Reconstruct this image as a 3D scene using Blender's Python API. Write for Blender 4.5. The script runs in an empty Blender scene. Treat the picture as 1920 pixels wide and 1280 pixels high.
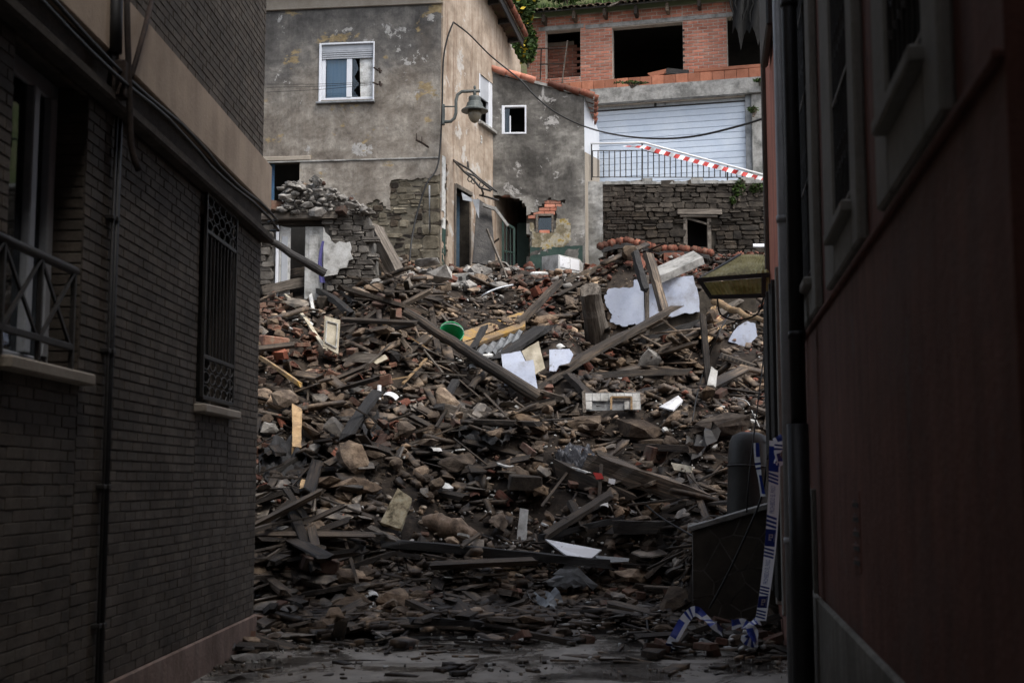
import bpy, bmesh, math, random
import numpy as np
from mathutils import Vector, Matrix, noise, geometry

random.seed(7)
rng = np.random.default_rng(7)
sc = bpy.context.scene
COL = sc.collection
# ------------------------------------------------------------------ camera, sky, sun, exposure
F = 2400.0                                   # focal length in pixels of a 1920 wide frame
TH = math.atan(262 / F)                      # upward tilt
CZ = 1.65
cam_d = bpy.data.cameras.new('camera')
cam_d.lens = 36 * F / 1920
cam_d.clip_start = 0.05
cam_d.clip_end = 500
cam_d.dof.use_dof = True
cam_d.dof.focus_distance = 23
cam_d.dof.aperture_fstop = 2.8
cam = bpy.data.objects.new('camera', cam_d)
COL.objects.link(cam)
cam.location = (0, 0, CZ)
cam.rotation_euler = (math.pi / 2 + TH, 0, 0)
sc.camera = cam

SUN_EL, SUN_AZ = math.radians(58), math.radians(46)     # azimuth from +Y towards +X
world = bpy.data.worlds.new('World')
sc.world = world
world.use_nodes = True
wn = world.node_tree.nodes
sky = wn.new('ShaderNodeTexSky')
sky.sky_type = 'NISHITA'
sky.sun_disc = False
sky.sun_elevation = SUN_EL
sky.sun_rotation = SUN_AZ
sky.air_density = 1.0
sky.dust_density = 3.5
sky.ozone_density = 0.6
bg = wn['Background']
bg.inputs['Strength'].default_value = 0.15
hsv = wn.new('ShaderNodeHueSaturation')          # an overcast sky is greyer
hsv.inputs['Saturation'].default_value = 0.5
world.node_tree.links.new(sky.outputs[0], hsv.inputs['Color'])
world.node_tree.links.new(hsv.outputs[0], bg.inputs['Color'])
sl = bpy.data.lights.new('sun', 'SUN')
sl.energy = 1.2
sl.angle = math.radians(25)
sl.color = (1.0, 0.96, 0.91)
sun = bpy.data.objects.new('sun', sl)
COL.objects.link(sun)
sd = Vector((math.sin(SUN_AZ) * math.cos(SUN_EL), math.cos(SUN_AZ) * math.cos(SUN_EL) * -1, math.sin(SUN_EL)))
sun.rotation_euler = sd.to_track_quat('Z', 'Y').to_euler()
sky.sun_rotation = math.atan2(sd.x, sd.y)
sc.view_settings.view_transform = 'Standard'
sc.view_settings.look = 'None'
sc.view_settings.gamma = 1
sc.view_settings.use_curve_mapping = False
sc.view_settings.exposure = 0.95
sc.render.engine = 'CYCLES'
sc.cycles.use_denoising = True
sc.cycles.max_bounces = 8
sc.cycles.diffuse_bounces = 2

# ------------------------------------------------------------------ pixel rays (1920 x 1280)
def ray(px, py):
    u, v = (px - 960) / F, (640 - py) / F
    return Vector((u, math.cos(TH) - v * math.sin(TH), math.sin(TH) + v * math.cos(TH)))
def at(px, py, Y):
    d = ray(px, py)
    return Vector((0, 0, CZ)) + d * (Y / d.y)
def project(p):
    q = Vector(p) - Vector((0, 0, CZ))
    zc = q.y * math.cos(TH) + q.z * math.sin(TH)
    yc = -q.y * math.sin(TH) + q.z * math.cos(TH)
    return 960 + F * q.x / zc, 640 - F * yc / zc

class Fr:
    """A wall's own frame: x to the right along it as one looks at it, y into the wall, z up."""
    def __init__(s, o, xd):
        s.o = Vector((o[0], o[1], 0)); s.x = Vector((xd[0], xd[1], 0)).normalized()
        s.z = Vector((0, 0, 1)); s.y = s.z.cross(s.x)
        s.M = Matrix(((s.x.x, s.y.x, 0, s.o.x), (s.x.y, s.y.y, 0, s.o.y), (0, 0, 1, 0), (0, 0, 0, 1)))
    def uz(s, px, py, dy=0.0):
        d = ray(px, py); c = Vector((0, 0, CZ))
        t = (s.o + s.y * dy - c).dot(s.y) / d.dot(s.y)
        p = c + d * t
        return (p - s.o).dot(s.x), p.z
    def P(s, u, y, z): return s.o + s.x * u + s.y * y + Vector((0, 0, z))

# ------------------------------------------------------------------ terrain of the heap
PY = [0, 12.4, 13.5, 15, 16.5, 18, 20, 22, 24, 26, 28, 30, 33, 40]
PZ = [0, 0.0, 0.04, 0.28, 1.0, 1.75, 2.8, 3.7, 4.62, 5.5, 6.2, 6.45, 6.6, 6.8]
def sst(a, b, x):
    t = max(0.0, min(1.0, (x - a) / (b - a))); return t * t * (3 - 2 * t)
def Hs(x, y):
    z = float(np.interp(y, PY, PZ))
    left = sst(-0.6, -2.6, x)
    z += .35 * math.exp(-((x + 1.4) / 1.1) ** 2 - ((y - 21.5) / 1.6) ** 2) + .3 * math.exp(-((x - 2.6) / .9) ** 2 - ((y - 19.2) / 1.3) ** 2) + .22 * math.exp(-((x + .4) / 1.2) ** 2 - ((y - 18) / 1.0) ** 2)
    z += left * (0.28 * sst(14.5, 16, y) + 0.35 * sst(18, 21, y) - 0.5 * sst(24.5, 27, y))
    z += sst(1.85, 2.1, x) * sst(14.25, 14.5, y) * 0.75 * (1 - sst(15, 17, y))
    z += sst(1.6, 2.6, x) * sst(24.6, 27, y) * 0.35
    z -= sst(0.9, 1.6, x) * (1 - sst(3.4, 3.8, x)) * sst(20.6, 21.6, y) * (1 - sst(24.0, 24.6, y)) * 0.55
    return z
def H(x, y):
    a = sst(13.2, 16.5, y)
    n = noise.noise(Vector((x * .62 + 3, y * .62, 0))) * .40 + noise.noise(Vector((x * 2.1, y * 2.1, 5))) * .19
    return Hs(x, y) + n * (0.05 + 0.95 * a) * (.25 + .75 * (1 - sst(26, 28, y)))
def hit(px, py, lift=0.0):
    d = ray(px, py); y = 11.0
    while y < 36:
        p = Vector((0, 0, CZ)) + d * (y / d.y)
        if p.z < H(p.x, p.y): break
        y += 0.04
    p = Vector((0, 0, CZ)) + d * (y / d.y)
    if lift:                                    # nearer along the ray so that it lies above the heap
        p = p - d.normalized() * lift
    return p
def hnormal(x, y):
    e = .15
    return Vector((-(Hs(x + e, y) - Hs(x - e, y)) / (2 * e), -(Hs(x, y + e) - Hs(x, y - e)) / (2 * e), 1)).normalized()

# ------------------------------------------------------------------ mesh building
class MB:
    def __init__(s): s.v, s.f, s.m = [], [], []
    def add(s, vs, fs, mi=0):
        o = len(s.v); s.v += [tuple(p) for p in vs]; s.f += [tuple(i + o for i in f) for f in fs]; s.m += [mi] * len(fs); return s
    def box(s, a, b, mi=0):
        (x0, y0, z0), (x1, y1, z1) = a, b
        if x0 > x1: x0, x1 = x1, x0
        if y0 > y1: y0, y1 = y1, y0
        if z0 > z1: z0, z1 = z1, z0
        return s.add([(x0, y0, z0), (x1, y0, z0), (x1, y1, z0), (x0, y1, z0), (x0, y0, z1), (x1, y0, z1), (x1, y1, z1), (x0, y1, z1)],
                     [(0, 3, 2, 1), (4, 5, 6, 7), (0, 1, 5, 4), (1, 2, 6, 5), (2, 3, 7, 6), (3, 0, 4, 7)], mi)
    def cbox(s, a, b, c=0.01, mi=0, jit=0.0):
        """box with chamfered edges"""
        lo = [min(p, q) for p, q in zip(a, b)]; hi = [max(p, q) for p, q in zip(a, b)]
        c = min(c, *[(h - l) * .4 for l, h in zip(lo, hi)])
        idx, vs = {}, []
        for sx in (0, 1):
            for sy in (0, 1):
                for sz in (0, 1):
                    base = [(hi if t else lo)[k] for k, t in enumerate((sx, sy, sz))]
                    ins = [b_ + (-c if t else c) for b_, t in zip(base, (sx, sy, sz))]
                    j = [random.uniform(-jit, jit) for _ in range(3)]
                    for k in range(3):
                        p = list(ins); p[k] = base[k]
                        idx[(sx, sy, sz, k)] = len(vs); vs.append([p[i] + j[i] for i in range(3)])
        fs = []
        def q(*ks): fs.append(tuple(idx[k] for k in ks))
        for k in range(3):
            o = [i for i in range(3) if i != k]
            for t in (0, 1):
                ring = []
                for (p, r) in ((0, 0), (1, 0), (1, 1), (0, 1)):
                    c3 = [0, 0, 0]; c3[k] = t; c3[o[0]] = p; c3[o[1]] = r; ring.append((*c3, k))
                q(*ring)
            for p in (0, 1):
                for r in (0, 1):
                    e = []
                    for t in (0, 1):
                        c3 = [0, 0, 0]; c3[k] = t; c3[o[0]] = p; c3[o[1]] = r; e.append(tuple(c3))
                    q((*e[0], o[0]), (*e[1], o[0]), (*e[1], o[1]), (*e[0], o[1]))
        for sx in (0, 1):
            for sy in (0, 1):
                for sz in (0, 1): q((sx, sy, sz, 0), (sx, sy, sz, 1), (sx, sy, sz, 2))
        return s.add(vs, fs, mi)
    def tube(s, pts, r, n=8, mi=0, cap=True):
        pts = [Vector(p) for p in pts]; rs = r if isinstance(r, (list, tuple)) else [r] * len(pts)
        vs, fs = [], []; up = None
        for i, p in enumerate(pts):
            d = (pts[min(i + 1, len(pts) - 1)] - pts[max(i - 1, 0)]).normalized()
            if up is None: up = Vector((0, 0, 1)) if abs(d.z) < .9 else Vector((1, 0, 0))
            a = d.cross(up).normalized(); b = a.cross(d).normalized(); up = b
            for k in range(n):
                t = 2 * math.pi * k / n; vs.append(p + (a * math.cos(t) + b * math.sin(t)) * rs[i])
        for i in range(len(pts) - 1):
            for k in range(n): fs.append((i * n + k, i * n + (k + 1) % n, (i + 1) * n + (k + 1) % n, (i + 1) * n + k))
        if cap: fs += [tuple(range(n)), tuple((len(pts) - 1) * n + k for k in reversed(range(n)))]
        return s.add(vs, fs, mi)
    def prism(s, poly, y0, y1, mi=0):
        """polygon in x,z pushed from y0 to y1"""
        n = len(poly)
        tri = geometry.tessellate_polygon([[Vector((x, z, 0)) for x, z in poly]])
        vs = [(x, y0, z) for x, z in poly] + [(x, y1, z) for x, z in poly]
        fs = [tuple(t) for t in tri] + [tuple(i + n for i in reversed(t)) for t in tri]
        fs += [(i, (i + 1) % n, (i + 1) % n + n, i + n) for i in range(n)]
        return s.add(vs, fs, mi)
    def beam(s, p0, p1, w, h, roll=0.0, seg=5, jag=.5, wob=.06, mi=0, bow=0.0):
        """squared timber between two points with broken ends"""
        p0, p1 = Vector(p0), Vector(p1); d = (p1 - p0); L = d.length; d.normalize()
        up = Vector((0, 0, 1)) if abs(d.z) < .95 else Vector((1, 0, 0))
        a = d.cross(up).normalized(); b = a.cross(d).normalized()
        a, b = a * math.cos(roll) + b * math.sin(roll), b * math.cos(roll) - a * math.sin(roll)
        vs, fs = [], []
        for i in range(seg + 1):
            t = i / seg; c = p0 + d * (L * t) + b * (bow * math.sin(math.pi * t))
            for sx, sy in ((-1, -1), (1, -1), (1, 1), (-1, 1)):
                e = 0
                if i in (0, seg): e = random.uniform(-jag, jag) * max(w, h)
                vs.append(c + d * e + a * sx * w / 2 * (1 + random.uniform(-wob, wob)) + b * sy * h / 2 * (1 + random.uniform(-wob, wob)))
        for i in range(seg):
            for k in range(4): fs.append((i * 4 + k, i * 4 + (k + 1) % 4, i * 4 + 4 + (k + 1) % 4, i * 4 + 4 + k))
        fs += [(3, 2, 1, 0), tuple(seg * 4 + k for k in range(4))]
        return s.add(vs, fs, mi)
    def mesh(s, name, mats, smooth=False):
        me = bpy.data.meshes.new(name)
        me.from_pydata(s.v, [], s.f)
        for m in (mats if isinstance(mats, (list, tuple)) else [mats]): me.materials.append(m)
        if any(s.m): me.polygons.foreach_set('material_index', s.m)
        bm = bmesh.new(); bm.from_mesh(me); bmesh.ops.recalc_face_normals(bm, faces=bm.faces); bm.to_mesh(me); bm.free()
        if smooth: me.polygons.foreach_set('use_smooth', [True] * len(me.polygons))
        me.update(); return me

def link(name, data, parent=None, M=None):
    o = bpy.data.objects.new(name, data); COL.objects.link(o)
    if parent is not None: o.parent = parent
    if M is not None: o.matrix_basis = M
    return o
def tag(o, label=None, cat=None, group=None, kind=None):
    if label: o['label'] = label
    if cat: o['category'] = cat; o['kind'] = 'thing'
    if group: o['group'] = group
    if kind: o['kind'] = kind
    return o
def thing(name, label, cat, M=None, group=None):
    o = bpy.data.objects.new(name, None); o.empty_display_size = .2; COL.objects.link(o)
    if M is not None: o.matrix_basis = M
    return tag(o, label, cat, group)
def part(name, mb, mats, parent, smooth=False, label=None):
    o = link(name, mb.mesh(name, mats, smooth), parent)
    if label: o['label'] = label
    return o
def solo(name, mb, mats, label, cat, group=None, smooth=False, kind=None, origin=None):
    """a thing that is one mesh, written in world coordinates; its origin goes to its base"""
    v = np.array(mb.v); o_ = Vector(origin) if origin is not None else Vector((*((v.min(0) + v.max(0)) / 2)[:2], v[:, 2].min()))
    mb.v = [tuple(Vector(p) - o_) for p in mb.v]
    o = link(name, mb.mesh(name, mats, smooth)); o.location = o_
    return tag(o, label, cat, group, kind)

def sheet(F_, mb, u0, u1, z0, z1, res, keep, y0=0.0, th=.03, us=(), zs=(), rough=.004, jit=.3, seed=0, mi=0):
    """a skin of wall cut out by keep(u,z): ragged where the mask cuts it, true along the lines us, zs"""
    def lines(a, b, fixed):
        n = max(1, round((b - a) / res)); g = list(np.linspace(a, b, n + 1))
        for f in fixed:
            if a < f < b:
                i = min(range(1, n), key=lambda k: abs(g[k] - f)); g[i] = f
        return sorted(g)
    U, Z = lines(u0, u1, us), lines(z0, z1, zs)
    fu = {round(f, 5) for f in us} | {round(u0, 5), round(u1, 5)}; fz = {round(f, 5) for f in zs} | {round(z0, 5), round(z1, 5)}
    nu, nz = len(U) - 1, len(Z) - 1
    K = [[keep((U[i] + U[i + 1]) / 2, (Z[j] + Z[j + 1]) / 2) for j in range(nz)] for i in range(nu)]
    idx, vs, fs = {}, [], []
    def V(i, j, b):
        k = (i, j, b)
        if k not in idx:
            ns = [K[a][c] for a in (i - 1, i) for c in (j - 1, j) if 0 <= a < nu and 0 <= c < nz]
            u, z = U[i], Z[j]
            if not all(ns):
                r = random.Random(i * 7919 + j * 104729 + seed)
                if round(u, 5) not in fu: u += r.uniform(-jit, jit) * res
                if round(z, 5) not in fz: z += r.uniform(-jit, jit) * res
            yy = y0 + (th if b else noise.noise(Vector((u * 2.3 + seed, z * 2.3, 1))) * rough + noise.noise(Vector((u * 9, z * 9, seed))) * rough * .5)
            idx[k] = len(vs); vs.append((u, yy, z))
        return idx[k]
    for i in range(nu):
        for j in range(nz):
            if not K[i][j]: continue
            fs.append((V(i, j, 0), V(i + 1, j, 0), V(i + 1, j + 1, 0), V(i, j + 1, 0)))
            for (a, c, p, q) in ((i - 1, j, (i, j), (i, j + 1)), (i + 1, j, (i + 1, j + 1), (i + 1, j)), (i, j - 1, (i + 1, j), (i, j)), (i, j + 1, (i, j + 1), (i + 1, j + 1))):
                if not (0 <= a < nu and 0 <= c < nz and K[a][c]):
                    fs.append((V(*p, 0), V(*q, 0), V(*q, 1), V(*p, 1)))
    return mb.add(vs, fs, mi)

def stone_poly(u0, u1, z0, z1, y0, y1, j=.10):
    """an irregular faced stone: outline pulled about, face inset"""
    w, h = u1 - u0, z1 - z0; cu, cz_ = (u0 + u1) / 2, (z0 + z1) / 2
    R = random.uniform
    out = []
    for (a, b) in ((-.5, -.36), (-.38, -.5), (.36, -.5), (.5, -.34), (.5, .36), (.38, .5), (-.36, .5), (-.5, .34)):
        out.append((cu + (a + R(-j, j) * .8) * w * .98, cz_ + (b + R(-j, j)) * h * .98))
    mb = MB(); n = 8; k = R(.76, .92); t1, t2 = R(-.01, .01), R(-.012, .012)
    vs = [(u, y1, z) for u, z in out] + [(u, y0 + .4 * min(.05, y1 - y0) , z) for u, z in out]
    vs += [(cu + (u - cu) * k, y0 + t1 * (u - cu) / w * 2 + t2 * (z - cz_) / h * 2 + R(-.006, .006), cz_ + (z - cz_) * k) for u, z in out]
    fs = []
    for a in (0, n):
        fs += [(a + i, a + (i + 1) % n, a + n + (i + 1) % n, a + n + i) for i in range(n)]
    fs.append(tuple(range(2 * n, 3 * n)))
    return mb.add(vs, fs)
def inpoly(poly, x, y):
    c = False; n = len(poly)
    for i in range(n):
        (x0, y0), (x1, y1) = poly[i], poly[(i + 1) % n]
        if (y0 > y) != (y1 > y) and x < (x1 - x0) * (y - y0) / (y1 - y0) + x0: c = not c
    return c
def masonry(parent, test, u0, u1, z0, z1, ch, cw, mats, y0=-.03, y1=.05, name='stone', most=300, wob=.05):
    """rubble stonework: each stone a part"""
    z = z0; n = 0; extra = MB()
    while z < z1:
        h = random.uniform(*ch); u = u0 - random.uniform(0, cw[0])
        while u < u1:
            w = random.uniform(*cw)
            dz = noise.noise(Vector((u * .7, z * .8, 3))) * wob * 2
            if random.random() < .35 and h > ch[0] * 1.2:
                k_ = random.uniform(.35, .65); pieces = [(z, z + h * k_), (z + h * k_, z + h)]
            else: pieces = [(z, z + h)]
            for a, b in pieces:
                if test(u + w / 2, (a + b) / 2 + dz):
                    m = stone_poly(u + .003, u + w - .003, a + dz + .002, b + dz - .002, y0 + random.uniform(-.015, .02), y1)
                    mt = random.choice(mats)
                    if n < most: part(name, m, mt, parent)
                    else: extra.add(m.v, m.f)
                    n += 1
            u += w
        z += h
    if extra.v: tag(part('stonework', extra, mats[0], parent), kind='stuff')
    return n

# ------------------------------------------------------------------ materials
def lerp(a, b, t): return tuple(x + (y - x) * t for x, y in zip(a, b))
class NT:
    def __init__(s, name):
        s.m = bpy.data.materials.new(name); s.m.use_nodes = True
        s.n, s.l = s.m.node_tree.nodes, s.m.node_tree.links
        s.b = s.n['Principled BSDF']; s.g = s.n.new('ShaderNodeNewGeometry'); s.pos = s.g.outputs['Position']
    def noise(s, scale, detail=5, rough=.6, vec=None, stretch=None, dist=0):
        t = s.n.new('ShaderNodeTexNoise'); t.inputs['Scale'].default_value = scale; t.inputs['Detail'].default_value = detail
        t.inputs['Roughness'].default_value = rough; t.inputs['Distortion'].default_value = dist
        v = vec or s.pos
        if stretch:
            mp = s.n.new('ShaderNodeMapping'); mp.inputs['Scale'].default_value = stretch; s.l.new(v, mp.inputs[0]); v = mp.outputs[0]
        s.l.new(v, t.inputs['Vector']); return t.outputs['Fac']
    def ramp(s, fac, stops):
        r = s.n.new('ShaderNodeValToRGB'); e = r.color_ramp.elements
        while len(e) < len(stops): e.new(.5)
        for q, (p, c) in zip(e, stops):
            q.position = p; q.color = (*c, 1) if isinstance(c, (tuple, list)) else (c, c, c, 1)
        s.l.new(fac, r.inputs[0]); return r.outputs[0]
    def mix(s, fac, a, b, mode='MIX'):
        x = s.n.new('ShaderNodeMix'); x.data_type = 'RGBA'; x.blend_type = mode
        for sock, val in ((x.inputs[0], fac), (x.inputs[6], a), (x.inputs[7], b)):
            if hasattr(val, 'default_value'): s.l.new(val, sock)
            else: sock.default_value = val if isinstance(val, (int, float)) else (*val, 1)
        return x.outputs[2]
    def math(s, op, a, b=0.0):
        x = s.n.new('ShaderNodeMath'); x.operation = op
        for sock, val in ((x.inputs[0], a), (x.inputs[1], b)):
            if hasattr(val, 'default_value'): s.l.new(val, sock)
            else: sock.default_value = val
        return x.outputs[0]
    def sep(s, v=None):
        x = s.n.new('ShaderNodeSeparateXYZ'); s.l.new(v or s.pos, x.inputs[0]); return x.outputs
    def rnd(s, isl):
        if isl: return s.g.outputs['Random Per Island']
        o = s.n.new('ShaderNodeObjectInfo'); return o.outputs['Random']
    def bump(s, h, st, dist=.02):
        b = s.n.new('ShaderNodeBump'); b.inputs['Strength'].default_value = st; b.inputs['Distance'].default_value = dist
        s.l.new(h, b.inputs['Height']); s.l.new(b.outputs[0], s.b.inputs['Normal'])
    def out(s, col, rough=.85, spec=.3, metal=0.0):
        if hasattr(col, 'default_value'): s.l.new(col, s.b.inputs['Base Color'])
        else: s.b.inputs['Base Color'].default_value = (*col, 1)
        if hasattr(rough, 'default_value'): s.l.new(rough, s.b.inputs['Roughness'])
        else: s.b.inputs['Roughness'].default_value = rough
        s.b.inputs['Specular IOR Level'].default_value = spec; s.b.inputs['Metallic'].default_value = metal
        return s.m
def mat(name, cols, s=4.0, rough=.85, bump=.4, bs=30.0, var=.3, isl=False, spec=.3, metal=0.0, stretch=None, speck=.5, hue=None, wet=False, gen=False, dirt=None, clump=False):
    t = NT(name)
    if gen:
        t.pos = t.n.new('ShaderNodeTexCoord').outputs['Generated']; stretch = (.5, 1.6, 1.6)
    n = t.noise(s, 6, .65, stretch=stretch)
    k = len(cols)
    c = t.ramp(n, [(.35 + .3 * i / max(1, k - 1), cols[i]) for i in range(k)]) if k > 1 else None
    if c is None: c = t.mix(0.0, cols[0], cols[0])
    f = t.noise(bs, 4, .7, stretch=stretch)
    c = t.mix(speck, c, t.ramp(f, [(.25, .45), (.6, 1.0), (.8, 1.25)]), 'MULTIPLY')
    if clump:
        gp = t.g.outputs['Position']; c = t.mix(1.0, c, t.ramp(t.noise(.75, 5, .6, vec=gp), [(.36, (.5, .47, .45)), (.5, (.95, .91, .86)), (.64, (1.6, 1.48, 1.3))]), 'MULTIPLY')
    if dirt:
        c = t.mix(t.ramp(t.noise(dirt, 8, .72), [(.53, 0.0), (.72, .7)]), c, (.17, .145, .12)); c = t.mix(t.ramp(t.noise(dirt * 6, 6, .7), [(.6, 0.0), (.68, .7)]), c, (.10, .08, .065))
    if var:
        r = t.rnd(isl)
        if hue: c = t.mix(t.ramp(r, [(.0, 0.0), (1.0, 1.0)]), c, t.mix(1.0, c, hue, 'MULTIPLY'))
        fr = t.math('FRACT', t.math('MULTIPLY', r, 17.31))
        c = t.mix(1.0, c, t.ramp(fr, [(0.0, 1 - var), (.75, 1 + .35 * var), (1.0, 1 + 1.8 * var)]), 'MULTIPLY')
    t.bump(f, bump)
    rg = rough
    if wet: rg = t.ramp(n, [(.35, .35), (.65, rough)])
    return t.out(c, rg, spec, metal)

M = {}
M['stone'] = mat('rubble_stone', [(0.066, 0.052, 0.042), (0.147, 0.119, 0.096), (0.247, 0.208, 0.168)], 5, .9, 1.0, 22, .5, hue=(.95, .85, .74), speck=.75, clump=True)
M['stone_i'] = mat('rubble_stone_loose', [(0.072, 0.057, 0.047), (0.163, 0.133, 0.108), (0.274, 0.229, 0.185)], 5, .85, .6, 28, .6, isl=True, hue=(.95, .85, .74), clump=True)
M['greystone'] = mat('grey_dusty_stone', [(0.144, 0.132, 0.120), (0.252, 0.240, 0.222), (0.384, 0.366, 0.336)], 5, .9, .6, 26, .3)
M['greystone_i'] = mat('grey_dusty_stone_loose', [(0.132, 0.120, 0.110), (0.228, 0.216, 0.198), (0.360, 0.342, 0.312)], 5, .9, .6, 26, .4, isl=True)
M['wallstone'] = mat('dark_wall_stone', [(0.019, 0.016, 0.013), (0.038, 0.032, 0.026), (0.068, 0.058, 0.047)], 6, .88, .7, 26, .3, hue=(.9, .8, .68))
M['brick'] = mat('old_red_brick', [(0.114, 0.055, 0.040), (0.180, 0.100, 0.076), (0.190, 0.147, 0.119)], 7, .88, .5, 40, .45, hue=(.62, .74, .8), clump=True)
M['brick_i'] = mat('old_red_brick_loose', [(.095, .05, .037), (.16, .092, .07), (.17, .135, .11)], 7, .88, .5, 40, .5, isl=True, hue=(.62, .74, .8), clump=True)
M['newbrick'] = mat('hollow_red_brick', [(.42, .15, .095), (.52, .215, .145), (.50, .26, .19)], 5, .8, .35, 50, .2, hue=(.85, .85, .85))
M['orangebrick'] = mat('orange_hollow_block', [(.30, .115, .065), (.40, .165, .10)], 5, .8, .3, 50, .22)
M['tile'] = mat('clay_tile', [(0.115, 0.037, 0.023), (0.216, 0.072, 0.043), (0.158, 0.094, 0.065)], 8, .8, .4, 40, .45, hue=(.55, .6, .6))
M['tile_i'] = mat('clay_tile_loose', [(0.098, 0.036, 0.024), (0.180, 0.064, 0.041), (0.135, 0.083, 0.060)], 8, .8, .4, 40, .5, isl=True, hue=(.5, .55, .55))
M['roof'] = mat('mossy_old_tile', [(.06, .045, .032), (.11, .075, .055), (.09, .10, .045)], 6, .9, .5, 40, .45)
M['wood'] = mat('dark_old_timber', [(0.025, 0.020, 0.016), (0.062, 0.051, 0.041), (0.175, 0.140, 0.109)], 4, .75, .8, 16, .5, gen=True, wet=True, clump=True)
M['wood_i'] = mat('dark_old_timber_loose', [(0.028, 0.022, 0.018), (0.070, 0.056, 0.045), (0.196, 0.154, 0.116)], 3, .75, .5, 26, .6, isl=True, wet=True, clump=True)
M['greywood'] = mat('weathered_grey_timber', [(.07, .06, .05), (.14, .12, .10), (.22, .195, .165)], 4, .85, .8, 16, .3, gen=True)
M['char_and_hole'] = mat('charred_timber_and_hole_shade', [(.010, .009, .009), (.024, .022, .021), (.05, .046, .042)], 4, .6, .9, 14, .4, spec=.4, gen=True)  # also the black that puts shade into flat slot and hole plates
M['freshwood'] = mat('pale_broken_wood', [(.30, .19, .095), (.42, .29, .16), (.25, .17, .10)], 5, .8, .4, 30, .3)
M['yellowwood'] = mat('flaking_yellow_paint_wood', [(.16, .115, .075), (.24, .17, .10), (.40, .24, .06)], 4, .8, .4, 30, .15)
M['slate'] = mat('slate_shard', [(0.059, 0.054, 0.048), (0.119, 0.107, 0.094), (0.215, 0.193, 0.167)], 6, .55, .4, 34, .55, spec=.45, clump=True)
M['slate_i'] = mat('slate_shard_loose', [(0.053, 0.048, 0.042), (0.119, 0.104, 0.089), (0.214, 0.188, 0.161)], 6, .55, .4, 34, .6, isl=True, spec=.45, wet=True, clump=True)
M['earth'] = mat('dark_rubble_earth', [(.012, .009, .007), (.028, .021, .016), (.06, .046, .034)], 3, .95, .9, 22, 0)  # kept near black: shade of the gaps between pieces put into colour
M['white'] = mat('white_painted_board', [(.60, .62, .66), (.72, .73, .76), (.76, .77, .79)], 2.5, .55, .12, 40, .05, speck=.18, dirt=1.5)
M['bluewhite'] = mat('white_with_sky_blue', [(0.405, 0.458, 0.581), (0.493, 0.546, 0.669), (0.528, 0.581, 0.686)], 2.5, .7, .15, 30, .04, speck=.22, dirt=1.3)  # white paint with the blue of skylight put into its colour
M['dirtywhite'] = mat('dirty_white_plaster', [(.30, .30, .28), (.55, .55, .53), (.66, .67, .66)], 5, .8, .4, 30, .1, speck=.4)
M['cream'] = mat('cream_painted_board', [(.36, .32, .23), (.52, .47, .36), (.60, .55, .44)], 5, .65, .2, 24, .05, speck=.45, dirt=3)
M['ceramic'] = mat('white_ceramic', [(.74, .75, .77)], 3, .3, .0, 30, 0, spec=.5, speck=.1, dirt=3.0)
M['green'] = mat('green_plastic', [(.004, .16, .055), (.008, .24, .085)], 3, .38, .05, 30, 0, spec=.5, speck=.2)
M['zinc'] = mat('weathered_zinc_sheet', [(.10, .105, .11), (.20, .21, .215), (.28, .29, .30)], 4, .5, .2, 30, .2, spec=.5, metal=.4)
M['iron'] = mat('dark_iron', [(.018, .017, .016), (.035, .031, .028)], 8, .55, .2, 40, 0, spec=.4)
M['rust'] = mat('rusty_iron', [(.022, .016, .013), (.05, .032, .024)], 10, .8, .4, 40, .2)
M['steel'] = mat('galvanised_steel', [(.34, .36, .38), (.46, .48, .50)], 6, .4, .05, 40, 0, spec=.5, metal=.6)
M['lampgrey'] = mat('grey_green_lamp_paint', [(.06, .068, .064), (.10, .112, .105)], 6, .5, .1, 40, 0, spec=.4)
M['lampglass'] = mat('frosted_lamp_glass', [(.20, .17, .12), (.26, .23, .17)], 6, .35, .0, 40, 0, spec=.5)
M['blacksheet'] = mat('black_tarpaulin', [(.004, .004, .004), (.009, .009, .009)], 5, .8, .3, 30, 0)
M['cable'] = mat('black_cable', [(.012, .012, .012)], 5, .5, .0, 40, 0)
M['pvc'] = mat('white_window_frame', [(.66, .69, .74), (.74, .76, .80)], 4, .4, .02, 40, 0, spec=.45, speck=.12)
M['aluminium'] = mat('grey_shutter_slat', [(.36, .38, .41), (.44, .46, .49)], 4, .5, .05, 40, .06, spec=.45, speck=.2)
M['garage'] = mat('white_garage_slat', [(.50, .58, .69), (.60, .67, .76)], 1.5, .5, .05, 30, .04, spec=.4, speck=.2)
M['concrete'] = mat('weathered_concrete', [(.15, .15, .14), (.30, .295, .28), (.40, .395, .375)], 3.5, .9, .5, 22, 0)
M['darkroom'] = mat('dark_interior', [(.02, .019, .018), (.035, .033, .03)], 2, .95, .1, 20, 0)  # near-black colour stands in for the darkness of unlit rooms
M['blue'] = mat('blue_lit_interior', [(.12, .20, .29), (.18, .28, .38)], 2, .8, .2, 20, 0)  # blue light and smoke of the doorway put into the wall colour
M['bluepost'] = mat('blue_painted_post', [(.035, .09, .17), (.06, .14, .24)], 4, .6, .1, 30, 0)
M['moss'] = mat('moss', [(.035, .055, .012), (.08, .115, .025), (.11, .12, .04)], 8, .95, .6, 40, .3)
M['leaf'] = mat('leaf_green', [(.022, .048, .012), (.045, .085, .02)], 3, .7, .0, 10, .55, isl=True, hue=(1.3, 1.15, .6))
M['yellowleaf'] = mat('yellow_flower', [(.40, .28, .02), (.55, .42, .04)], 3, .7, .0, 10, .3, isl=True)
M['hill'] = mat('grassy_earth', [(.03, .045, .014), (.07, .085, .028), (.09, .075, .045)], .8, .95, .8, 12, 0)
M['redpaint'] = mat('red_paint', [(.42, .035, .03)], 4, .6, .05, 40, 0, speck=.2)
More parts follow.
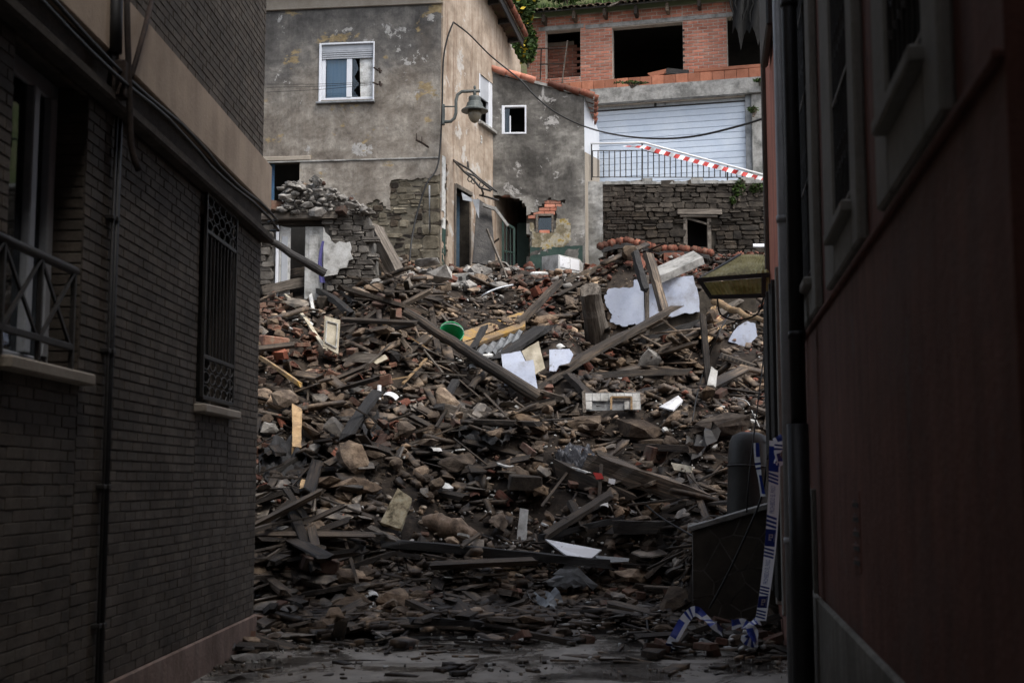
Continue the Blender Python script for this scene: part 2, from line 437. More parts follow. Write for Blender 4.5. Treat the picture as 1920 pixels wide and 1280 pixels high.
M['whitepaint'] = mat('white_paint', [(.72, .73, .74)], 4, .6, .05, 40, 0, speck=.15)
M['tapewhite'] = mat('white_tape_film', [(.78, .80, .84)], 6, .4, .05, 30, 0, spec=.5, speck=.12)
def tape_film(m):
    n, l = m.node_tree.nodes, m.node_tree.links; b = n['Principled BSDF']; tl = n.new('ShaderNodeBsdfTranslucent'); tl.inputs['Color'].default_value = (.8, .82, .86, 1); mx = n.new('ShaderNodeMixShader'); mx.inputs[0].default_value = .4
    l.new(b.outputs[0], mx.inputs[1]); l.new(tl.outputs[0], mx.inputs[2]); l.new(mx.outputs[0], n['Material Output'].inputs['Surface'])
tape_film(M['tapewhite'])
M['tapeblue'] = mat('blue_tape_print', [(.012, .04, .30)], 6, .4, .0, 40, 0, spec=.5, speck=.1)
M['cloth'] = mat('dark_cloth', [(.02, .02, .021), (.05, .05, .052)], 7, .9, .3, 30, .2)
M['patterncloth'] = mat('patterned_cloth', [(.02, .021, .025), (.04, .042, .05), (.20, .205, .22)], 7, .9, .3, 30, 0)
M['sack'] = mat('soiled_beige_sack', [(.08, .058, .042), (.20, .145, .105), (.30, .225, .17)], 5, .9, .4, 40, 0)
M['purple'] = mat('purple_curtain', [(.10, .095, .28), (.17, .16, .40)], 6, .9, .1, 30, 0)
M['tank'] = mat('grey_tank_metal', [(0.021, 0.020, 0.019), (0.038, 0.037, 0.034)], 4, .55, .1, 30, 0, spec=.4)
M['greendoor'] = mat('green_iron_paint', [(.02, .045, .038), (.04, .075, .06)], 5, .6, .2, 30, 0)
M['stain'] = mat('stained_cream_panel', [(.10, .085, .055), (.42, .36, .24), (.52, .48, .36)], 9, .8, .3, 40, 0)
M['grey'] = mat('grey_pvc_pipe', [(.34, .35, .365), (.42, .43, .445)], 5, .4, .03, 30, 0, spec=.45, speck=.2)
M['blackpipe'] = mat('black_iron_pipe', [(.010, .010, .011), (.02, .02, .021)], 5, .5, .1, 30, 0, spec=.4)
M['surround'] = mat('grey_stone_surround', [(0.225, 0.219, 0.197), (0.298, 0.286, 0.259)], 3, .9, .2, 30, 0, speck=.3)
M['sill'] = mat('beige_stone_sill', [(.30, .26, .21), (.38, .335, .28)], 3, .85, .2, 30, 0, speck=.3)
M['brown_brick'] = mat('brown_facing_brick', [(0.068, 0.058, 0.048), (0.101, 0.086, 0.071), (0.133, 0.114, 0.096)], 2.2, .8, .25, 45, .13, hue=(.95, .90, .85))
M['brown_brick_i'] = mat('brown_facing_brick_field', [(0.068, 0.058, 0.048), (0.101, 0.086, 0.071), (0.133, 0.114, 0.096)], 2.2, .8, .25, 45, .13, isl=True, hue=(.95, .90, .85))
M['mortar'] = mat('dark_mortar', [(0.063, 0.054, 0.046), (0.105, 0.091, 0.078)], 5, .95, .3, 40, 0)
M['greymortar'] = mat('pale_mortar', [(.40, .35, .30), (.52, .47, .41)], 6, .95, .4, 40, 0)
M['earthmortar'] = mat('earth_mortar', [(.032, .027, .021), (.075, .063, .049)], 6, .95, .6, 30, 0)
M['ochremortar'] = mat('ochre_lime_mortar', [(.10, .088, .065), (.17, .152, .118)], 5, .95, .6, 26, 0)
M['greyearth'] = mat('grey_earth_mortar', [(.12, .112, .10), (.19, .18, .165)], 6, .95, .7, 24, 0)

def band_mat():
    t = NT('ochre_render_band')
    n = t.noise(2.0, 6, .6); s_ = t.noise(3.0, 4, .6, stretch=(1.5, 1.5, .18))
    c = t.ramp(n, [(.3, (.36, .28, .21)), (.55, (.47, .37, .28)), (.75, (.50, .40, .31))])
    c = t.mix(.5, c, t.ramp(s_, [(.35, .72), (.6, 1.05)]), 'MULTIPLY')
    t.bump(t.noise(30), .25); return t.out(c, .85)
M['band'] = band_mat()
def plinth_mat():
    t = NT('stained_plinth_render')
    n = t.noise(2.2, 6, .65); s_ = t.noise(4.0, 5, .7, stretch=(1.5, 1.5, .25))
    c = t.ramp(n, [(.3, (.17, .115, .09)), (.55, (.28, .20, .165)), (.75, (.33, .26, .22))])
    c = t.mix(.7, c, t.ramp(s_, [(.35, .55), (.62, 1.1)]), 'MULTIPLY')
    t.bump(t.noise(26), .35); return t.out(c, .85)
M['plinth'] = plinth_mat()
def red_mat(name, a, b):
    t = NT(name)
    n = t.noise(1.3, 6, .6); s_ = t.noise(5.0, 5, .7, stretch=(1.4, 1.4, .06))
    c = t.ramp(n, [(.36, a), (.64, b)])
    c = t.mix(.6, c, t.ramp(s_, [(.38, .6), (.58, 1.1)]), 'MULTIPLY')
    c = t.mix(t.ramp(t.noise(.9, 8, .7, dist=.4), [(.54, 0.0), (.6, .55)]), c, tuple(v * .8 + .035 for v in a))
    c = t.mix(t.ramp(t.noise(2.3, 9, .75), [(.6, 0.0), (.63, .7)]), c, tuple(v * .5 + .05 for v in b))
    zz = t.math('ADD', t.sep()[2], t.math('MULTIPLY', t.math('SUBTRACT', t.noise(2.5, 7, .7), .5), 2.2))
    c = t.mix(t.ramp(zz, [(.25, .75), (.95, 0.0)]), c, (.085, .07, .058))
    crk = t.noise(1.1, 9, .65, dist=.8)
    c = t.mix(t.ramp(t.math('ABSOLUTE', t.math('SUBTRACT', crk, .5)), [(.0, .6), (.004, 0.0)]), c, (.03, .02, .016))
    t.bump(t.math('ADD', t.noise(45), t.math('MULTIPLY', t.noise(6, 4), 2.0)), .3); return t.out(c, .8)
M['red'] = red_mat('red_render_shaded', (.145, .06, .043), (.205, .088, .064))  # same render as beyond the pipes, darkened in colour for alley shade
M['orange'] = red_mat('red_render_lit', (.50, .175, .115), (.60, .23, .155))  # same render brightened in colour for the light past the pipes
M['greyplinth'] = red_mat('grey_plinth_render', (.20, .195, .17), (.28, .27, .24))

def house_mat():
    """patched house render: dark cement coat above, beige below, pale flakes, ochre patches"""
    t = NT('patched_house_render')
    x, y, z = t.sep()
    big = t.noise(.8, 5, .6, dist=.4); mid = t.noise(1.6, 9, .72, dist=.25); fin = t.noise(9, 6, .7); st = t.noise(3.6, 7, .7, stretch=(1.5, 1.5, .09))
    beige = t.ramp(mid, [(.36, (.14, .12, .10)), (.46, (.205, .18, .152)), (.54, (.27, .243, .208)), (.64, (.38, .35, .305))])
    dark = t.ramp(mid, [(.36, (.075, .071, .068)), (.52, (.13, .123, .115)), (.66, (.22, .205, .185))])
    # the cement coat reaches lower towards the left
    edge = t.math('ADD', t.math('ADD', z, t.math('MULTIPLY', x, -.16)), t.math('MULTIPLY', t.math('SUBTRACT', big, .5), 3.4))
    c = t.mix(t.ramp(t.math('SUBTRACT', edge, 10.65), [(.0, 0.0), (1.0, 1.0)]), beige, dark)
    c = t.mix(.38, c, t.ramp(st, [(.36, .6), (.58, 1.08)]), 'MULTIPLY')
    flk = t.noise(1.5, 9, .72, dist=.25)
    c = t.mix(t.ramp(flk, [(.605, 0.0), (.622, 1.0)]), c, t.ramp(fin, [(.3, (.31, .30, .285)), (.7, (.43, .42, .40))]))
    och = t.noise(1.1, 7, .65, vec=None, stretch=(1, 1, 1.7))
    c = t.mix(t.ramp(och, [(.60, 0.0), (.63, .8)]), c, t.ramp(fin, [(.3, (.24, .17, .08)), (.7, (.36, .28, .15))]))
    c = t.mix(.5, c, t.ramp(fin, [(.25, .6), (.55, 1.0), (.8, 1.15)]), 'MULTIPLY')
    crk = t.noise(1.9, 9, .7, dist=.6)
    c = t.mix(t.ramp(t.math('ABSOLUTE', t.math('SUBTRACT', crk, .5)), [(.0, .55), (.006, 0.0)]), c, (.04, .037, .033))
    t.bump(t.math('ADD', fin, t.math('MULTIPLY', mid, 1.5)), .5, .02)
    return t.out(c, .9, .2)
M['house'] = house_mat()
def side_mat():
    t = NT('peach_side_render')
    mid = t.noise(1.8, 7, .65); fin = t.noise(10, 6, .7); st = t.noise(3.4, 6, .7, stretch=(1.6, 1.6, .09))
    c = t.ramp(mid, [(.36, (.27, .215, .165)), (.5, (.37, .30, .235)), (.64, (.45, .38, .31))])
    c = t.mix(t.ramp(st, [(.52, 0.0), (.64, .75)]), c, (.19, .125, .085))
    c = t.mix(t.ramp(t.noise(1.4, 9, .7), [(.59, 0.0), (.61, .8)]), c, (.50, .48, .45))
    c = t.mix(.45, c, t.ramp(fin, [(.25, .6), (.6, 1.05)]), 'MULTIPLY')
    t.bump(fin, .4); return t.out(c, .9, .2)
M['side'] = side_mat()
def cement_mat():
    t = NT('mottled_dark_cement')
    big = t.noise(.9, 7, .7, dist=.3); fin = t.noise(8, 7, .7); st = t.noise(2.5, 5, .65, stretch=(1.4, 1.4, .15))
    c = t.ramp(big, [(.36, (.06, .057, .052)), (.46, (.115, .109, .10)), (.53, (.17, .162, .147)), (.63, (.29, .28, .255))])
    c = t.mix(.6, c, t.ramp(st, [(.32, .6), (.6, 1.08)]), 'MULTIPLY')
    c = t.mix(t.ramp(t.noise(1.7, 10, .75, dist=.5), [(.59, 0.0), (.61, .8)]), c, (.40, .39, .375))
    c = t.mix(.5, c, t.ramp(fin, [(.25, .6), (.6, 1.05)]), 'MULTIPLY')
    t.bump(fin, .55); return t.out(c, .9, .2)
M['cement'] = cement_mat()
def lichen_mat():
    t = NT('lichen_plaster')
    n = t.noise(5, 7, .7)
    c = t.ramp(n, [(.3, (.10, .09, .06)), (.45, (.20, .17, .11)), (.55, (.36, .34, .28)), (.62, (.30, .22, .07)), (.75, (.20, .15, .05))])
    t.bump(n, .5); return t.out(c, .9, .2)
M['lichen'] = lichen_mat()
def pier_mat():
    t = NT('pale_pier_render'); x, y, z = t.sep()
    n = t.noise(4, 7, .7); g = t.noise(1.2, 6, .6)
    c = t.ramp(n, [(.3, (.13, .13, .125)), (.5, (.30, .30, .29)), (.7, (.47, .47, .46))])
    c = t.mix(t.ramp(g, [(.4, 0.0), (.6, .8)]), c, (.13, .125, .11)); t.bump(n, .4); return t.out(c, .9, .2)
M['pier'] = pier_mat()
def awning_mat():
    t = NT('yellowed_corrugated_plastic'); n = t.noise(4, 6, .65, stretch=(1, 1, 1.4)); w = t.noise(14, 4, .6, stretch=(1, 1, .1))
    c = t.ramp(n, [(.38, (.26, .22, .07)), (.5, (.52, .47, .20)), (.62, (.66, .62, .34))])
    c = t.mix(.3, c, t.ramp(w, [(.35, .6), (.6, 1.05)]), 'MULTIPLY'); t.bump(w, .3); m = t.out(c, .6, .35)
    tl = t.n.new('ShaderNodeBsdfTranslucent'); t.l.new(c, tl.inputs['Color']); mx = t.n.new('ShaderNodeMixShader'); mx.inputs[0].default_value = .2
    t.l.new(t.b.outputs[0], mx.inputs[1]); t.l.new(tl.outputs[0], mx.inputs[2]); t.l.new(mx.outputs[0], t.n['Material Output'].inputs['Surface']); return m
M['awning'] = awning_mat()
def street_mat():
    t = NT('wet_dusty_asphalt'); n = t.noise(1.1, 7, .65, dist=.5); f = t.noise(60, 5, .7); m = t.noise(6, 6, .7)
    c = t.ramp(n, [(.38, (.028, .025, .022)), (.46, (.15, .138, .12)), (.53, (.31, .285, .25)), (.66, (.40, .37, .325))])
    c = t.mix(.6, c, t.ramp(m, [(.3, .5), (.6, 1.1)]), 'MULTIPLY'); c = t.mix(.4, c, t.ramp(f, [(.3, .5), (.7, 1.25)]), 'MULTIPLY')
    r = t.ramp(n, [(.42, .08), (.5, .25), (.64, .6)]); t.bump(f, .35, .01); return t.out(c, r, .5)
M['street'] = street_mat()
def clad_mat():
    t = NT('crazy_paving_stone'); n = t.noise(5, 6, .65)
    c = t.ramp(n, [(.36, (.035, .03, .024)), (.64, (.07, .06, .048))]); r = t.rnd(False)
    c = t.mix(1.0, c, t.ramp(r, [(0.0, .8), (1.0, 1.2)]), 'MULTIPLY'); t.bump(n, .4); return t.out(c, .7)
M['clad'] = clad_mat()
def glass_mat():
    t = NT('window_glass'); n = t.n; tr = n.new('ShaderNodeBsdfTransparent'); gl = n.new('ShaderNodeBsdfGlossy')
    gl.inputs['Roughness'].default_value = .03; gl.inputs['Color'].default_value = (.8, .85, .9, 1); tr.inputs['Color'].default_value = (.75, .82, .85, 1)
    lw = n.new('ShaderNodeLayerWeight'); lw.inputs[0].default_value = .35
    mx = n.new('ShaderNodeMixShader'); t.l.new(lw.outputs['Fresnel'], mx.inputs[0]); t.l.new(tr.outputs[0], mx.inputs[1]); t.l.new(gl.outputs[0], mx.inputs[2])
    t.l.new(mx.outputs[0], n['Material Output'].inputs['Surface']); return t.m
M['glass'] = glass_mat()
M['curtain'] = mat('net_curtain_sky_tint', [(.52, .70, .92), (.72, .84, .96)], 3, .9, .0, 20, 0, stretch=(6, 1, .2), speck=.2)  # blue in the white cloth stands for sky reflected in the pane

# ================================================================== ground and hill
def grid_mesh(x0, x1, y0, y1, nx, ny, fz):
    mb = MB()
    for j in range(ny + 1):
        for i in range(nx + 1):
            x, y = x0 + (x1 - x0) * i / nx, y0 + (y1 - y0) * j / ny
            mb.v.append((x, y, fz(x, y)))
    for j in range(ny):
        for i in range(nx):
            a = j * (nx + 1) + i; mb.f.append((a, a + 1, a + nx + 2, a + nx + 1)); mb.m.append(0)
    return mb
g = grid_mesh(-150, 150, -150, 12, 30, 30, lambda x, y: 0.0)
g2 = grid_mesh(-150, 150, 12, 200, 30, 2, lambda x, y: -.15)
tag(link('ground', g2.mesh('ground', M['earth'])), kind='structure')
tag(link('street', g.mesh('street', M['street'])), kind='structure')
g = grid_mesh(-3.4, 3.6, 11.9, 16.6, 70, 47, lambda x, y: .004 + noise.noise(Vector((x * 2, y * 2, 0))) * .012 * sst(12, 12.6, y) - .08 * sst(15.5, 16.6, y) + (-.3 if abs(x) > 3.35 else 0))
tag(link('road', g.mesh('road', M['street'], True)), kind='structure')
g = grid_mesh(-8, 9, 12.9, 34, 150, 190, lambda x, y: H(x, y) - .035 - .12 * (1 - sst(13.6, 15.6, y)))
tag(link('rubble_terrain', g.mesh('rubble_terrain', M['earth'], True)), kind='structure')
def hillz(x, y): return 9.0 + 0.95 * max(0, y - 36) + noise.noise(Vector((x * .3, y * .3, 2))) * .8
g = grid_mesh(-14, 14, 35.5, 62, 56, 52, lambda x, y: hillz(x, y) - (0 if y > 35.6 else 4))
tag(link('hill', g.mesh('hill', M['hill'], True)), kind='structure')

# ================================================================== LEFT BRICK BUILDING
cL = at(474, 1150, 13.2)
FL = Fr((cL.x - .0227 * 13.2, 0), (.0227, 1)); UC = FL.uz(474, 1150)[0]      # u runs along the wall, UC at the far corner
ZB0, ZB1, ZTOP = 4.47, 4.96, 13.5
lb = thing('brick_building', 'tall brown brick building with an ochre band, its barred windows facing the alley', 'building', FL.M)
un0, zn1 = FL.uz(165, 165); zn0 = FL.uz(165, 705)[1]; un_l = FL.uz(14, 400)[0]
uf0 = FL.uz(371, 560)[0]; uf1, zf1 = FL.uz(436, 404); zf0 = FL.uz(440, 779)[1] + .03
holes = [(un_l, un0, zn0, zn1), (uf0, uf1, zf0, zf1)]
PL = .31
def walled(F_, mb, u0, u1, z0, z1, holes, y0, th, mi=0):
    us = sorted({u0, u1, *[h for q in holes for h in q[:2] if u0 < h < u1]}); zs = sorted({z0, z1, *[h for q in holes for h in q[2:] if z0 < h < z1]})
    inh = lambda u, z: any(h[0] < u < h[1] and h[2] < z < h[3] for h in holes)
    for i in range(len(us) - 1):
        for j in range(len(zs) - 1):
            a, b, c, d = us[i], us[i + 1], zs[j], zs[j + 1]
            if not inh((a + b) / 2, (c + d) / 2): mb.add([(a, y0, c), (b, y0, c), (b, y0, d), (a, y0, d)], [(0, 1, 2, 3)], mi)
    for (a, b, c, d) in holes:
        a, b, c, d = max(a, u0), min(b, u1), max(c, z0), min(d, z1)
        if a >= b or c >= d: continue
        p = [(a, c), (b, c), (b, d), (a, d)]
        for k in range(4):
            (u, z), (v, w) = p[k], p[(k + 1) % 4]
            mb.add([(u, y0, z), (v, y0, w), (v, y0 + th, w), (u, y0 + th, z)], [(0, 1, 2, 3)], mi)
    return mb
wb = MB(); walled(FL, wb, -9, UC, 0.0, ZTOP, holes, 0.0, .3)
wb.add([(UC, 0, 0), (UC, 7, 0), (UC, 7, ZTOP), (UC, 0, ZTOP)], [(0, 1, 2, 3)])
wb.add([(-9, 0, 0), (-9, 7, 0), (-9, 7, ZTOP), (-9, 0, ZTOP)], [(0, 1, 2, 3)])
part('wall', wb, M['mortar'], lb)
rb = MB(); rb.box((-9.3, -.9, ZTOP), (UC + .4, 7.3, ZTOP + .25)); part('roof', rb, M['concrete'], lb)  # out of view; eaves and height enlarged to darken the alley
pb = MB(); pb.cbox((-9, -.035, -.05), (UC + .035, .0, PL), .01); pb.box((UC, 0, -.05), (UC + .035, 6.9, PL)); part('plinth', pb, M['plinth'], lb)
bb = MB(); bb.cbox((-9, -.09, ZB0), (UC + .06, 0.0, ZB1), .012); bb.box((UC, 0, ZB0), (UC + .06, 6.9, ZB1)); part('render_band', bb, M['band'], lb)
cb = MB(); cb.cbox((-9, -.13, ZB0 - .34), (UC + .05, 0.0, ZB0 - .25), .02); cb.cbox((-9, -.07, ZB0 - .25), (UC + .03, 0.0, ZB0 - .2), .015)
part('cornice_moulding', cb, M['mortar'], lb)

unitbrick = MB().cbox((-.5, -.5, -.5), (.5, .5, .5), .05).mesh('brick', M['brown_brick'])
def brickfield(F_, parent, rects, H_, L_, gap, mats, unit, y0, y1, most=300, shp=.006, seen=True):
    """rects: list of (u0,u1,z0,z1) filled with a running bond cut at the edges; the largest in view become parts"""
    items = []
    for (a, b, z0, z1, test) in rects:
        nrow = max(1, round((z1 - z0) / H_)); hh = (z1 - z0) / nrow
        for r in range(nrow):
            u = a - (L_ * .5 if r % 2 else 0) ; z = z0 + r * hh
            while u < b:
                p, q = max(u, a), min(u + L_, b)
                u += L_
                if q - p < .035: continue
                if test and not test((p + q) / 2, z + hh / 2, p, q): continue
                P0 = project(F_.P(p, 0, z)); P1 = project(F_.P(q, 0, z + hh))
                vis = P1[0] > -20 and P0[0] < 1940 and P1[1] < 1300 and P0[1] > -20
                items.append((abs((P1[0] - P0[0]) * (P1[1] - P0[1])) if vis else -1, p, q, z, hh))
    items.sort(key=lambda t: -t[0])
    ex = MB()
    for k, (s, p, q, z, hh) in enumerate(items):
        j = random.uniform(-shp, shp); uc, zc = (p + q) / 2, z + hh / 2
        if k < most and s > 0:
            o = link('brick', unit, parent); o.location = (uc + random.uniform(-.003, .003), (y0 + y1) / 2 + j, zc + random.uniform(-.002, .002))
            o.scale = (q - p - gap, y1 - y0, hh - gap); o.rotation_euler = (0, random.uniform(-.008, .008), random.uniform(-.01, .01))
        else:
            a, b, c, d = p + gap / 2, q - gap / 2, z + gap / 2, z + hh - gap / 2; f = y0 + j; e = .004
            ex.add([(a, y1, c), (b, y1, c), (b, y1, d), (a, y1, d), (a + e, f, c + e), (b - e, f, c + e), (b - e, f, d - e), (a + e, f, d - e)],
                   [(4, 5, 6, 7), (0, 1, 5, 4), (1, 2, 6, 5), (2, 3, 7, 6), (3, 0, 4, 7)])
    if ex.v: tag(part('brickwork', ex, mats, parent), kind='stuff')
nothole = lambda u, z, p, q: not any(h[0] - .002 < u < h[1] + .002 and h[2] < z < h[3] for h in holes)
def cuts(z0, z1):
    """columns of brick between the window openings"""
    return [(3.0, UC, z0, z1, nothole)]
us = [3.0, un_l, un0, uf0, uf1, UC]
rects = []
for k in range(5):
    h = {1: holes[0], 3: holes[1]}.get(k)
    if h: rects += [(us[k], us[k + 1], PL, h[2], None), (us[k], us[k + 1], h[3], ZB0 - .35, None)]
    else: rects.append((us[k], us[k + 1], PL, ZB0 - .35, None))
rects.append((3.0, UC, ZB1, 9.2, None))
brickfield(FL, lb, rects, .0705, .225, .006, M['brown_brick_i'], unitbrick, -.006, .03, shp=.0025)
# brick returns in the near window's far jamb
jb = 0
z = zn0
while z < zn1 - .07:
    o = link('brick', unitbrick, lb); o.location = (un0 + .008, .10, z + .035); o.scale = (.03, .19, .06); z += .0705
# near window: white frame with alley shade put in as grey, pane, sill, railing
nw = MB(); y = .19
nw.cbox((un0 - .07, y, zn0), (un0, y + .07, zn1), .008); nw.cbox((un_l, y, zn1 - .12), (un0 - .07, y + .07, zn1), .008)
nw.cbox((un_l, y, zn0), (un0 - .07, y + .07, zn0 + .09), .008)
for (a, b) in ((un0 - .45, un0 - .36), (un0 - .17, un0 - .075)): nw.cbox((a, y - .03, zn0 + .09), (b, y + .03, zn1 - .12), .008)
wf = part('window', nw, M['aluminium'], lb)
part('pane', MB().box((un_l, y + .02, zn0 + .09), (un0 - .1, y + .028, zn1 - .12)), M['glass'], wf)
part('dark_room_sheet', MB().box((un_l, y + .2, zn0), (un0, y + .22, zn1)), M['darkroom'], wf)  # flat sheet with the room's darkness put into its colour
sb = MB().cbox((un_l - .1, -.10, zn0 - .075), (un0 + .06, .19, zn0), .012); part('window_sill', sb, M['sill'], lb)
rl = thing('balcony_railing', 'dark iron railing with crossed bars in front of the white framed window', 'railing', FL.M)
ut = FL.uz(139, 512, -.06)[0]; zt = FL.uz(100, 490, -.06)[1]; zb_ = FL.uz(70, 633, -.06)[1]; ub = FL.uz(73, 600, -.06)[0]; ul = ub - (ut - ub) * 1.0
part('top_rail', MB().tube([(ul - .8, -.06, zt), (ut + .02, -.06, zt)], .028, 10), M['iron'], rl, True)
part('bottom_rail', MB().cbox((ul - .8, -.075, zb_ - .02), (ut, -.045, zb_ + .02), .005), M['iron'], rl)
for u in (ul, ub, ut): part('upright', MB().cbox((u - .014, -.075, zn0 + .0), (u + .014, -.045, zt), .004), M['iron'], rl)
for a, b in ((ul, ub), (ub, ut), (ul - (ub - ul), ul)):
    for (p, q) in (((a, zb_), (b, zt)), ((a, zt), (b, zb_))):
        part('cross_bar', MB().beam((p[0], -.06 + (.006 if p[1] > q[1] else -.006), p[1]), (q[0], -.06 + (.006 if p[1] > q[1] else -.006), q[1]), .016, .022, 0, 1, 0, 0), M['iron'], rl)
# far window: dark room behind a wrought grille
fw = MB(); y = .16
for (a, b, c, d) in ((uf0, uf0 + .06, zf0, zf1), (uf1 - .06, uf1, zf0, zf1), (uf0 + .06, uf1 - .06, zf0, zf0 + .06), (uf0 + .06, uf1 - .06, zf1 - .06, zf1)): fw.cbox((a, y, c), (b, y + .05, d), .006)
w2 = part('window', fw, M['greywood'], lb)
part('pane', MB().box((uf0 + .06, y + .02, zf0 + .06), (uf1 - .06, y + .026, zf1 - .06)), M['glass'], w2)
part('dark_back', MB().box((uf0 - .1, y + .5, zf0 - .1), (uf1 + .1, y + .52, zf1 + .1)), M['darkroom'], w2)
part('window_sill', MB().cbox((uf0 - .05, -.11, zf0 - .075), (uf1 + .08, .16, zf0), .012), M['sill'], lb)
gr = thing('window_grille', 'black wrought iron grille of upright bars over the far window', 'grille', FL.M)
g0, g1, gz0, gz1 = uf0 + .015, uf1 - .01, zf0 + .06, zf1 - .03; gy = -.045
for (a, b, c, d) in ((g0, g0 + .03, gz0, gz1), (g1 - .03, g1, gz0, gz1)): part('frame_upright', MB().cbox((a, gy - .015, c), (b, gy + .015, d), .004), M['iron'], gr)
zp = [gz0, gz0 + .35, gz1 - .33, gz1]
for zz in zp: part('cross_rail', MB().cbox((g0 + .03, gy - .012, zz - .018), (g1 - .03, gy + .012, zz + .018), .004), M['iron'], gr)
nb = 9
for k in range(nb):
    u = g0 + .03 + (g1 - g0 - .06) * (k + .5) / nb
    part('upright_bar', MB().tube([(u, gy, zp[1]), (u, gy, zp[2])], .0085, 6), M['iron'], gr)
for za, zb2 in ((zp[0], zp[1]), (zp[2], zp[3])):
    for k in range(5):
        for r in range(3):
            u = g0 + .03 + (g1 - g0 - .06) * (k + .5) / 5; zz = za + (zb2 - za) * (r + .5) / 3; R_ = (g1 - g0 - .06) / 10
            part('scroll', MB().tube([(u + R_ * math.cos(t * .7), gy, zz + .05 * math.sin(t * .7)) for t in range(10)], .007, 5), M['iron'], gr)
# conduits, cables and bracket on this wall
uc = FL.uz(197, 640)[0]
for du, r, m, lab in ((0.0, .02, 'blackpipe', 'thick black conduit running down the brown brick wall'), (-.07, .011, 'iron', 'thin grey conduit beside the thick black one on brick')):
    t = thing('conduit', lab, 'conduit', FL.M)
    part('pipe', MB().tube([(uc + du, -.045, .0), (uc + du, -.045, 2.2), (uc + du + .004, -.05, ZB0 - .36)], r, 8), M[m], t, True)
    for zz in (.7, 1.6, 2.5, 3.4): part('clip', MB().cbox((uc + du - .03, -.05 - r, zz), (uc + du + .03, 0.0, zz + .03), .004), M['iron'], t)
for k, (y_, z_, lab) in enumerate(((-.16, ZB0 - .11, 'black cable strung under the ochre band, upper of two'), (-.19, ZB0 - .20, 'black cable strung under the ochre band, lower of two'))):
    pts = [(u, y_ + random.uniform(-.006, .006), z_ + .025 * math.sin(u * 2.1 + k) + random.uniform(-.006, .006)) for u in np.arange(0, UC + .05, .4)]
    pts.append((UC + .06, y_ + .1, z_))
    solo('cable', MB().tube([FL.P(*p) for p in pts], .014, 6), M['cable'], lab, 'cable', 'cables under the ochre band', True)
ub_ = FL.uz(241, 200, -.2)[0]
br = thing('iron_bracket', 'forked rusty iron bracket hanging with a hooked end below the ochre band', 'bracket', FL.M)
def Q(px, py, dy): return (FL.uz(px, py, dy)[0], dy, FL.uz(px, py, dy)[1])
part('hook', MB().tube([Q(237, -40, -.15), Q(239, 60, -.17), Q(242, 160, -.19), Q(245, 270, -.2), Q(252, 300, -.22), Q(260, 320, -.25)], .022, 8), M['rust'], br, True)
part('strut', MB().tube([Q(292, -30, -.1), Q(270, 60, -.14), Q(246, 145, -.19)], .019, 8), M['rust'], br, True)
part('plate', MB().cbox((ub_ - .06, -.19, ZB0 - .3), (ub_ + .06, -.1, ZB0 - .05), .01), M['rust'], br)
pt = thing('drain_pipe', 'broken black downpipe end over the ochre band', 'pipe', FL.M)
part('pipe', MB().tube([Q(218, -60, -.11), Q(216, 40, -.11), Q(215, 100, -.11)], .05, 10), M['blackpipe'], pt, True)
part('elbow', MB().tube([Q(215, 100, -.11), Q(213, 125, -.1), Q(208, 160, -.06)], .032, 8), M['blackpipe'], pt, True)

# ================================================================== RED BUILDING, right
cR = at(1490, 1250, 11.4)
dR = Vector((math.sin(math.radians(8.55)), math.cos(math.radians(8.55)), 0))
FR = Fr((cR.x, cR.y), (-dR.x, -dR.y))          # u grows towards the camera, 0 at the pipes
rbld = thing('red_building', 'dark red rendered building with grilled windows in grey stone surrounds', 'building', FR.M)
U2 = 8.45
wins = []
# outer left, outer right, outer bottom(at left px) ; inner left/right, inner sill bottom
def fu(px, py): return FR.uz(px, py)
specs = [(1668, 1797, 397, 1690, 1765, (1722, 155)), (1565, 1630, 545, 1577, 1612, (1590, 420)), (1506, 1545, 635, 1511, 1529, (1519, 548))]
hs = []
for (ol, orr, ob, il, ir, (sx, sy)) in specs:
    a = fu(ol, ob)[0]; b = fu(orr, 240 if ol > 1600 else 470 if ol > 1550 else 590)[0]; zb = fu(ol, ob)[1]
    c, d = fu(il, 300)[0], fu(ir, 300)[0]; zs_ = fu(sx, sy)[1]
    zt = 6.6
    wins.append((a, b, zb, c, d, zs_, zt)); hs.append((c, d, zs_, zt))
wb = MB(); walled(FR, wb, -.12, U2, 0, 13.6, hs, 0.0, .28)
wb.add([(-.12, 0, 0), (-.12, 6, 0), (-.12, 6, 13.6), (-.12, 0, 13.6)], [(0, 1, 2, 3)]); wb.add([(U2, 0, 0), (U2, 6, 0), (U2, 6, 13.6), (U2, 0, 13.6)], [(0, 1, 2, 3)])
part('wall', wb, M['red'], rbld)
part('roof', MB().box((-.3, -.9, 13.6), (U2, 6.2, 13.85)), M['concrete'], rbld)  # unseen, raised and given wide eaves to hold back sky light
zpl = fu(1535, 1112)[1]
part('plinth', MB().cbox((.30, -.04, -.05), (U2, 0.0, zpl), .012), M['greyplinth'], rbld)
z0m = min(w[2] for w in wins)
part('string_moulding', MB().cbox((0.1, -.03, z0m - .035), (U2, 0.0, z0m - .002), .008), M['red'], rbld)
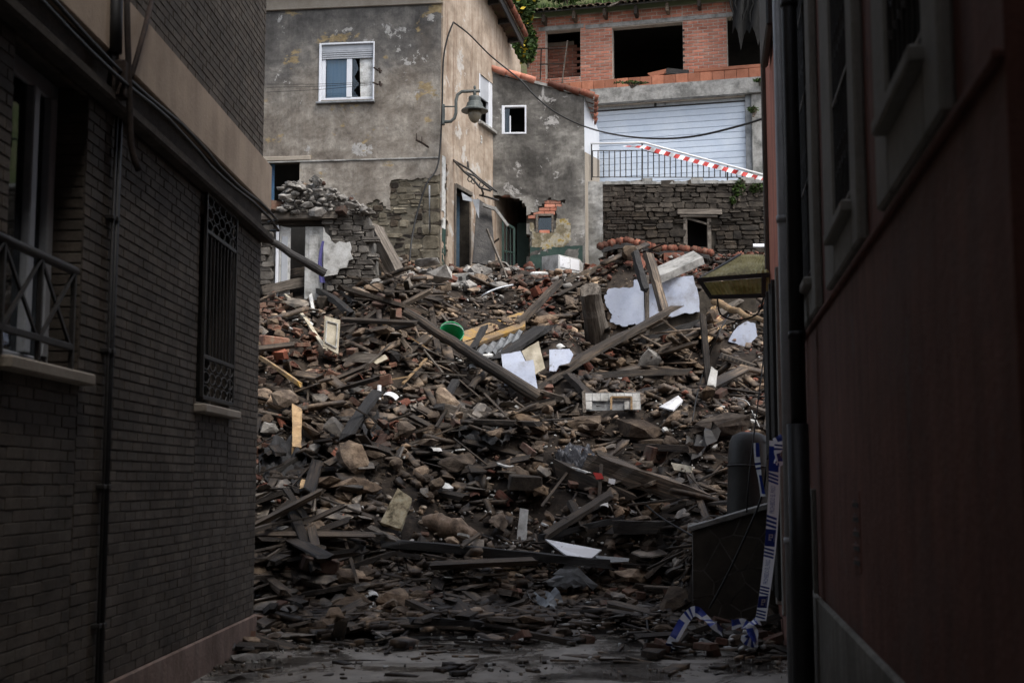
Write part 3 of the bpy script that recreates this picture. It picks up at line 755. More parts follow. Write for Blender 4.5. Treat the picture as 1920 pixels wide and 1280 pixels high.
for (a, b, zb, c, d, zs_, zt) in wins:
    s = MB()
    s.cbox((a, -.05, zb), (c, .0, zt + .3), .012); s.cbox((d, -.05, zb), (b, .0, zt + .3), .012); s.cbox((c, -.05, zb), (d, .0, zs_ - .06), .012); s.cbox((c, -.05, zt), (d, 0, zt + .3), .012)
    w = part('window_surround', s, M['surround'], rbld)
    part('sill', MB().cbox((c - .05, -.10, zs_ - .06), (d + .05, .2, zs_), .01), M['surround'], w)
    part('pane', MB().box((c, .2, zs_), (d, .21, zt)), M['glass'], w)
    part('frame', MB().cbox((c, .16, zs_), (c + .06, .22, zt), .006).cbox((d - .06, .16, zs_), (d, .22, zt), .006).cbox(((c + d) / 2 - .03, .16, zs_), ((c + d) / 2 + .03, .22, zt), .006), M['greywood'], w)
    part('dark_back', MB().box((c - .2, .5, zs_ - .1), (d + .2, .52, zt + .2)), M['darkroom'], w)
for k, ((a, b, zb, c, d, zs_, zt), lab) in enumerate(zip(wins, ('dark iron grille on the red building window closest to the camera', 'dark iron grille on the middle window of the red building', 'dark iron grille on the red building window beside the drainpipes'))):
    t = thing('window_grille', lab, 'grille', FR.M, 'grilles on the red building'); n = max(5, round((d - c) / .12))
    for i in range(n + 1):
        u = c + .02 + (d - c - .04) * i / n; part('upright_bar', MB().tube([(u, -.03, zs_ + .04), (u, -.03, zt - .04)], .009, 6), M['iron'], t)
    for zz in np.arange(zs_ + .06, zt, .62): part('cross_rail', MB().cbox((c, -.042, zz - .012), (d, -.018, zz + .012), .003), M['iron'], t)
    for zz in np.arange(zs_ + .35, zt, .62):
        for i in range(n):
            u = c + .02 + (d - c - .04) * (i + .5) / n
            part('scroll', MB().tube([(u + .04 * math.cos(q * .7), -.03, zz + .07 * math.sin(q * .7)) for q in range(10)], .006, 4), M['iron'], t)
va, vz1 = fu(1605, 928); vz0 = fu(1605, 1060)[1]
vt = thing('wall_vent', 'narrow upright vent with five dark slots in the red wall', 'vent', FR.M)
part('backing', MB().box((va - .16, -.004, vz0 - .02), (va + .16, .0, vz1 + .02)), M['red'], vt)
for i in range(5):
    h_ = (vz1 - vz0) / 5; z = vz0 + i * h_
    part('slot', MB().prism([(va - .13, z + .01), (va + .13, z + .01), (va + .13, z + h_ - .04), (va - .04, z + h_ - .02), (va - .13, z + h_ - .06)], -.008, -.004), M['char_and_hole'], vt)  # flat black plate; the slot's shade is put into its colour
    part('louver', MB().add([(va - .09, -.004, z + h_ - .03), (va + .09, -.004, z + h_ - .03), (va + .09, -.014, z + h_ - .035), (va - .09, -.014, z + h_ - .035)], [(0, 1, 2, 3)]), M['red'], vt)
ma, mz1 = fu(1514, 915); mb_, mz0 = fu(1537, 1195)
mt = thing('meter_recess', 'empty dark meter box recess low in the red wall beside the black pipe', 'recess', FR.M)
part('frame', MB().cbox((ma, -.03, mz0), (ma + .04, .0, mz1), .005).cbox((mb_ - .04, -.03, mz0), (mb_, .0, mz1), .005).cbox((ma + .04, -.03, mz1 - .05), (mb_ - .04, 0, mz1), .005).cbox((ma + .04, -.03, mz0), (mb_ - .04, 0, mz0 + .05), .005), M['surround'], mt)
part('recess_shade', MB().box((ma + .04, -.006, mz0 + .05), (mb_ - .04, -.002, mz1 - .05)), M['char_and_hole'], mt)  # flat plate on the wall, black for the shade inside the recess
part('hanging_lid', MB().cbox((ma + .05, -.02, mz1 - .16), (mb_ - .06, -.008, mz1 - .06), .004), M['rust'], mt)
# pipes
gp = thing('drain_pipe', 'grey plastic downpipe down the corner of the red wall', 'pipe', FR.M, 'downpipes on the red wall')
gu = FR.uz(1476, 700, -.14)[0]
part('pipe', MB().tube([(gu, -.14, -.02), (gu, -.14, 3), (gu, -.14, 6.05)], .046, 14), M['grey'], gp, True)
for zz in (1.2, 3.55, 5.7): part('collar', MB().tube([(gu, -.14, zz), (gu, -.14, zz + .05)], .054, 14), M['grey'], gp, True)
bp = thing('drain_pipe', 'black iron downpipe with a thicker lower sleeve beside the grey pipe', 'pipe', FR.M, 'downpipes on the red wall')
bu = FR.uz(1496, 700, -.12)[0]
part('pipe', MB().tube([(bu, -.12, 1.9), (bu, -.12, 4), (bu, -.12, 8.2)], .052, 14), M['blackpipe'], bp, True)
part('sleeve', MB().tube([(bu, -.13, -.02), (bu, -.13, 2.03)], .072, 14), M['blackpipe'], bp, True)
for zz in (2.6, 4.9, 6.4): part('collar', MB().tube([(bu, -.12, zz), (bu, -.12, zz + .05)], .06, 14), M['blackpipe'], bp, True)
# wire loops by the pipe tops
def wire(name, label, pts, r=.012, group=None, m='cable', cat='cable', n=6):
    P = [Vector(p) for p in pts]; out = []
    for i in range(len(P) - 1):
        a, b, c, d = P[max(i - 1, 0)], P[i], P[i + 1], P[min(i + 2, len(P) - 1)]
        for k in range(6):
            t = k / 6; out.append(.5 * ((2 * b) + (c - a) * t + (2 * a - 5 * b + 4 * c - d) * t * t + (3 * b - a - 3 * c + d) * t ** 3))
    out.append(P[-1])
    return solo(name, MB().tube(out, r, n), M[m], label, cat, group, True)
wire('cable', 'looped black cable dangling across the top of the grey downpipe', [at(1480, -10, 11.1), at(1462, 30, 11.0), at(1466, 62, 11.0), at(1485, 70, 11.0), at(1472, 66, 10.95), at(1455, 80, 10.95), at(1458, 92, 10.95), at(1480, 85, 10.95)], .013, 'cables on the red wall')
wire('cable', 'grey brown cable running from the pipe tops along the red wall', [at(1466, 84, 11.0), at(1478, 78, 11.0), at(1488, 92, 10.9), at(1512, 66, 10.4), at(1532, 0, 9.6), at(1545, -60, 9.2)], .013, 'cables on the red wall', 'grey')

# ================================================================== ORANGE BUILDING beyond the pipes
Yend = 14.5
FO = Fr((cR.x + .02, cR.y), (-dR.x, -dR.y))
uE = -(Yend - cR.y) / dR.y
ob = thing('orange_building', 'orange red rendered house wall coloured as lit beyond drainpipes with a dark shuttered lower part', 'building', FO.M)
zs1 = FO.uz(1450, 545)[1]
w = MB(); w.add([(uE, 0, 0), (-.16, 0, 0), (-.16, 0, 10.5), (uE, 0, 10.5)], [(0, 1, 2, 3)]); w.add([(uE, 0, 0), (uE, 5, 0), (uE, 5, 10.5), (uE, 0, 10.5)], [(0, 1, 2, 3)])
part('wall', w, M['orange'], ob); part('roof', MB().box((uE - .3, -.55, 10.5), (-.2, 5, 10.7)), M['concrete'], ob)
part('corner_board', MB().cbox((uE - .03, -.05, zs1 - .2), (uE + .12, .0, 10.4), .01), M['greywood'], ob)
for (a, b) in ((-2.75, -1.95), (-1.55, -.85)):
    sh = part('shutter', MB().cbox((a, -.06, .5), (b, -.02, 3.5), .01), M['char_and_hole'], ob)
    for u in np.arange(a + .08, b - .05, .15): part('upright_bar', MB().cbox((u, -.10, .52), (u + .05, -.062, 3.5 + random.uniform(-.1, .15)), .006), M['iron'], sh)
    part('jamb', MB().cbox((b + .01, -.07, .4), (b + .10, 0, 3.7), .01), M['surround'], sh)
part('box', MB().cbox((-2.1, -.10, 6.1), (-.75, -.02, 7.6), .02), M['iron'], ob)
for k, (px, rr) in enumerate(((1441, .011), (1444, .014), (1438, .009), (1447, .010))):
    labs = ['thin black cable falling past the orange wall corner, first of a bundle', 'thick black cable hanging past the orange wall corner', 'wavy black cable hanging outermost at the orange corner', 'black cable hanging close against the orange wall']
    pts = [at(px + 6 * math.sin(i * 1.3 + k * 2), y, 14.9 - k * .12) for i, y in enumerate((-40, 110, 230, 350, 470, 600, 720, 830))]
    wire('cable', labs[k], pts, rr, 'cables hanging at the orange corner')
wire('cable', 'black cable slanting down past the stone clad wall to the rubble', [at(1440, 850, 13.6), at(1428, 930, 13.6), at(1395, 1010, 13.6), at(1362, 1080, 13.65), at(1330, 1140, 13.7)], .012, None)
wire('cable', 'thin black cable hanging straight beside the striped tape', [at(1446, 560, 15.5), at(1428, 700, 14.6), at(1406, 880, 13.9), at(1400, 960, 13.9)], .008, None)
# yellow awning on the orange wall
av = thing('awning', 'yellowed corrugated plastic awning sticking out from the orange wall corner', 'awning', Matrix.Translation(at(1440, 530, 14.5)))
oA = at(1440, 530, 14.5)
def A(px, py, Y): return at(px, py, Y) - oA
top = MB(); n = 14
quad = [A(1310, 522, 14.35), A(1442, 512, 14.2), A(1440, 478, 15.3), A(1388, 478, 15.3)]
vs, fs = [], []
for i in range(n * 2 + 1):
    t = i / (n * 2); off = Vector((0, 0, .014 if i % 2 else -.014))
    vs += [quad[0].lerp(quad[1], t) + off, quad[3].lerp(quad[2], t) + off]
for i in range(n * 2): fs.append((2 * i, 2 * i + 2, 2 * i + 3, 2 * i + 1))
top.add(vs, fs); part('corrugated_top', top, M['awning'], av)
fr = MB(); quad = [A(1316, 530, 14.33), A(1442, 520, 14.18), A(1442, 552, 14.18), A(1334, 556, 14.3)]
vs, fs = [], []
for i in range(n * 2 + 1):
    t = i / (n * 2); off = Vector((0, .012 if i % 2 else -.012, 0))
    vs += [quad[3].lerp(quad[2], t) + off, quad[0].lerp(quad[1], t) + off]
for i in range(n * 2): fs.append((2 * i, 2 * i + 2, 2 * i + 3, 2 * i + 1))
fr.add(vs, fs); part('front_valance', fr, M['awning'], av)
for (p, q) in (((1310, 525, 14.3), (1442, 515, 14.15)), ((1330, 557, 14.28), (1442, 554, 14.15)), ((1310, 526, 14.32), (1388, 479, 15.3)), ((1312, 526, 14.3), (1332, 556, 14.28)), ((1432, 516, 14.13), (1432, 556, 14.13))):
    part('frame_bar', MB().beam(A(*p), A(*q), .035, .045, 0, 2, 0, 0), M['iron'], av)

# ================================================================== PATCHED HOUSE (left, behind the heap)
cH = at(826, 300, 27.8)
aH = math.radians(6.5)
FH = Fr((cH.x, cH.y), (math.cos(aH), -math.sin(aH)))
FS = Fr((cH.x, cH.y), (math.sin(math.radians(20)), math.cos(math.radians(20))))
ho = thing('patched_house', 'two storey house with patched grey and beige render and peeling stonework corner', 'house', FH.M)
def hz(px, py): return FH.uz(px, py)
wl, wt = hz(600, 83); wr, wbm = hz(702, 186)
dl_, dt_ = hz(470, 304); dr_, db_ = hz(561, 395)
HW = (wl, wr, wbm, wt); HD = (-8.0, dr_, db_ - 1.2, dt_)
ZT = hz(660, 6)[1] + .15
peel = [hz(*p) for p in ((676, 470), (664, 420), (676, 388), (700, 378), (716, 386), (735, 392), (728, 372), (730, 340), (752, 336), (778, 338), (805, 334), (829, 326), (829, 560), (676, 560))]
peel2 = [hz(*p) for p in ((748, 398), (738, 404), (736, 388), (748, 384))]
def keepH(u, z):
    if HW[0] < u < HW[1] and HW[2] < z < HW[3]: return False
    if HD[0] < u < HD[1] and HD[2] < z < HD[3]: return False
    nz_ = noise.noise(Vector((u * 3, z * 3, 8))) * .08
    if inpoly(peel, u + nz_, z + nz_): return False
    return True
s = MB(); sheet(FH, s, -7.5, 0.0, 4.8, ZT, .075, keepH, -.035, .035, us=HW[:2] + (HD[1],), zs=HW[2:] + HD[2:], rough=.012, jit=.35)
part('render_coat', s, M['house'], ho)
core = MB(); walled(FH, core, -7.5, 0.0, 4.5, ZT + .3, [HW, HD], .002, .32); part('wall', core, M['ochremortar'], ho)
M['ochrestone'] = mat('ochre_wall_stone', [(.085, .072, .05), (.145, .125, .09), (.20, .178, .135)], 6, .88, .6, 30, .25, hue=(.85, .85, .85))
masonry(ho, lambda u, z: inpoly([(p[0] + (-.06 if p[0] < -.05 else 0), p[1]) for p in peel], u, z) and u < -.1, peel[0][0] - .2, -.02, peel[-1][1], max(p[1] for p in peel), (.10, .2), (.16, .42), [M['ochrestone'], M['ochrestone'], M['wallstone']], -.012, .05)
# corner quoins
z = 5.2
while z < max(p[1] for p in peel) - .1:
    h_ = random.uniform(.2, .32); part('corner_stone', stone_poly(-.34 - random.uniform(0, .1), -.01, z, z + h_, -.03, .05, .05), M['ochrestone'], ho); z += h_ + .01
u_, zl = hz(700, 299)
part('string_course', MB().cbox((-7.5, -.06, zl - .03), (-.02, -.03, zl + .005), .006), M['concrete'], ho)
zc = hz(660, 16)[1]
part('eaves_cornice', MB().cbox((-7.5, -.10, zc), (0.05, -.03, zc + .03), .01).cbox((-7.5, -.05, zc + .03), (0.0, -.03, ZT + .3), .01), M['sill'], ho)
# window
wt_ = part('window', MB().cbox((wl + .0, -.06, wbm - .05), (wl + .05, .05, wt), .006).cbox((wr - .03, -.06, wbm - .05), (wr, .05, wt), .006).cbox((wl + .05, -.055, wt - .04), (wr - .03, .05, wt), .006)
           .cbox((wl + .05, .03, wbm), (wr - .03, .09, wbm + .07), .006).cbox((wl + .05, .03, wbm + .07), (wl + .13, .09, wt - .32), .006).cbox((wl + .62, .02, wbm + .07), (wl + .74, .09, wt - .32), .006).cbox((wr - .06, .03, wbm + .07), (wr - .03, .09, wt - .32), .006), M['pvc'], ho)
part('sill', MB().cbox((wl - .05, -.12, wbm - .09), (wr + .02, .05, wbm - .045), .008), M['zinc'], wt_)
part('shutter_box', MB().cbox((wl + .05, .0, wt - .18), (wr - .03, .06, wt - .04), .006), M['aluminium'], wt_)
for k in range(4): part('slat', MB().cbox((wl + .05, .0 + .002 * k, wt - .22 - .047 * k), (wr - .03, .025, wt - .18 - .047 * k), .008), M['aluminium'], wt_)
part('pane', MB().box((wl + .13, .055, wbm + .07), (wl + .62, .061, wt - .32)), M['glass'], wt_)
part('curtain', MB().box((wl + .13, .15, wbm + .07), (wl + .64, .155, wt - .32)), M['curtain'], wt_)
zz0, zz1 = wbm + .07, wt - .32; uu = wl + .74
part('broken_pane', MB().prism([(uu, zz0), (uu + .16, zz0), (uu + .04, zz0 + .17), (uu + .17, zz0 + .30), (uu + .05, zz0 + .48), (uu + .15, zz0 + .66), (uu + .06, zz1), (uu, zz1)], .055, .06), M['glass'], wt_)
part('broken_pane', MB().prism([(uu + .20, zz0), (wr - .06, zz0), (wr - .06, zz1), (uu + .17, zz1)], .058, .064), M['dirtywhite'], wt_)
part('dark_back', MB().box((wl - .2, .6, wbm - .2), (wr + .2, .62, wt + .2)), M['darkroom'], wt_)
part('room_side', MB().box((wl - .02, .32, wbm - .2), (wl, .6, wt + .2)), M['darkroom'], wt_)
# doorway at the left, black with a blue post
part('dark_back', MB().box((HD[0], 1.6, HD[2]), (HD[1] + .3, 1.62, HD[3] + 1.6)), M['darkroom'], ho)
pu = hz(505, 360)[0]
part('blue_post', MB().cbox((pu - .02, .14, HD[2]), (pu + .06, .2, HD[3] - .02), .01), M['bluepost'], ho)
part('lintel', MB().cbox((-7.5, -.05, dt_ + .002), (dr_ + .25, .0, dt_ + .10), .01), M['sill'], ho)
# side face
def sz(px, py, dy=0): return FS.uz(px, py, dy)
hs_ = thing('house_side_parts', '', '', FS.M); hs_.name = 'side_wall'
for k in ('label', 'category'):
    if k in hs_: del hs_[k]
hs_.parent = ho; hs_.matrix_basis = FH.M.inverted() @ FS.M
sw0, swt = sz(896, 137); sw1, swb = sz(926, 250)
sd0, sdt = sz(852, 352); sd1, sdb = sz(880, 500)
g0u, g0z = sz(912, 0); g1u, g1z = sz(943, 60)
slope = (g1z - g0z) / (g1u - g0u)
def keepS(u, z):
    if sw0 < u < sw1 and swb < z < swt: return False
    if sd0 < u < sd1 and z < sdt: return False
    if z > g1z + (u - g1u) * slope: return False
    if u < .33 + noise.noise(Vector((z * 2, 3, 1))) * .05 and u > .17 and z < sdt + .45 + noise.noise(Vector((u * 4, z, 1))) * .2: return False
    return True
s = MB(); sheet(FS, s, 0.0, 5.2, 4.8, 14.5, .075, keepS, -.035, .035, us=(sw0, sw1, sd0, sd1), zs=(swb, swt, sdt), rough=.012)
part('render_coat', s, M['side'], hs_)
core = MB(); walled(FS, core, 0.03, 5.2, 4.5, 11.5, [(sw0, sw1, swb, swt), (sd0, sd1, 4.5, sdt)], .002, .25); part('wall_core', core, M['earthmortar'], hs_)
z = 5.2
strip = part('render_strip', sheet(FS, MB(), 0.0, .18, 7.2, sdt + .55, .05, lambda u, z: noise.noise(Vector((u * 6, z * 3, 4))) < .35, -.05, .02), M['dirtywhite'], hs_)
part('dado_paint', sheet(FS, MB(), .02, .2, 5.7, 7.2, .05, lambda u, z: noise.noise(Vector((u * 6, z * 3, 9))) < .3, -.048, .02), M['greendoor'], hs_)
part('door_frame', MB().cbox((sd0 - .1, -.06, 5.2), (sd0, .1, sdt + .08), .008).cbox((sd0, -.06, sdt), (sd1 + .05, .1, sdt + .1), .008), M['greywood'], hs_)
part('room_wall', MB().box((sd0 - .3, .9, 5.0), (sd1 + .8, .92, sdt + .3)), M['blue'], hs_)
part('room_side', MB().box((sd1, .25, 5.0), (sd1 + .03, .9, sdt + .3)), M['blue'], hs_)
sf = part('side_window', MB().cbox((sw0, -.04, swb), (sw0 + .07, .06, swt), .006).cbox((sw1 - .4, -.02, swb), (sw1, .06, swt), .006).cbox((sw0 + .07, .0, swb), (sw1 - .4, .06, swb + .08), .006), M['pvc'], hs_)
part('sill_ledge', MB().cbox((sw0 - .08, -.14, swb - .07), (sw1 + .05, .05, swb - .0), .008), M['concrete'], hs_)
part('dark_room', MB().box((sw0 - .1, .2, swb - .1), (sw1 + .1, .22, swt + .1)), M['darkroom'], hs_)
part('roller_shutter', MB().cbox((sw0 + .07, -.01, swt - .55), (sw1 - .4, .03, swt), .006), M['aluminium'], hs_)
# number 3 by the side window
fc = bpy.data.curves.new('house_number', 'FONT'); fc.body = '3'; fc.size = .26; fc.extrude = .004
fo = bpy.data.objects.new('house_number', fc); COL.objects.link(fo); dgm = bpy.context.evaluated_depsgraph_get()
me3 = bpy.data.meshes.new_from_object(fo.evaluated_get(dgm)); bpy.data.objects.remove(fo); me3.materials.append(M['dirtywhite'])
o = link('house_number', me3, hs_); u3, z3 = sz(900, 262); o.location = (u3 - .1, -.05, z3 - .1); o.rotation_euler = (math.pi / 2, 0, 0)
# roof: slab on the gable slope with overhang towards the viewer, and the eave over the front
def gz(u): return g1z + (u - g1u) * slope
rs = MB(); rs.prism([(-.5, gz(-.5) + .02), (4.4, gz(4.4) + .02), (4.4, gz(4.4) + .14), (-.5, gz(-.5) + .14)], -.42, .8)
part('roof_verge', rs, M['roof'], hs_)
for k in range(9):
    u = 1.2 + k * .36; part('roof_tile', MB().tube([(u, -.46, gz(u) + .17), (u + .34, -.46, gz(u + .34) + .17)], [.085, .07], 8), M['tile'], hs_, True)
part('barge_board', MB().prism([(-.5, gz(-.5) - .16), (4.4, gz(4.4) - .16), (4.4, gz(4.4) + .02), (-.5, gz(-.5) + .02)], -.40, -.36), M['char_and_hole'], hs_)
for k in range(5):
    u = 1.4 + k * .7; part('rafter', MB().box((u, -.36, gz(u) - .12), (u + .08, .0, gz(u) - .02)), M['char_and_hole'], hs_)
ev = MB(); ev.box((-7.5, -.5, ZT + .26), (.25, .3, ZT + .34)); part('eaves', ev, M['char_and_hole'], ho)
rf = MB(); rf.add([(-7.5, -.6, ZT + .33), (.3, -.6, ZT + .33), (.3, 4.2, ZT + 1.9), (-7.5, 4.2, ZT + 1.9)], [(0, 1, 2, 3)]); part('roof', rf, M['roof'], ho)
# things on the house
lp = thing('street_lamp', 'grey green wall lantern on a curved bracket at the house corner', 'street lamp', Matrix.Translation(at(832, 200, 27.6)))
o0 = at(832, 200, 27.6)
def Lp(px, py, Y=27.45): return at(px, py, Y) - o0
part('wall_plate', MB().cbox(Lp(829, 236, 27.62), Lp(834, 195, 27.5), .01), M['lampgrey'], lp)
arm = [Lp(833, 229), Lp(845, 228), Lp(852, 222), Lp(855, 212), Lp(855, 190), Lp(858, 178), Lp(866, 172), Lp(890, 171), Lp(900, 171)]
part('arm', MB().tube(arm, .035, 10), M['lampgrey'], lp, True)
part('stay', MB().tube([Lp(833, 200), Lp(855, 200)], .016, 8), M['lampgrey'], lp, True)
def lathe(c, prof, n=20):
    mb = MB()
    for i, (r, z) in enumerate(prof):
        for k in range(n): mb.v.append((c[0] + r * math.cos(2 * math.pi * k / n), c[1] + r * math.sin(2 * math.pi * k / n), c[2] + z))
    for i in range(len(prof) - 1):
        for k in range(n): mb.f.append((i * n + k, i * n + (k + 1) % n, (i + 1) * n + (k + 1) % n, (i + 1) * n + k)); mb.m.append(0)
    mb.f += [tuple(range(n - 1, -1, -1)), tuple((len(prof) - 1) * n + k for k in range(n))]; mb.m += [0, 0]
    return mb
lc = Lp(890, 210); k_ = 27.45 / F
part('finial', lathe(lc, [(.012, 52 * k_), (.03, 50 * k_), (.03, 46 * k_), (.015, 44 * k_), (.035, 40 * k_), (.035, 30 * k_)], 10), M['lampgrey'], lp, True)
part('lamp_shade', lathe(lc, [(11 * k_, 30 * k_), (12 * k_, 27 * k_), (12 * k_, 20 * k_), (15 * k_, 17 * k_), (17 * k_, 9 * k_), (18 * k_, 8 * k_), (26 * k_, 3 * k_), (26 * k_, 1 * k_), (14 * k_, 1.5 * k_)]), M['lampgrey'], lp)
part('globe', lathe(lc, [(13 * k_, 1 * k_), (13 * k_, -6 * k_), (11 * k_, -13 * k_), (7 * k_, -19 * k_), (2 * k_, -22 * k_)]), M['lampglass'], lp, True)
wire('cable', 'black cable running down the house corner past the lamp and sagging to the rubble', [at(850, 42, 27.65), at(838, 75, 27.6), at(831, 118, 27.6), at(829, 200, 27.6), at(825, 280, 27.55), at(818, 318, 27.45), at(800, 345, 27.3), at(782, 400, 27.2), at(772, 450, 27.0), at(768, 490, 26.6)], .02)
wire('cable', 'black cable from the house corner drooping across the white garage door to the orange house', [at(850, 42, 27.65), at(880, 65, 28.5), at(920, 105, 29.6), at(975, 150, 29.4), at(1003, 180, 29.2), at(1040, 210, 28.5), at(1090, 235, 27.5), at(1150, 252, 25.5), at(1225, 260, 23.0), at(1300, 256, 21.5), at(1380, 238, 20.0), at(1438, 220, 18.9)], .018)
for k, (y1, y2, lab) in enumerate(((158, 155, 'upper clothes line wire across the patched facade'), (164, 157, 'middle clothes line wire across the patched facade'), (173, 160, 'lowest clothes line wire across the patched facade'))):
    wire('wire', lab, [at(500, y1, 27.9), at(600, (y1 + y2) / 2 + 1.5, 27.8), at(697, y2 - 1, 27.65)], .005, 'clothes lines on the patched house', 'cable', 'wire', 4)
wire('wire', 'thin taut wire strung beneath the eaves of the patched house', [at(480, 27, 27.9), at(600, 19, 27.75), at(700, 14, 27.6), at(826, 8, 27.5)], .006, None, 'cable', 'wire', 4)
for (px, py, qx, qy, lab) in ((701, 127, 715, 133, 'rusty clothes line bracket, upper one beside the broken window'), (699, 155, 716, 158, 'rusty clothes line bracket, lower one beside the broken window')):
    b_ = MB().tube([at(px, py, 27.45), at((px + qx) / 2, (py + qy) / 2 + 2, 27.4), at(qx, qy, 27.75)], .022, 6); b_.tube([at(qx - 4, qy - 5, 27.5), at(qx - 2, qy + 4, 27.5)], .03, 6)
    solo('line_bracket', b_, M['rust'], lab, 'bracket', 'clothes line brackets')
solo('iron_peg', MB().tube([at(780, 262, 27.4), at(795, 270, 27.5), at(803, 276, 27.75)], .025, 6).tube([at(781, 263, 27.4), at(781, 250, 27.4)], .01, 5).tube([at(791, 268, 27.45), at(791, 256, 27.45)], .01, 5), M['rust'], 'rusty pronged iron bracket low on the patched house corner', 'bracket')
solo('steel_pole', MB().tube([hit(806, 505), at(806, 430, 27.3), at(805, 348, 27.4)], .022, 8), M['steel'], 'thin grey steel pole standing against the stone corner of the house', 'pole', smooth=True)
# collapsed iron porch canopy on the side
pc = thing('iron_canopy', 'twisted wrought iron porch canopy frame torn from the house side door', 'canopy', Matrix.Translation(at(880, 330, 28.3)))
oc = at(880, 330, 28.3)
def C_(px, py, Y): return at(px, py, Y) - oc
for pts in ([(850, 300, 28.4), (870, 322, 28.0), (885, 334, 27.7), (900, 352, 27.5), (920, 358, 27.4)], [(852, 302, 28.5), (880, 318, 28.6), (900, 336, 28.4), (931, 359, 27.6)], [(870, 322, 28.0), (890, 330, 28.2), (905, 343, 28.0)], [(905, 343, 28.0), (922, 356, 27.6)], [(878, 315, 28.7), (877, 304, 28.8)], [(900, 366, 28.2), (915, 370, 27.9), (935, 376, 27.7)], [(902, 352, 27.5), (906, 362, 27.6), (905, 368, 27.7)]):
    part('bar', MB().tube([C_(*p) for p in pts], .024, 6), M['iron'], pc, True)
for (px, py) in ((881, 336), (888, 340), (903, 346)):
    part('scroll', MB().tube([C_(px + 4 * math.cos(q * .7), py + 5 * math.sin(q * .7), 27.8) for q in range(9)], .012, 5), M['iron'], pc, True)
sht = MB().prism([(0, 0), (.16, .02), (.15, -.42), (.10, -.3)], 0, .01); sht.prism([(-.25, .15), (0, .02), (.0, -.05), (-.22, -.02)], .02, .03)
sh = link('torn_sheet', sht.mesh('torn_sheet', M['steel'])); sh.location = at(886, 374, 28.2); sh.rotation_euler = (0, 0, .3)
tag(sh, 'torn triangular metal sheet hanging by the blue doorway', 'metal sheet')

# ================================================================== GREY CEMENT HOUSE between the patched house and the garage
cG = at(925, 300, 30.8)
aG = math.radians(3)
FG = Fr((cG.x, cG.y), (math.cos(aG), -math.sin(aG)))
gh = thing('cement_house', 'small dark cement house with a red tiled verge and a tiny white window', 'house', FG.M)
def ghz(px, py, dy=0): return FG.uz(px, py, dy)
gR = ghz(1096, 300)[0]; gTL = ghz(925, 138)[1]; gTR = ghz(1108, 182)[1]
gw0, gwt = ghz(941, 199); gw1, gwb = ghz(987, 252)
gs0, gst = ghz(1009, 406); gs1, gsb = ghz(1034, 434)
hole = [ghz(*p) for p in ((905, 380), (922, 372), (940, 364), (965, 368), (978, 378), (988, 392), (986, 410), (990, 440), (992, 520), (905, 520))]
bare = [ghz(*p) for p in ((990, 404), (1000, 398), (1012, 400), (1014, 382), (1030, 374), (1048, 376), (1062, 372), (1056, 384), (1042, 390), (1044, 405), (1040, 410), (1040, 438), (1004, 438), (1000, 420), (992, 416))]
lich = [ghz(*p) for p in ((994, 408), (1006, 404), (1006, 436), (1040, 438), (1046, 408), (1066, 412), (1072, 440), (1060, 462), (1024, 468), (996, 462))]
def roofz(u): return gTL + (gTR - gTL) * u / gR
nz2 = lambda u, z: noise.noise(Vector((u * 4, z * 4, 2))) * .05
def keepG(u, z):
    if gw0 < u < gw1 and gwb < z < gwt or gs0 < u < gs1 and gsb < z < gst: return False
    if z > roofz(u): return False
    q = nz2(u, z)
    return not (inpoly(hole, u + q, z + q) or inpoly(bare, u + q, z + q))
fx = dict(us=(gw0, gw1, gs0, gs1), zs=(gwb, gwt, gsb, gst))
part('render_coat', sheet(FG, MB(), -.2, gR, 5.8, gTL, .07, keepG, -.04, .04, rough=.02, **fx), M['cement'], gh)
part('wall', sheet(FG, MB(), -.2, gR - .01, 5.8, gTL, .09, lambda u, z: not (gw0 < u < gw1 and gwb < z < gwt or gs0 < u < gs1 and gsb < z < gst or z > roofz(u) - .02 or inpoly(hole, u, z)), .003, .25, rough=.0, **fx), M['earthmortar'], gh)
part('lichen_patch', sheet(FG, MB(), -.2, gR, 6.4, 9.0, .05, lambda u, z: inpoly(lich, u + nz2(u, z), z) and not inpoly(bare, u, z) and not inpoly(hole, u, z) and not (gs0 < u < gs1 and gsb < z < gst), -.05, .012, rough=.01, **fx), M['lichen'], gh)
unit_red = MB().cbox((-.5, -.5, -.5), (.5, .5, .5), .06).mesh('brick', M['newbrick'])
bz = [p[1] for p in bare]; z = min(bz); r = 0
while z < max(bz):
    u = min(p[0] for p in bare) - (.14 if r % 2 else 0)
    while u < max(p[0] for p in bare):
        if inpoly(bare, u + .13, z + .045) and not (gs0 - .1 < u + .13 < gs1 + .1 and gsb < z + .045 < gst):
            o = link('brick', unit_red, gh); o.location = (u + .13, 0.0, z + .045); o.scale = (.255, .05, .078)
        u += .27
    z += .092; r += 1
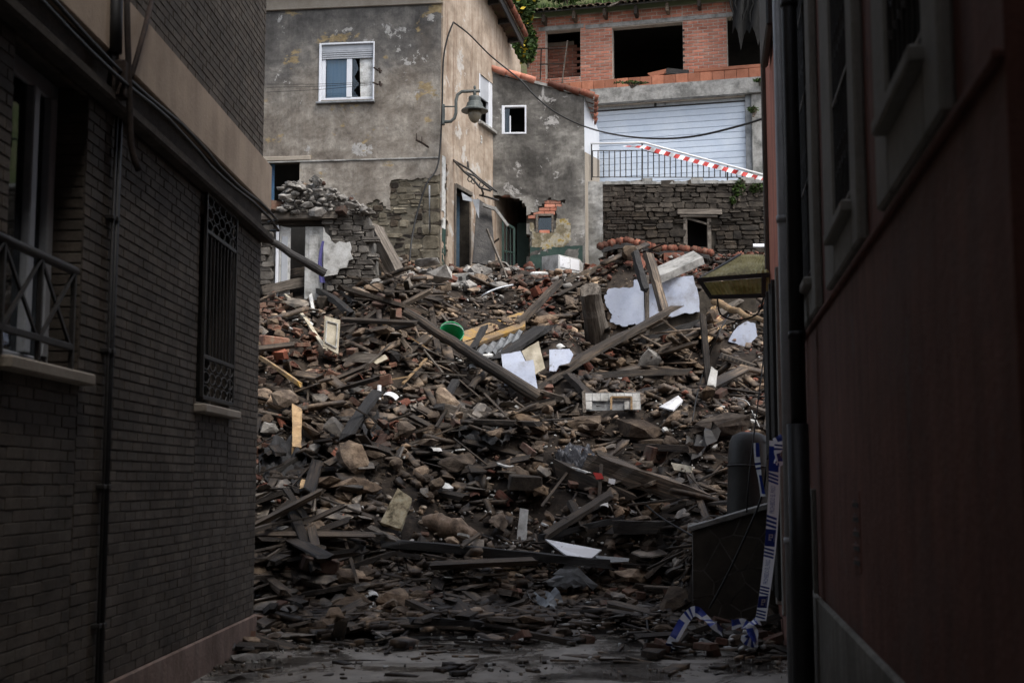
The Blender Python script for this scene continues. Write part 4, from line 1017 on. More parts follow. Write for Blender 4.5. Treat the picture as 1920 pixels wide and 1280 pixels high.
# side return, white above, peach below
gs = MB(); dpt = 3.2; k7 = .42
zside = ghz(1108, 262)[1]
gs.add([(gR, 0, 5.8), (gR + k7, dpt, 5.8), (gR + k7, dpt, roofz(gR)), (gR, 0, roofz(gR))], [(0, 1, 2, 3)]); part('side_wall', gs, M['pvc'], gh)
part('side_paint', MB().add([(gR + .006, 0, 5.8), (gR + k7 + .006, dpt, 5.8), (gR + k7 + .006, dpt, zside + .3), (gR + .006, 0, zside - .3)], [(0, 1, 2, 3)]), M['sill'], gh)
rf = MB(); e = .12
rf.add([(-.3, -.08, roofz(-.3) + .0), (gR + .25, -.08, roofz(gR + .25)), (gR + .25, 3.4, roofz(gR + .25) + .0), (-.3, 3.4, roofz(-.3)), (-.3, -.08, roofz(-.3) + .07), (gR + .25, -.08, roofz(gR + .25) + .07), (gR + .25, 3.4, roofz(gR + .25) + .07), (-.3, 3.4, roofz(-.3) + .07)],
       [(0, 1, 2, 3), (4, 5, 6, 7), (0, 1, 5, 4), (1, 2, 6, 5), (2, 3, 7, 6)])
part('roof', rf, M['concrete'], gh)
n = 7
for j in range(4):
    for k in range(n):
        if j == 0 and k in (3,): continue
        u0 = -.1 + (gR + .3) * k / n; u1 = u0 + (gR + .3) / n * 1.12; yv = -.06 + j * .42
        part('roof_tile', MB().tube([(u0, yv, roofz(u0) + .10 + random.uniform(-.01, .01)), (u1, yv + random.uniform(-.02, .02), roofz(u1) + .075)], [.075, .095], 9), M['newbrick' if random.random() < .6 else 'tile'], gh, True)
for j, zz in enumerate(np.linspace(0, 1, 5)):
    part('roof_tile', MB().tube([(gR + .12, .1 + j * .5, roofz(gR) + .06), (gR + .34, .1 + j * .5, roofz(gR) - .02)], [.08, .1], 8), M['tile'], gh, True)
gwn = part('window', MB().cbox((gw0, -.05, gwb), (gw0 + .07, .05, gwt), .006).cbox((gw1 - .04, -.05, gwb), (gw1, .05, gwt), .006).cbox((gw0 + .07, -.05, gwt - .045), (gw1 - .04, .05, gwt), .006).cbox((gw0 + .07, -.05, gwb), (gw1 - .04, .05, gwb + .045), .006), M['pvc'], gh)
part('upright_bar', MB().cbox((gw0 + .19, .0, gwb + .045), (gw0 + .22, .03, gwt - .25), .004), M['pvc'], gwn)
part('pane', MB().box((gw0 + .07, .03, gwb + .045), (gw0 + .19, .035, gwt - .045)), M['glass'], gwn)
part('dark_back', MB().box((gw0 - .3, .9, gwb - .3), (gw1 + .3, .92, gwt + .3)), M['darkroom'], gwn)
gsn = part('small_window', MB().cbox((gs0 - .06, -.05, gsb - .04), (gs0, .04, gst + .06), .006).cbox((gs1, -.05, gsb - .04), (gs1 + .05, .04, gst + .06), .006).cbox((gs0, -.05, gst), (gs1, .04, gst + .06), .006), M['greywood'], gh)
part('pane', MB().box((gs0, .06, gsb), (gs1, .066, gst)), M['glass'], gsn)
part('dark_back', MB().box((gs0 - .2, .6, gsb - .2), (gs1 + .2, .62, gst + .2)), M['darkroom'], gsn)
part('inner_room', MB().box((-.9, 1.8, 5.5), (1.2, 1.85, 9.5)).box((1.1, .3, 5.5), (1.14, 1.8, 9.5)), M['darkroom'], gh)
part('lintel_board', MB().cbox((ghz(940, 366)[0], -.03, ghz(940, 370)[1]), (ghz(978, 366)[0], .12, ghz(940, 363)[1] + .03), .01), M['tile'], gh)
ts = MB().box((ghz(966, 440)[0], .9, 5.9), (1.1, .93, 8.1)); part('tiled_back', ts, M['greendoor'], gh)
part('dado_paint', MB().box((ghz(994, 480)[0], -.046, 6.0), (gR - .06, -.042, ghz(1000, 462)[1])), M['greendoor'], gh)
# gate, leaning boards and plaster flap in the hole
gt = thing('iron_gate', 'narrow green iron gate standing in the broken doorway of the cement house', 'gate', Matrix.Translation(at(955, 515, 29.8)))
og = at(955, 515, 29.8)
def G_(px, py, Y=29.8): return at(px, py, Y) - og
for (p, q, w_) in (((943, 415), (943, 515), .05), ((964, 428), (964, 515), .05), ((943, 415), (964, 428), .05), ((943, 470), (964, 474), .03), ((950, 420), (950, 515), .02), ((957, 424), (957, 515), .02)):
    part('gate_bar', MB().beam(G_(*p), G_(*q), w_, w_, 0, 1, 0, 0), M['greendoor'], gt)
part('gate_panel', MB().add([G_(944, 474, 29.83), G_(964, 478, 29.83), G_(964, 515, 29.83), G_(944, 515, 29.83)], [(0, 1, 2, 3)]), M['iron'], gt)
def board(name, label, quad, th, m, cat='board', group=None, smooth=False):
    """a panel given by four corners in order, thickened away from the viewer"""
    q = [Vector(p) for p in quad]; nrm = (q[1] - q[0]).cross(q[3] - q[0]).normalized()
    if m in ('bluewhite', 'white', 'cream', 'dirtywhite', 'ceramic', 'stain', 'char_and_hole', 'greywood'):
        o_ = []; ex = nrm.cross(Vector((0, 0, 1))).normalized(); ey = nrm.cross(ex)
        for i in range(len(q)):
            for k in range(4):
                j = .005 if k else .002; o_.append(q[i].lerp(q[(i + 1) % len(q)], k / 4) + ex * random.uniform(-j, j) + ey * random.uniform(-j, j))
        q = o_
    if nrm.y > 0: nrm = -nrm
    n = len(q); mb = MB(); mb.add(q + [p - nrm * th for p in q], [tuple(range(n)), tuple(range(2 * n - 1, n - 1, -1))] + [(i, (i + 1) % n, (i + 1) % n + n, i + n) for i in range(n)])
    return solo(name, mb, M[m], label, cat, group, smooth)
board('fallen_door', 'dark plank door leaning in the gap between the two houses', [at(895, 372, 29.2), at(921, 388, 29.2), at(930, 498, 28.6), at(886, 492, 28.6)], .05, 'char_and_hole', 'door')
board('plaster_slab', 'crooked pale plaster slab hanging over the dark gap', [at(905, 381, 28.9), at(930, 388, 28.9), at(955, 422, 28.9), at(951, 424, 28.9), at(928, 394, 28.9), at(905, 386, 28.9)], .12, 'concrete', 'plaster')
solo('lath', MB().beam(at(913, 430, 28.2), hit(952, 525), .04, .05), M['greywood'], 'grey lath leaning across the dark gap between the houses', 'lath')
solo('lath', MB().beam(at(935, 448, 28.3), hit(880, 490), .03, .04), M['wood'], 'thin dark stick crossing the grey lath in the gap', 'lath')

# ================================================================== RETAINING WALL and terrace
cW = at(1095, 345, 31.4)
aW = math.radians(2)
FW = Fr((cW.x, cW.y), (math.cos(aW), -math.sin(aW)))
rw = thing('stone_retaining_wall', 'dark rubble stone terrace wall beneath the railing with a small old window', 'wall', FW.M)
def wz(px, py, dy=0): return FW.uz(px, py, dy)
wR = wz(1470, 400)[0] + 1.5; wT = wz(1260, 337)[1]; wU = wz(1130, 400)[0]
ww0, wwt = wz(1282, 404); ww1, wwb = wz(1334, 462)
def wtop(u): return wT - .04 + noise.noise(Vector((u * 1.3, 0, 3))) * .07
core = MB(); walled(FW, core, 0, wR, 5.5, wT - .12, [(ww0, ww1, wwb, wwt)], .03, .5); core.add([(0, .03, 5.5), (0, .5, 5.5), (0, .5, wT - .12), (0, .03, wT - .12)], [(0, 1, 2, 3)]); core.add([(0, .03, wT - .12), (wR, .03, wT - .12), (wR, .6, wT - .12), (0, .6, wT - .12)], [(0, 1, 2, 3)])
part('wall_core', core, M['earthmortar'], rw)
def wtest(u, z): return u > wU + .05 and z < wtop(u) - .05 and z < wT and not (ww0 - .1 < u < ww1 + .1 and wwb - .1 < z < wwt + .16)
masonry(rw, wtest, wU, wR - .1, 6.6, wT, (.07, .21), (.12, .46), [M['wallstone'], M['wallstone']], -.05, .08, most=290)
part('pier', sheet(FW, MB(), -.08, wU, 5.8, wT - .06, .07, lambda u, z: True, -.10, .13, rough=.03), M['pier'], rw)
cp = part('coping', sheet(FW, MB(), -.05, wR - .2, wT - .12, wT + .03, .06, lambda u, z: z < wT - .03 + noise.noise(Vector((u * 1.6, 0, 6))) * .06, -.06, .3, rough=.03), M['concrete'], rw)
wn_ = part('window', MB().cbox((ww0 - .02, -.04, wwb - .3), (ww0 + .08, .1, wwt), .008).cbox((ww1 - .1, -.02, wwb - .3), (ww1, .1, wwt), .008), M['greywood'], rw)
part('lintel', MB().cbox((ww0 - .18, -.10, wwt + .0), (ww1 + .26, .1, wwt + .13), .015, jit=.012).cbox((ww0 - .10, -.08, wwt - .06), (ww1 + .16, .1, wwt - .002), .015, jit=.01), M['greywood'], wn_)
part('fallen_rail', MB().beam((ww0 + .08, -.0, wwt - .07), (ww1 - .1, .0, wwt - .22), .04, .05), M['greywood'], wn_)
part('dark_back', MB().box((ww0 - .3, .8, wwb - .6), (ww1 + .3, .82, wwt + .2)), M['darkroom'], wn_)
# wire mesh grid hung on the wall
mg = thing('wire_grid', 'bent grey wire grid hanging against the terrace stone wall', 'grid', Matrix.Translation(at(1160, 460, 31.0)))
om = at(1160, 460, 31.0)
def mgp(s, t):
    a = Vector(at(1133, 350, 31.0)).lerp(at(1190, 352, 31.0), s); b = Vector(at(1130, 458, 30.9)).lerp(at(1178, 458, 30.9), s)
    return a.lerp(b, t) - om + Vector((.03 * math.sin(t * 5), 0, 0))
for k in range(9): part('upright_wire', MB().tube([mgp(k / 8, t) for t in np.linspace(0, 1, 6)], .005, 5), M['rust'], mg)
for k in range(7): part('cross_wire', MB().tube([mgp(s_, k / 6) for s_ in np.linspace(0, 1, 5)], .005, 5), M['rust'], mg)
# terrace slab
tag(link('terrace', MB().box((cW.x - .1, 31.6, wT - .35), (8, 40, wT - .05)).mesh('terrace', M['concrete'])), kind='structure')
# railing with striped tape
rg = thing('railing', 'thin dark metal railing with a white handrail on the terrace wall', 'railing', Matrix.Translation(at(1270, 335, 31.6)))
orr = at(1270, 335, 31.6)
def R_(px, py, Y=31.6): return at(px, py, Y) - orr
kink = 1206
def ytop(px): return 269.5 if px < kink else 268 + (px - kink) * (328 - 268) / (1432 - kink)
def ybar(px): return 283 if px < kink else 283 + (px - kink) * (334 - 283) / (1432 - kink)
part('handrail', MB().tube([R_(1107, 269.5), R_(kink, 267.5), R_(1432, 328)], .026, 8), M['whitepaint'], rg, True)
part('lower_rail', MB().tube([R_(1110, 283), R_(kink, 282), R_(1405, 327)], .012, 6), M['iron'], rg)
part('foot_rail', MB().tube([R_(1110, 332), R_(1405, 333)], .012, 6), M['iron'], rg)
px = 1111.0
while px < 1405:
    big = abs(px - 1111) < 1
    part('baluster', MB().tube([R_(px, ybar(px)), R_(px, 333)], .014, 5), M['iron'], rg); px += 10.4
for px in (1109, 1204, 1364): part('post', MB().tube([R_(px, ytop(px)), R_(px, 338)], .02, 6), M['iron'], rg)
tp = MB(); N = 58; prev = None
for i in range(N + 1):
    px = 1168 + (1431 - 1168) * i / N; w = 1 + 6 * min(1, (px - 1168) / 60)
    yc = ytop(px) + 3 + (2.2 if px > kink else 1); sk = 4
    p = [at(px + sk, yc, 31.55 - .03 * math.sin(i * .7)), at(px - sk * .3, yc + w, 31.53 - .03 * math.sin(i * .9))]
    if prev: tp.add([prev[0], p[0], p[1], prev[1]], [(0, 1, 2, 3)], (i // 2) % 2)
    prev = p
solo('barrier_tape', tp, [M['whitepaint'], M['redpaint']], 'red and white striped barrier tape running down the terrace railing', 'tape')

# ================================================================== BRICK HOUSE with the garage
cB = at(1112, 170, 34.4)
aB = math.radians(14)
FB = Fr((cB.x, cB.y), (math.cos(aB), -math.sin(aB)))
bh = thing('brick_house', 'unfinished red brick house over a white garage door, its roof mossy and openings empty', 'house', FB.M)
def bz_(px, py, dy=0): return FB.uz(px, py, dy)
bL = bz_(988, 100)[0]; bR = bz_(1500, 100)[0] + .6
gd0 = bz_(1111, 300)[0]; gd1 = bz_(1399, 300)[0]; gdt = bz_(1200, 202)[1]
bmz0, bmz1 = bz_(1250, 189)[1], bz_(1250, 161)[1]
o1 = (bz_(1023, 60)[0], bz_(1088, 60)[0], bz_(1050, 146)[1], bz_(1050, 57)[1])
o2 = (bz_(1148, 60)[0], bz_(1280, 60)[0], bz_(1210, 148)[1], bz_(1210, 47)[1])
o3 = (bz_(1363, 60)[0], bz_(1440, 60)[0], bz_(1400, 124)[1], bz_(1400, 30)[1])
bt0, bt1 = bz_(1250, 161)[1], bz_(1250, 140)[1]
bwT = bz_(1250, 12)[1]
hs4 = [o1, o2, o3, (gd0, gd1, 8.5, gdt + .12)]
core = MB(); walled(FB, core, bL, bR, 8.6, bwT, hs4, .006, .25); core.add([(bL, .02, 8.6), (bL, 4, 8.6), (bL, 4, bwT), (bL, .02, bwT)], [(0, 1, 2, 3)])
part('wall', core, M['greymortar'], bh)
rects = []
us = sorted([bL, o1[0], o1[1], o2[0], o2[1], o3[0], o3[1]])
zl = bt1
for k in range(len(us) - 1):
    a, b = us[k], us[k + 1]; h = {1: o1, 3: o2, 5: o3}.get(k)
    ztop_ = bwT - .03
    if h:
        if h[2] - zl > .09: rects.append((a, b, zl, h[2], None))
        rects.append((a, b, h[3] + .14, ztop_, None))
    else:
        rects.append((a, b, zl, ztop_, lambda u, z, p, q: True))
brickfield(FB, bh, rects, .092, .275, .019, M['newbrick'], unit_red, -.004, .03, shp=.002)
# hollow ends at the jamb of the middle opening
for k in range(6):
    z = o2[2] + .35 + k * .18; part('brick_end', MB().box((o2[1] + .0, -.016, z), (o2[1] + .05, .0, z + .05)), M['char_and_hole'], bh)  # black boxes put the shade of the hollows into colour
part('lintel', MB().cbox((o2[0] - .75, -.02, o2[3] + .02), (bz_(1380, 30)[0], .02, o2[3] + .14), .008), M['concrete'], bh)
part('lintel', MB().cbox((o1[0] - .2, -.02, o1[3] + .01), (o1[1] + .1, .02, o1[3] + .13), .008), M['concrete'], bh)
# inner rooms
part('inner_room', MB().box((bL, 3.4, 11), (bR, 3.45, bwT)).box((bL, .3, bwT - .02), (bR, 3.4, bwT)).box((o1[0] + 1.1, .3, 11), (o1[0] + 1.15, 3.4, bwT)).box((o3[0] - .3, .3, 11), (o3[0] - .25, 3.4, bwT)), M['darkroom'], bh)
inr = part('inner_brick_wall', MB().box((o1[0] - .2, .95, o1[2] - .1), (o1[0] + .62, 1.0, o1[3])), M['greymortar'], bh)
for r in range(14):
    for c in range(4):
        b_ = link('brick', unit_red, inr); b_.location = (o1[0] - .2 + c * .27 - (.13 if r % 2 else 0) + .1, .95, o1[2] + .0 + r * .092); b_.scale = (.25, .05, .078)
# hollow block course on the beam
uob = MB().cbox((-.5, -.5, -.5), (.5, .5, .5), .03).mesh('block', M['orangebrick'])
u = bz_(985, 150)[0]
while u < bR - .3:
    o = link('hollow_block', uob, bh); z_ = (bt0 + bt1) / 2 - .03
    o.location = (u + .16, -.06 + random.uniform(-.01, .01), z_ + random.uniform(-.005, .005)); o.scale = (.315, .16, bt1 - bt0 - .05); u += .325
part('sill_ledge', MB().cbox((o3[0] - .9, -.12, bt1 - .04), (bR, .0, bt1 + .06), .015), M['orangebrick'], bh)
part('concrete_beam', sheet(FB, MB(), gd0 - .02, bR, bmz0, bmz1, .06, lambda u, z: True, -.2, .5, rough=.02), M['concrete'], bh)
gdr = part('garage_door', MB().box((gd0, .16, 8.6), (gd1, .2, gdt)), M['garage'], bh)
z = 8.7
while z < gdt - .02:
    h_ = min(.175, gdt - z); part('slat', MB().cbox((gd0, .10, z), (gd1, .16, z + h_ - .006), .012), M['garage'], gdr); z += .175
ht = bmz0 + .02
part('top_rail', MB().cbox((gd0, .08, gdt - .0), (gd1, .14, gdt + .03), .005), M['iron'], gdr)
part('top_plate', MB().box((gd0, .11, gdt + .03), (gd1 + .0, .15, ht)), M['steel'], gdr)
for px in (1228, 1246): part('plate_bracket', MB().cbox((bz_(px, 200)[0] - .03, .06, gdt + .02), (bz_(px, 200)[0] + .03, .11, ht), .005), M['iron' if px < 1240 else 'zinc'], gdr)
part('door_post', MB().cbox((gd1, -.02, 8.5), (gd1 + .16, .2, bmz0), .008), M['zinc'], bh)
part('gate_pillar', MB().cbox((gd1 + .165, -.10, 8.5), (bR, .3, bmz0 - .01), .02), M['concrete'], bh)
# mossy tiled roof: rows of canal tiles with their ends to the alley
sl_ = .34
rb = MB(); rb.add([(bL - .3, -.42, bwT - .02), (bR, -.42, bwT - .02), (bR, 5, bwT + 5.4 * sl_), (bL - .3, 5, bwT + 5.4 * sl_), (bL - .3, -.42, bwT + .02), (bR, -.42, bwT + .02), (bR, 5, bwT + 5.4 * sl_ + .04), (bL - .3, 5, bwT + 5.4 * sl_ + .04)], [(0, 1, 2, 3), (4, 5, 6, 7), (0, 1, 5, 4), (0, 3, 7, 4)])
part('roof', rb, M['char_and_hole'], bh)
ntile = int((bR - bL) / .175)
halft = MB()
for i in range(7):
    t = math.pi * i / 6; halft.v += [(.095 * math.cos(t), 0, .07 * math.sin(t)), (.075 * math.cos(t), .46, .06 * math.sin(t) + .46 * sl_)]
    halft.v += [(.080 * math.cos(t), 0, .055 * math.sin(t)), (.06 * math.cos(t), .46, .045 * math.sin(t) + .46 * sl_)]
for i in range(6):
    a = i * 4; halft.f += [(a, a + 4, a + 5, a + 1), (a + 2, a + 3, a + 7, a + 6), (a, a + 2, a + 6, a + 4)]; halft.m += [0] * 3
tm = halft.mesh('roof_tile', M['roof'])
for row in range(5):
    for k in range(ntile):
        o = link('roof_tile', tm, bh); y_ = -.52 + row * .4
        o.location = (bL - .2 + k * .175 + random.uniform(-.012, .012), y_ + random.uniform(-.05, .05), bwT + .03 + (y_ + .42) * sl_ + random.uniform(-.01, .02)); o.rotation_euler = (random.uniform(-.06, .06), random.uniform(-.1, .1), random.uniform(-.08, .08))
for k in range(9):
    u = bL + .5 + k * .86; part('rafter_end', MB().cbox((u, -.34 - random.uniform(0, .06), bwT - .2 - random.uniform(0, .08)), (u + .09, .0, bwT - .03), .01), M['wood'], bh)
ms = MB()
for k in range(2600):
    u = bL - .2 + random.random() ** 1.3 * (bR - bL) * .75; y_ = random.uniform(-.5, 3); c = Vector((u, y_, bwT + .09 + (y_ + .42) * sl_)); h_ = random.uniform(.04, .17) * (1.4 if noise.noise(Vector((u * 1.2, y_, 0))) > 0 else .6); a = random.uniform(0, 6.3); w_ = random.uniform(.01, .03)
    d = Vector((math.cos(a), math.sin(a), 0)); t_ = c + Vector((random.uniform(-.06, .06), random.uniform(-.08, .02), h_)); ms.add([c - d * w_, c + d * w_, t_], [(0, 1, 2)])
tag(part('roof_grass', ms, M['leaf'], bh), kind='stuff')
solo('loose_board', MB().beam(FB.P(*((bz_(1146, 28)[0]), -.6, bz_(1146, 28)[1])), FB.P(bz_(1183, 8)[0], -.3, bz_(1183, 8)[1] + .05), .13, .04), M['greywood'], 'grey board poking over the mossy roof edge of the brick house', 'board')
# leaning ladder frame at the left opening
ld = thing('batten_ladder', 'rickety frame of thin battens leaning in front of the empty brick opening', 'frame', FB.M)
def lp_(px, py): u, z = bz_(px, py, -.2); return (u, -.2, z)
for (p, q) in (((1013, 150), (1015, 92)), ((1054, 155), (1064, 77)), ((998, 92), (1064, 90)), ((1012, 121), (1058, 119))):
    part('batten', MB().beam(lp_(*p), lp_(*q), .035, .03, 0, 3), M['greywood' if p[0] > 1040 else 'rust'], ld)
for (q, lab, m) in (([(1215, 140), (1250, 132), (1250, 140), (1222, 147)], 'orange block lying in the middle brick opening', 'orangebrick'), ([(1252, 130), (1292, 134), (1290, 142), (1246, 141)], 'dark corrugated sheet dumped on the sill of the middle brick opening', 'char_and_hole')):
    c = [FB.P(bz_(*p)[0], -.12, bz_(*p)[1]) for p in q]; board('debris_piece', lab, c, .25, m, 'debris')
# torn dark sheeting hanging under the right end of the roof
tb = MB(); c = [(1385, -20), (1400, -20), (1420, -20), (1440, -20), (1465, -20)]
N1, N2 = 14, 10; vs, fs = [], []
for j in range(N2 + 1):
    for i in range(N1 + 1):
        px = 1376 + 74 * i / N1; ln = 82 + 45 * noise.noise(Vector((i * .5, 0, 4))); py = -30 + (ln + 25) * j / N2
        u, z = bz_(px, py); vs.append(FB.P(u, -.55 + .12 * math.sin(i * 1.1 + j * .3), z))
for j in range(N2):
    for i in range(N1):
        fs.append((j * (N1 + 1) + i, j * (N1 + 1) + i + 1, (j + 1) * (N1 + 1) + i + 1, (j + 1) * (N1 + 1) + i))
tb.add(vs, fs); solo('torn_sheeting', tb, M['blacksheet'], 'torn black sheeting hanging from the right end of the mossy roof', 'sheeting', smooth=True)
for k in range(5):
    px = 1375 + k * 9; solo('hanging_root', MB().tube([FB.P(bz_(px + 4 * math.sin(t * 2 + k), -10 + t * (13 + 3 * (k % 3)))[0], -.6, bz_(px, -10 + t * (13 + 3 * (k % 3)))[1]) for t in range(6)], [.03, .025, .022, .02, .015, .006], 6), M['blacksheet'], 'dark stalk dangling from the torn sheeting of the brick house', 'stalk', 'stalks dangling under the mossy roof', True)

# ================================================================== plants
def leafy(name, label, c, r, n, cat='bush', size=.09, group=None, yellow=0.0, stem=True):
    t = thing(name, label, cat, Matrix.Translation(c), group)
    mb, yb, sb = MB(), MB(), MB()
    for k in range(n):
        v = Vector((random.gauss(0, 1), random.gauss(0, 1), random.gauss(0, 1))); v = v.normalized() * random.random() ** .45
        p = Vector((v.x * r[0], v.y * r[1], r[2] + v.z * r[2]))
        p *= 1 + .35 * noise.noise(p * 2.2 + c)
        s_ = size * random.uniform(.5, 1.3); a = Vector((random.gauss(0, 1), random.gauss(0, 1), random.gauss(0, .6))).normalized(); b = a.cross(Vector((random.gauss(0, 1), random.gauss(0, 1), random.gauss(0, 1)))).normalized()
        (yb if random.random() < yellow else mb).add([p - a * s_, p + b * s_ * .45, p + a * s_, p - b * s_ * .45], [(0, 1, 2, 3)])
    for k in range(7):
        a = k * .9; e = Vector((math.cos(a) * r[0] * .6, math.sin(a) * r[1] * .6, r[2] * 1.5)); sb.tube([(0, 0, -.1), e * .5 + Vector((.05, 0, 0)), e], [.03, .02, .006], 5)
    part('stem', sb, M['wood'], t); part('leaves', mb, M['leaf'], t)
    if yb.v: part('blossom', yb, M['yellowleaf'], t)
    return t
leafy('bush', 'tall tangled green bush between the patched house gable and the brick house', at(965, 62, 33.6), (.55, .7, .75), 2600, yellow=.03)
leafy('bush', 'lower green bush with yellow sprigs above the cement house tiles', at(968, 118, 33.2), (.42, .5, .4), 1700, yellow=.14)
leafy('bush', 'dark ivy bush hugging the left end of the brick house', at(990, 120, 33.9), (.25, .3, .5), 1200)
leafy('bush', 'bush showing beyond the mossy roof next to the gable', at(985, 18, 36), (.7, .8, .9), 2200, yellow=.02)
for (px, lab) in ((1060, 'grassy bush behind the left part of the mossy roof'), (1150, 'shrub behind the middle of the mossy roof'), (1250, 'shrub behind the right part of the mossy roof'), (1350, 'shrub on the hillside over the right roof end')):
    leafy('shrub', lab, at(px, 6, 40), (1.0, .9, .8), 1700, 'shrub', .12)
for (px, py, w, h_, nn, lab) in ((1385, 358, .18, .22, 420, 'green ivy clump on the terrace stone wall near the orange house'), (1418, 350, .22, .12, 380, 'ivy tuft spilling over the terrace wall end'), (1375, 372, .10, .14, 200, 'small low ivy sprig among the wall stones'), (1412, 200, .14, .10, 160, 'weed tuft growing on the garage pillar'), (1425, 142, .22, .05, 160, 'weeds along the orange block ledge'), (1185, 146, .5, .04, 220, 'weeds sprouting on the blocks under the middle opening')):
    Y = 31.2 if py > 300 else 33.0
    leafy('weed', lab, at(px, py + 12, Y), (w, .1, h_), nn, 'weeds', .045)

# ================================================================== RUINED WALL, left in the heap
cU = at(490, 520, 23.6)
FU = Fr((cU.x, cU.y), (1, -.03))
ru = thing('ruined_wall', 'broken grey stone wall stump with a lintel over a white shuttered doorway', 'wall', FU.M)
def uz(px, py, dy=0): return FU.uz(px, py, dy)
outl = [uz(*p) for p in ((470, 404), (496, 400), (508, 388), (525, 368), (532, 345), (548, 334), (570, 338), (592, 328), (602, 330), (616, 348), (634, 356), (656, 366), (672, 378), (686, 392), (690, 420), (700, 450), (706, 500), (716, 540), (470, 560))]
dr = (uz(517, 450)[0], uz(607, 450)[0], 4.6, uz(560, 412)[1])
zlo = uz(560, 398)[1]
def ztop_m(u): return zlo + .06 + max(0, (u - uz(640, 400)[0])) * .9 + noise.noise(Vector((u * 2, 1, 1))) * .12
def utest(u, z): return inpoly(outl, u, z) and not (dr[0] - .03 < u < dr[1] + .03 and z < dr[3] + .14) and z < ztop_m(u)
part('wall_core', sheet(FU, MB(), -2.4, uz(716, 500)[0], 4.4, uz(592, 328)[1], .09, lambda u, z: (inpoly(outl, u, z + .16) or (u < outl[0][0] and z < outl[0][1])) and not (dr[0] < u < dr[1] and z < dr[3]), .05, .5, rough=.02), M['greyearth'], ru)
M['ruinstone'] = mat('ruin_wall_stone', [(.09, .081, .071), (.135, .123, .109), (.185, .172, .155)], 5, .95, .8, 22, .16)
masonry(ru, utest, -.4, uz(716, 500)[0], 4.6, uz(592, 330)[1], (.07, .17), (.10, .36), [M['ruinstone']], -.03, .12, most=200)
part('lintel_beam', MB().beam((uz(488, 407)[0], .05, uz(560, 407)[1]), (uz(634, 407)[0], .05, uz(560, 405)[1]), .3, .12, 0, 4, .1, .08), M['greywood'], ru)
part('door_head', MB().cbox((dr[0], .06, dr[3] - .10), (dr[1], .2, dr[3]), .01), M['wood'], ru)
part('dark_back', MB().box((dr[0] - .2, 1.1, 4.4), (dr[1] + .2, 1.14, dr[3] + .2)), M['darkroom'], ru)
part('jamb', MB().cbox((dr[0], .0, 4.6), (dr[0] + .05, .2, dr[3] - .1), .008), M['pvc'], ru)
s1 = part('shutter_leaf', MB().prism([(dr[0] + .06, 4.7), (dr[0] + .26, 4.7), (dr[0] + .26, dr[3] - .14), (dr[0] + .06, dr[3] - .10)], .08, .12), M['dirtywhite'], ru)
part('panel', MB().cbox((dr[0] + .10, .06, 5.3), (dr[0] + .22, .08, dr[3] - .3), .01), M['aluminium'], s1)
a, b = uz(571, 450)[0], uz(605, 450)[0]
s2 = part('shutter_leaf', MB().cbox((a, .05, 4.7), (b, .1, dr[3] - .12), .01), M['dirtywhite'], ru)
part('panel', MB().cbox((a + .08, .035, dr[3] - .85), (b - .08, .05, dr[3] - .28), .012), M['dirtywhite'], s2)
part('plaster_face', MB().prism([uz(*p) for p in ((608, 428), (611, 437), (619, 444), (622, 452), (630, 459), (638, 454), (650, 457), (657, 455), (660, 466), (658, 474), (663, 487), (655, 490), (651, 503), (638, 505), (633, 516), (608, 520))], -.09, -.03), M['dirtywhite'], ru)
pcv = MB(); N = 12
for i in range(N + 1):
    t = i / N; px = 606 - 6 * math.sin(t * 3); py = 452 + 78 * t; w = 5 + 5 * t
    for s_ in range(4): pcv.v.append(at(px - w / 2 + w * s_ / 3, py, 23.35 - .03 * (s_ % 2)))
for i in range(N):
    for s_ in range(3): a_ = i * 4 + s_; pcv.f.append((a_, a_ + 1, a_ + 5, a_ + 4)); pcv.m.append(0)
solo('curtain', pcv, M['purple'], 'strip of purple curtain hanging by the white shuttered doorway', 'curtain', smooth=True)

# ================================================================== WHITE WALL REMNANT in the heap's right half
def rag(poly, a, n=5):
    out = []
    for i in range(len(poly)):
        p, q = poly[i], poly[(i + 1) % len(poly)]
        for k in range(n):
            t = k / n; j = a if k else a * .3; out.append((p[0] + (q[0] - p[0]) * t + random.uniform(-j, j), p[1] + (q[1] - p[1]) * t + random.uniform(-j, j)))
    return out
cV = at(1130, 600, 24.3)
FV = Fr((cV.x, cV.y), (1, 0))
rv = thing('white_wall_remnant', 'broken piece of white painted wall tinted with skylight with ragged edges standing in the heap', 'wall', FV.M)
def vz(px, py): return FV.uz(px, py)
for poly in ([(1133, 556), (1142, 541), (1188, 538), (1190, 524), (1208, 519), (1209, 612), (1190, 606), (1172, 612), (1144, 604), (1148, 590), (1136, 572)], [(1217, 533), (1260, 520), (1300, 517), (1308, 545), (1312, 585), (1280, 588), (1217, 604)]):
    part('painted_face', MB().prism([vz(*p) for p in rag(poly, 1.6)], .0, .10), M['bluewhite'], rv)
part('post', MB().cbox((vz(1209, 560)[0] + .0, -.03, 3.9), (vz(1217, 560)[0], .12, vz(1212, 516)[1]), .01), M['greywood'], rv)
part('stone_back', MB().box((vz(1100, 560)[0], .12, 3.8), (vz(1420, 560)[0], .4, vz(1200, 545)[1])), M['earthmortar'], rv)
masonry(rv, lambda u, z: True, vz(1096, 600)[0], vz(1138, 600)[0], 4.3, vz(1100, 545)[1], (.1, .18), (.15, .3), [M['stone'], M['wallstone']], .02, .2)
cV2 = at(1340, 600, 22.6)
board('white_wall_piece', 'jagged blue white wall piece seen through torn boards near the orange house', [at(*p, 22.8) for p in ((1366, 640), (1375, 622), (1386, 610), (1400, 602), (1416, 606), (1420, 630), (1410, 640), (1405, 646), (1390, 652), (1382, 644))], .08, 'bluewhite', 'wall piece')

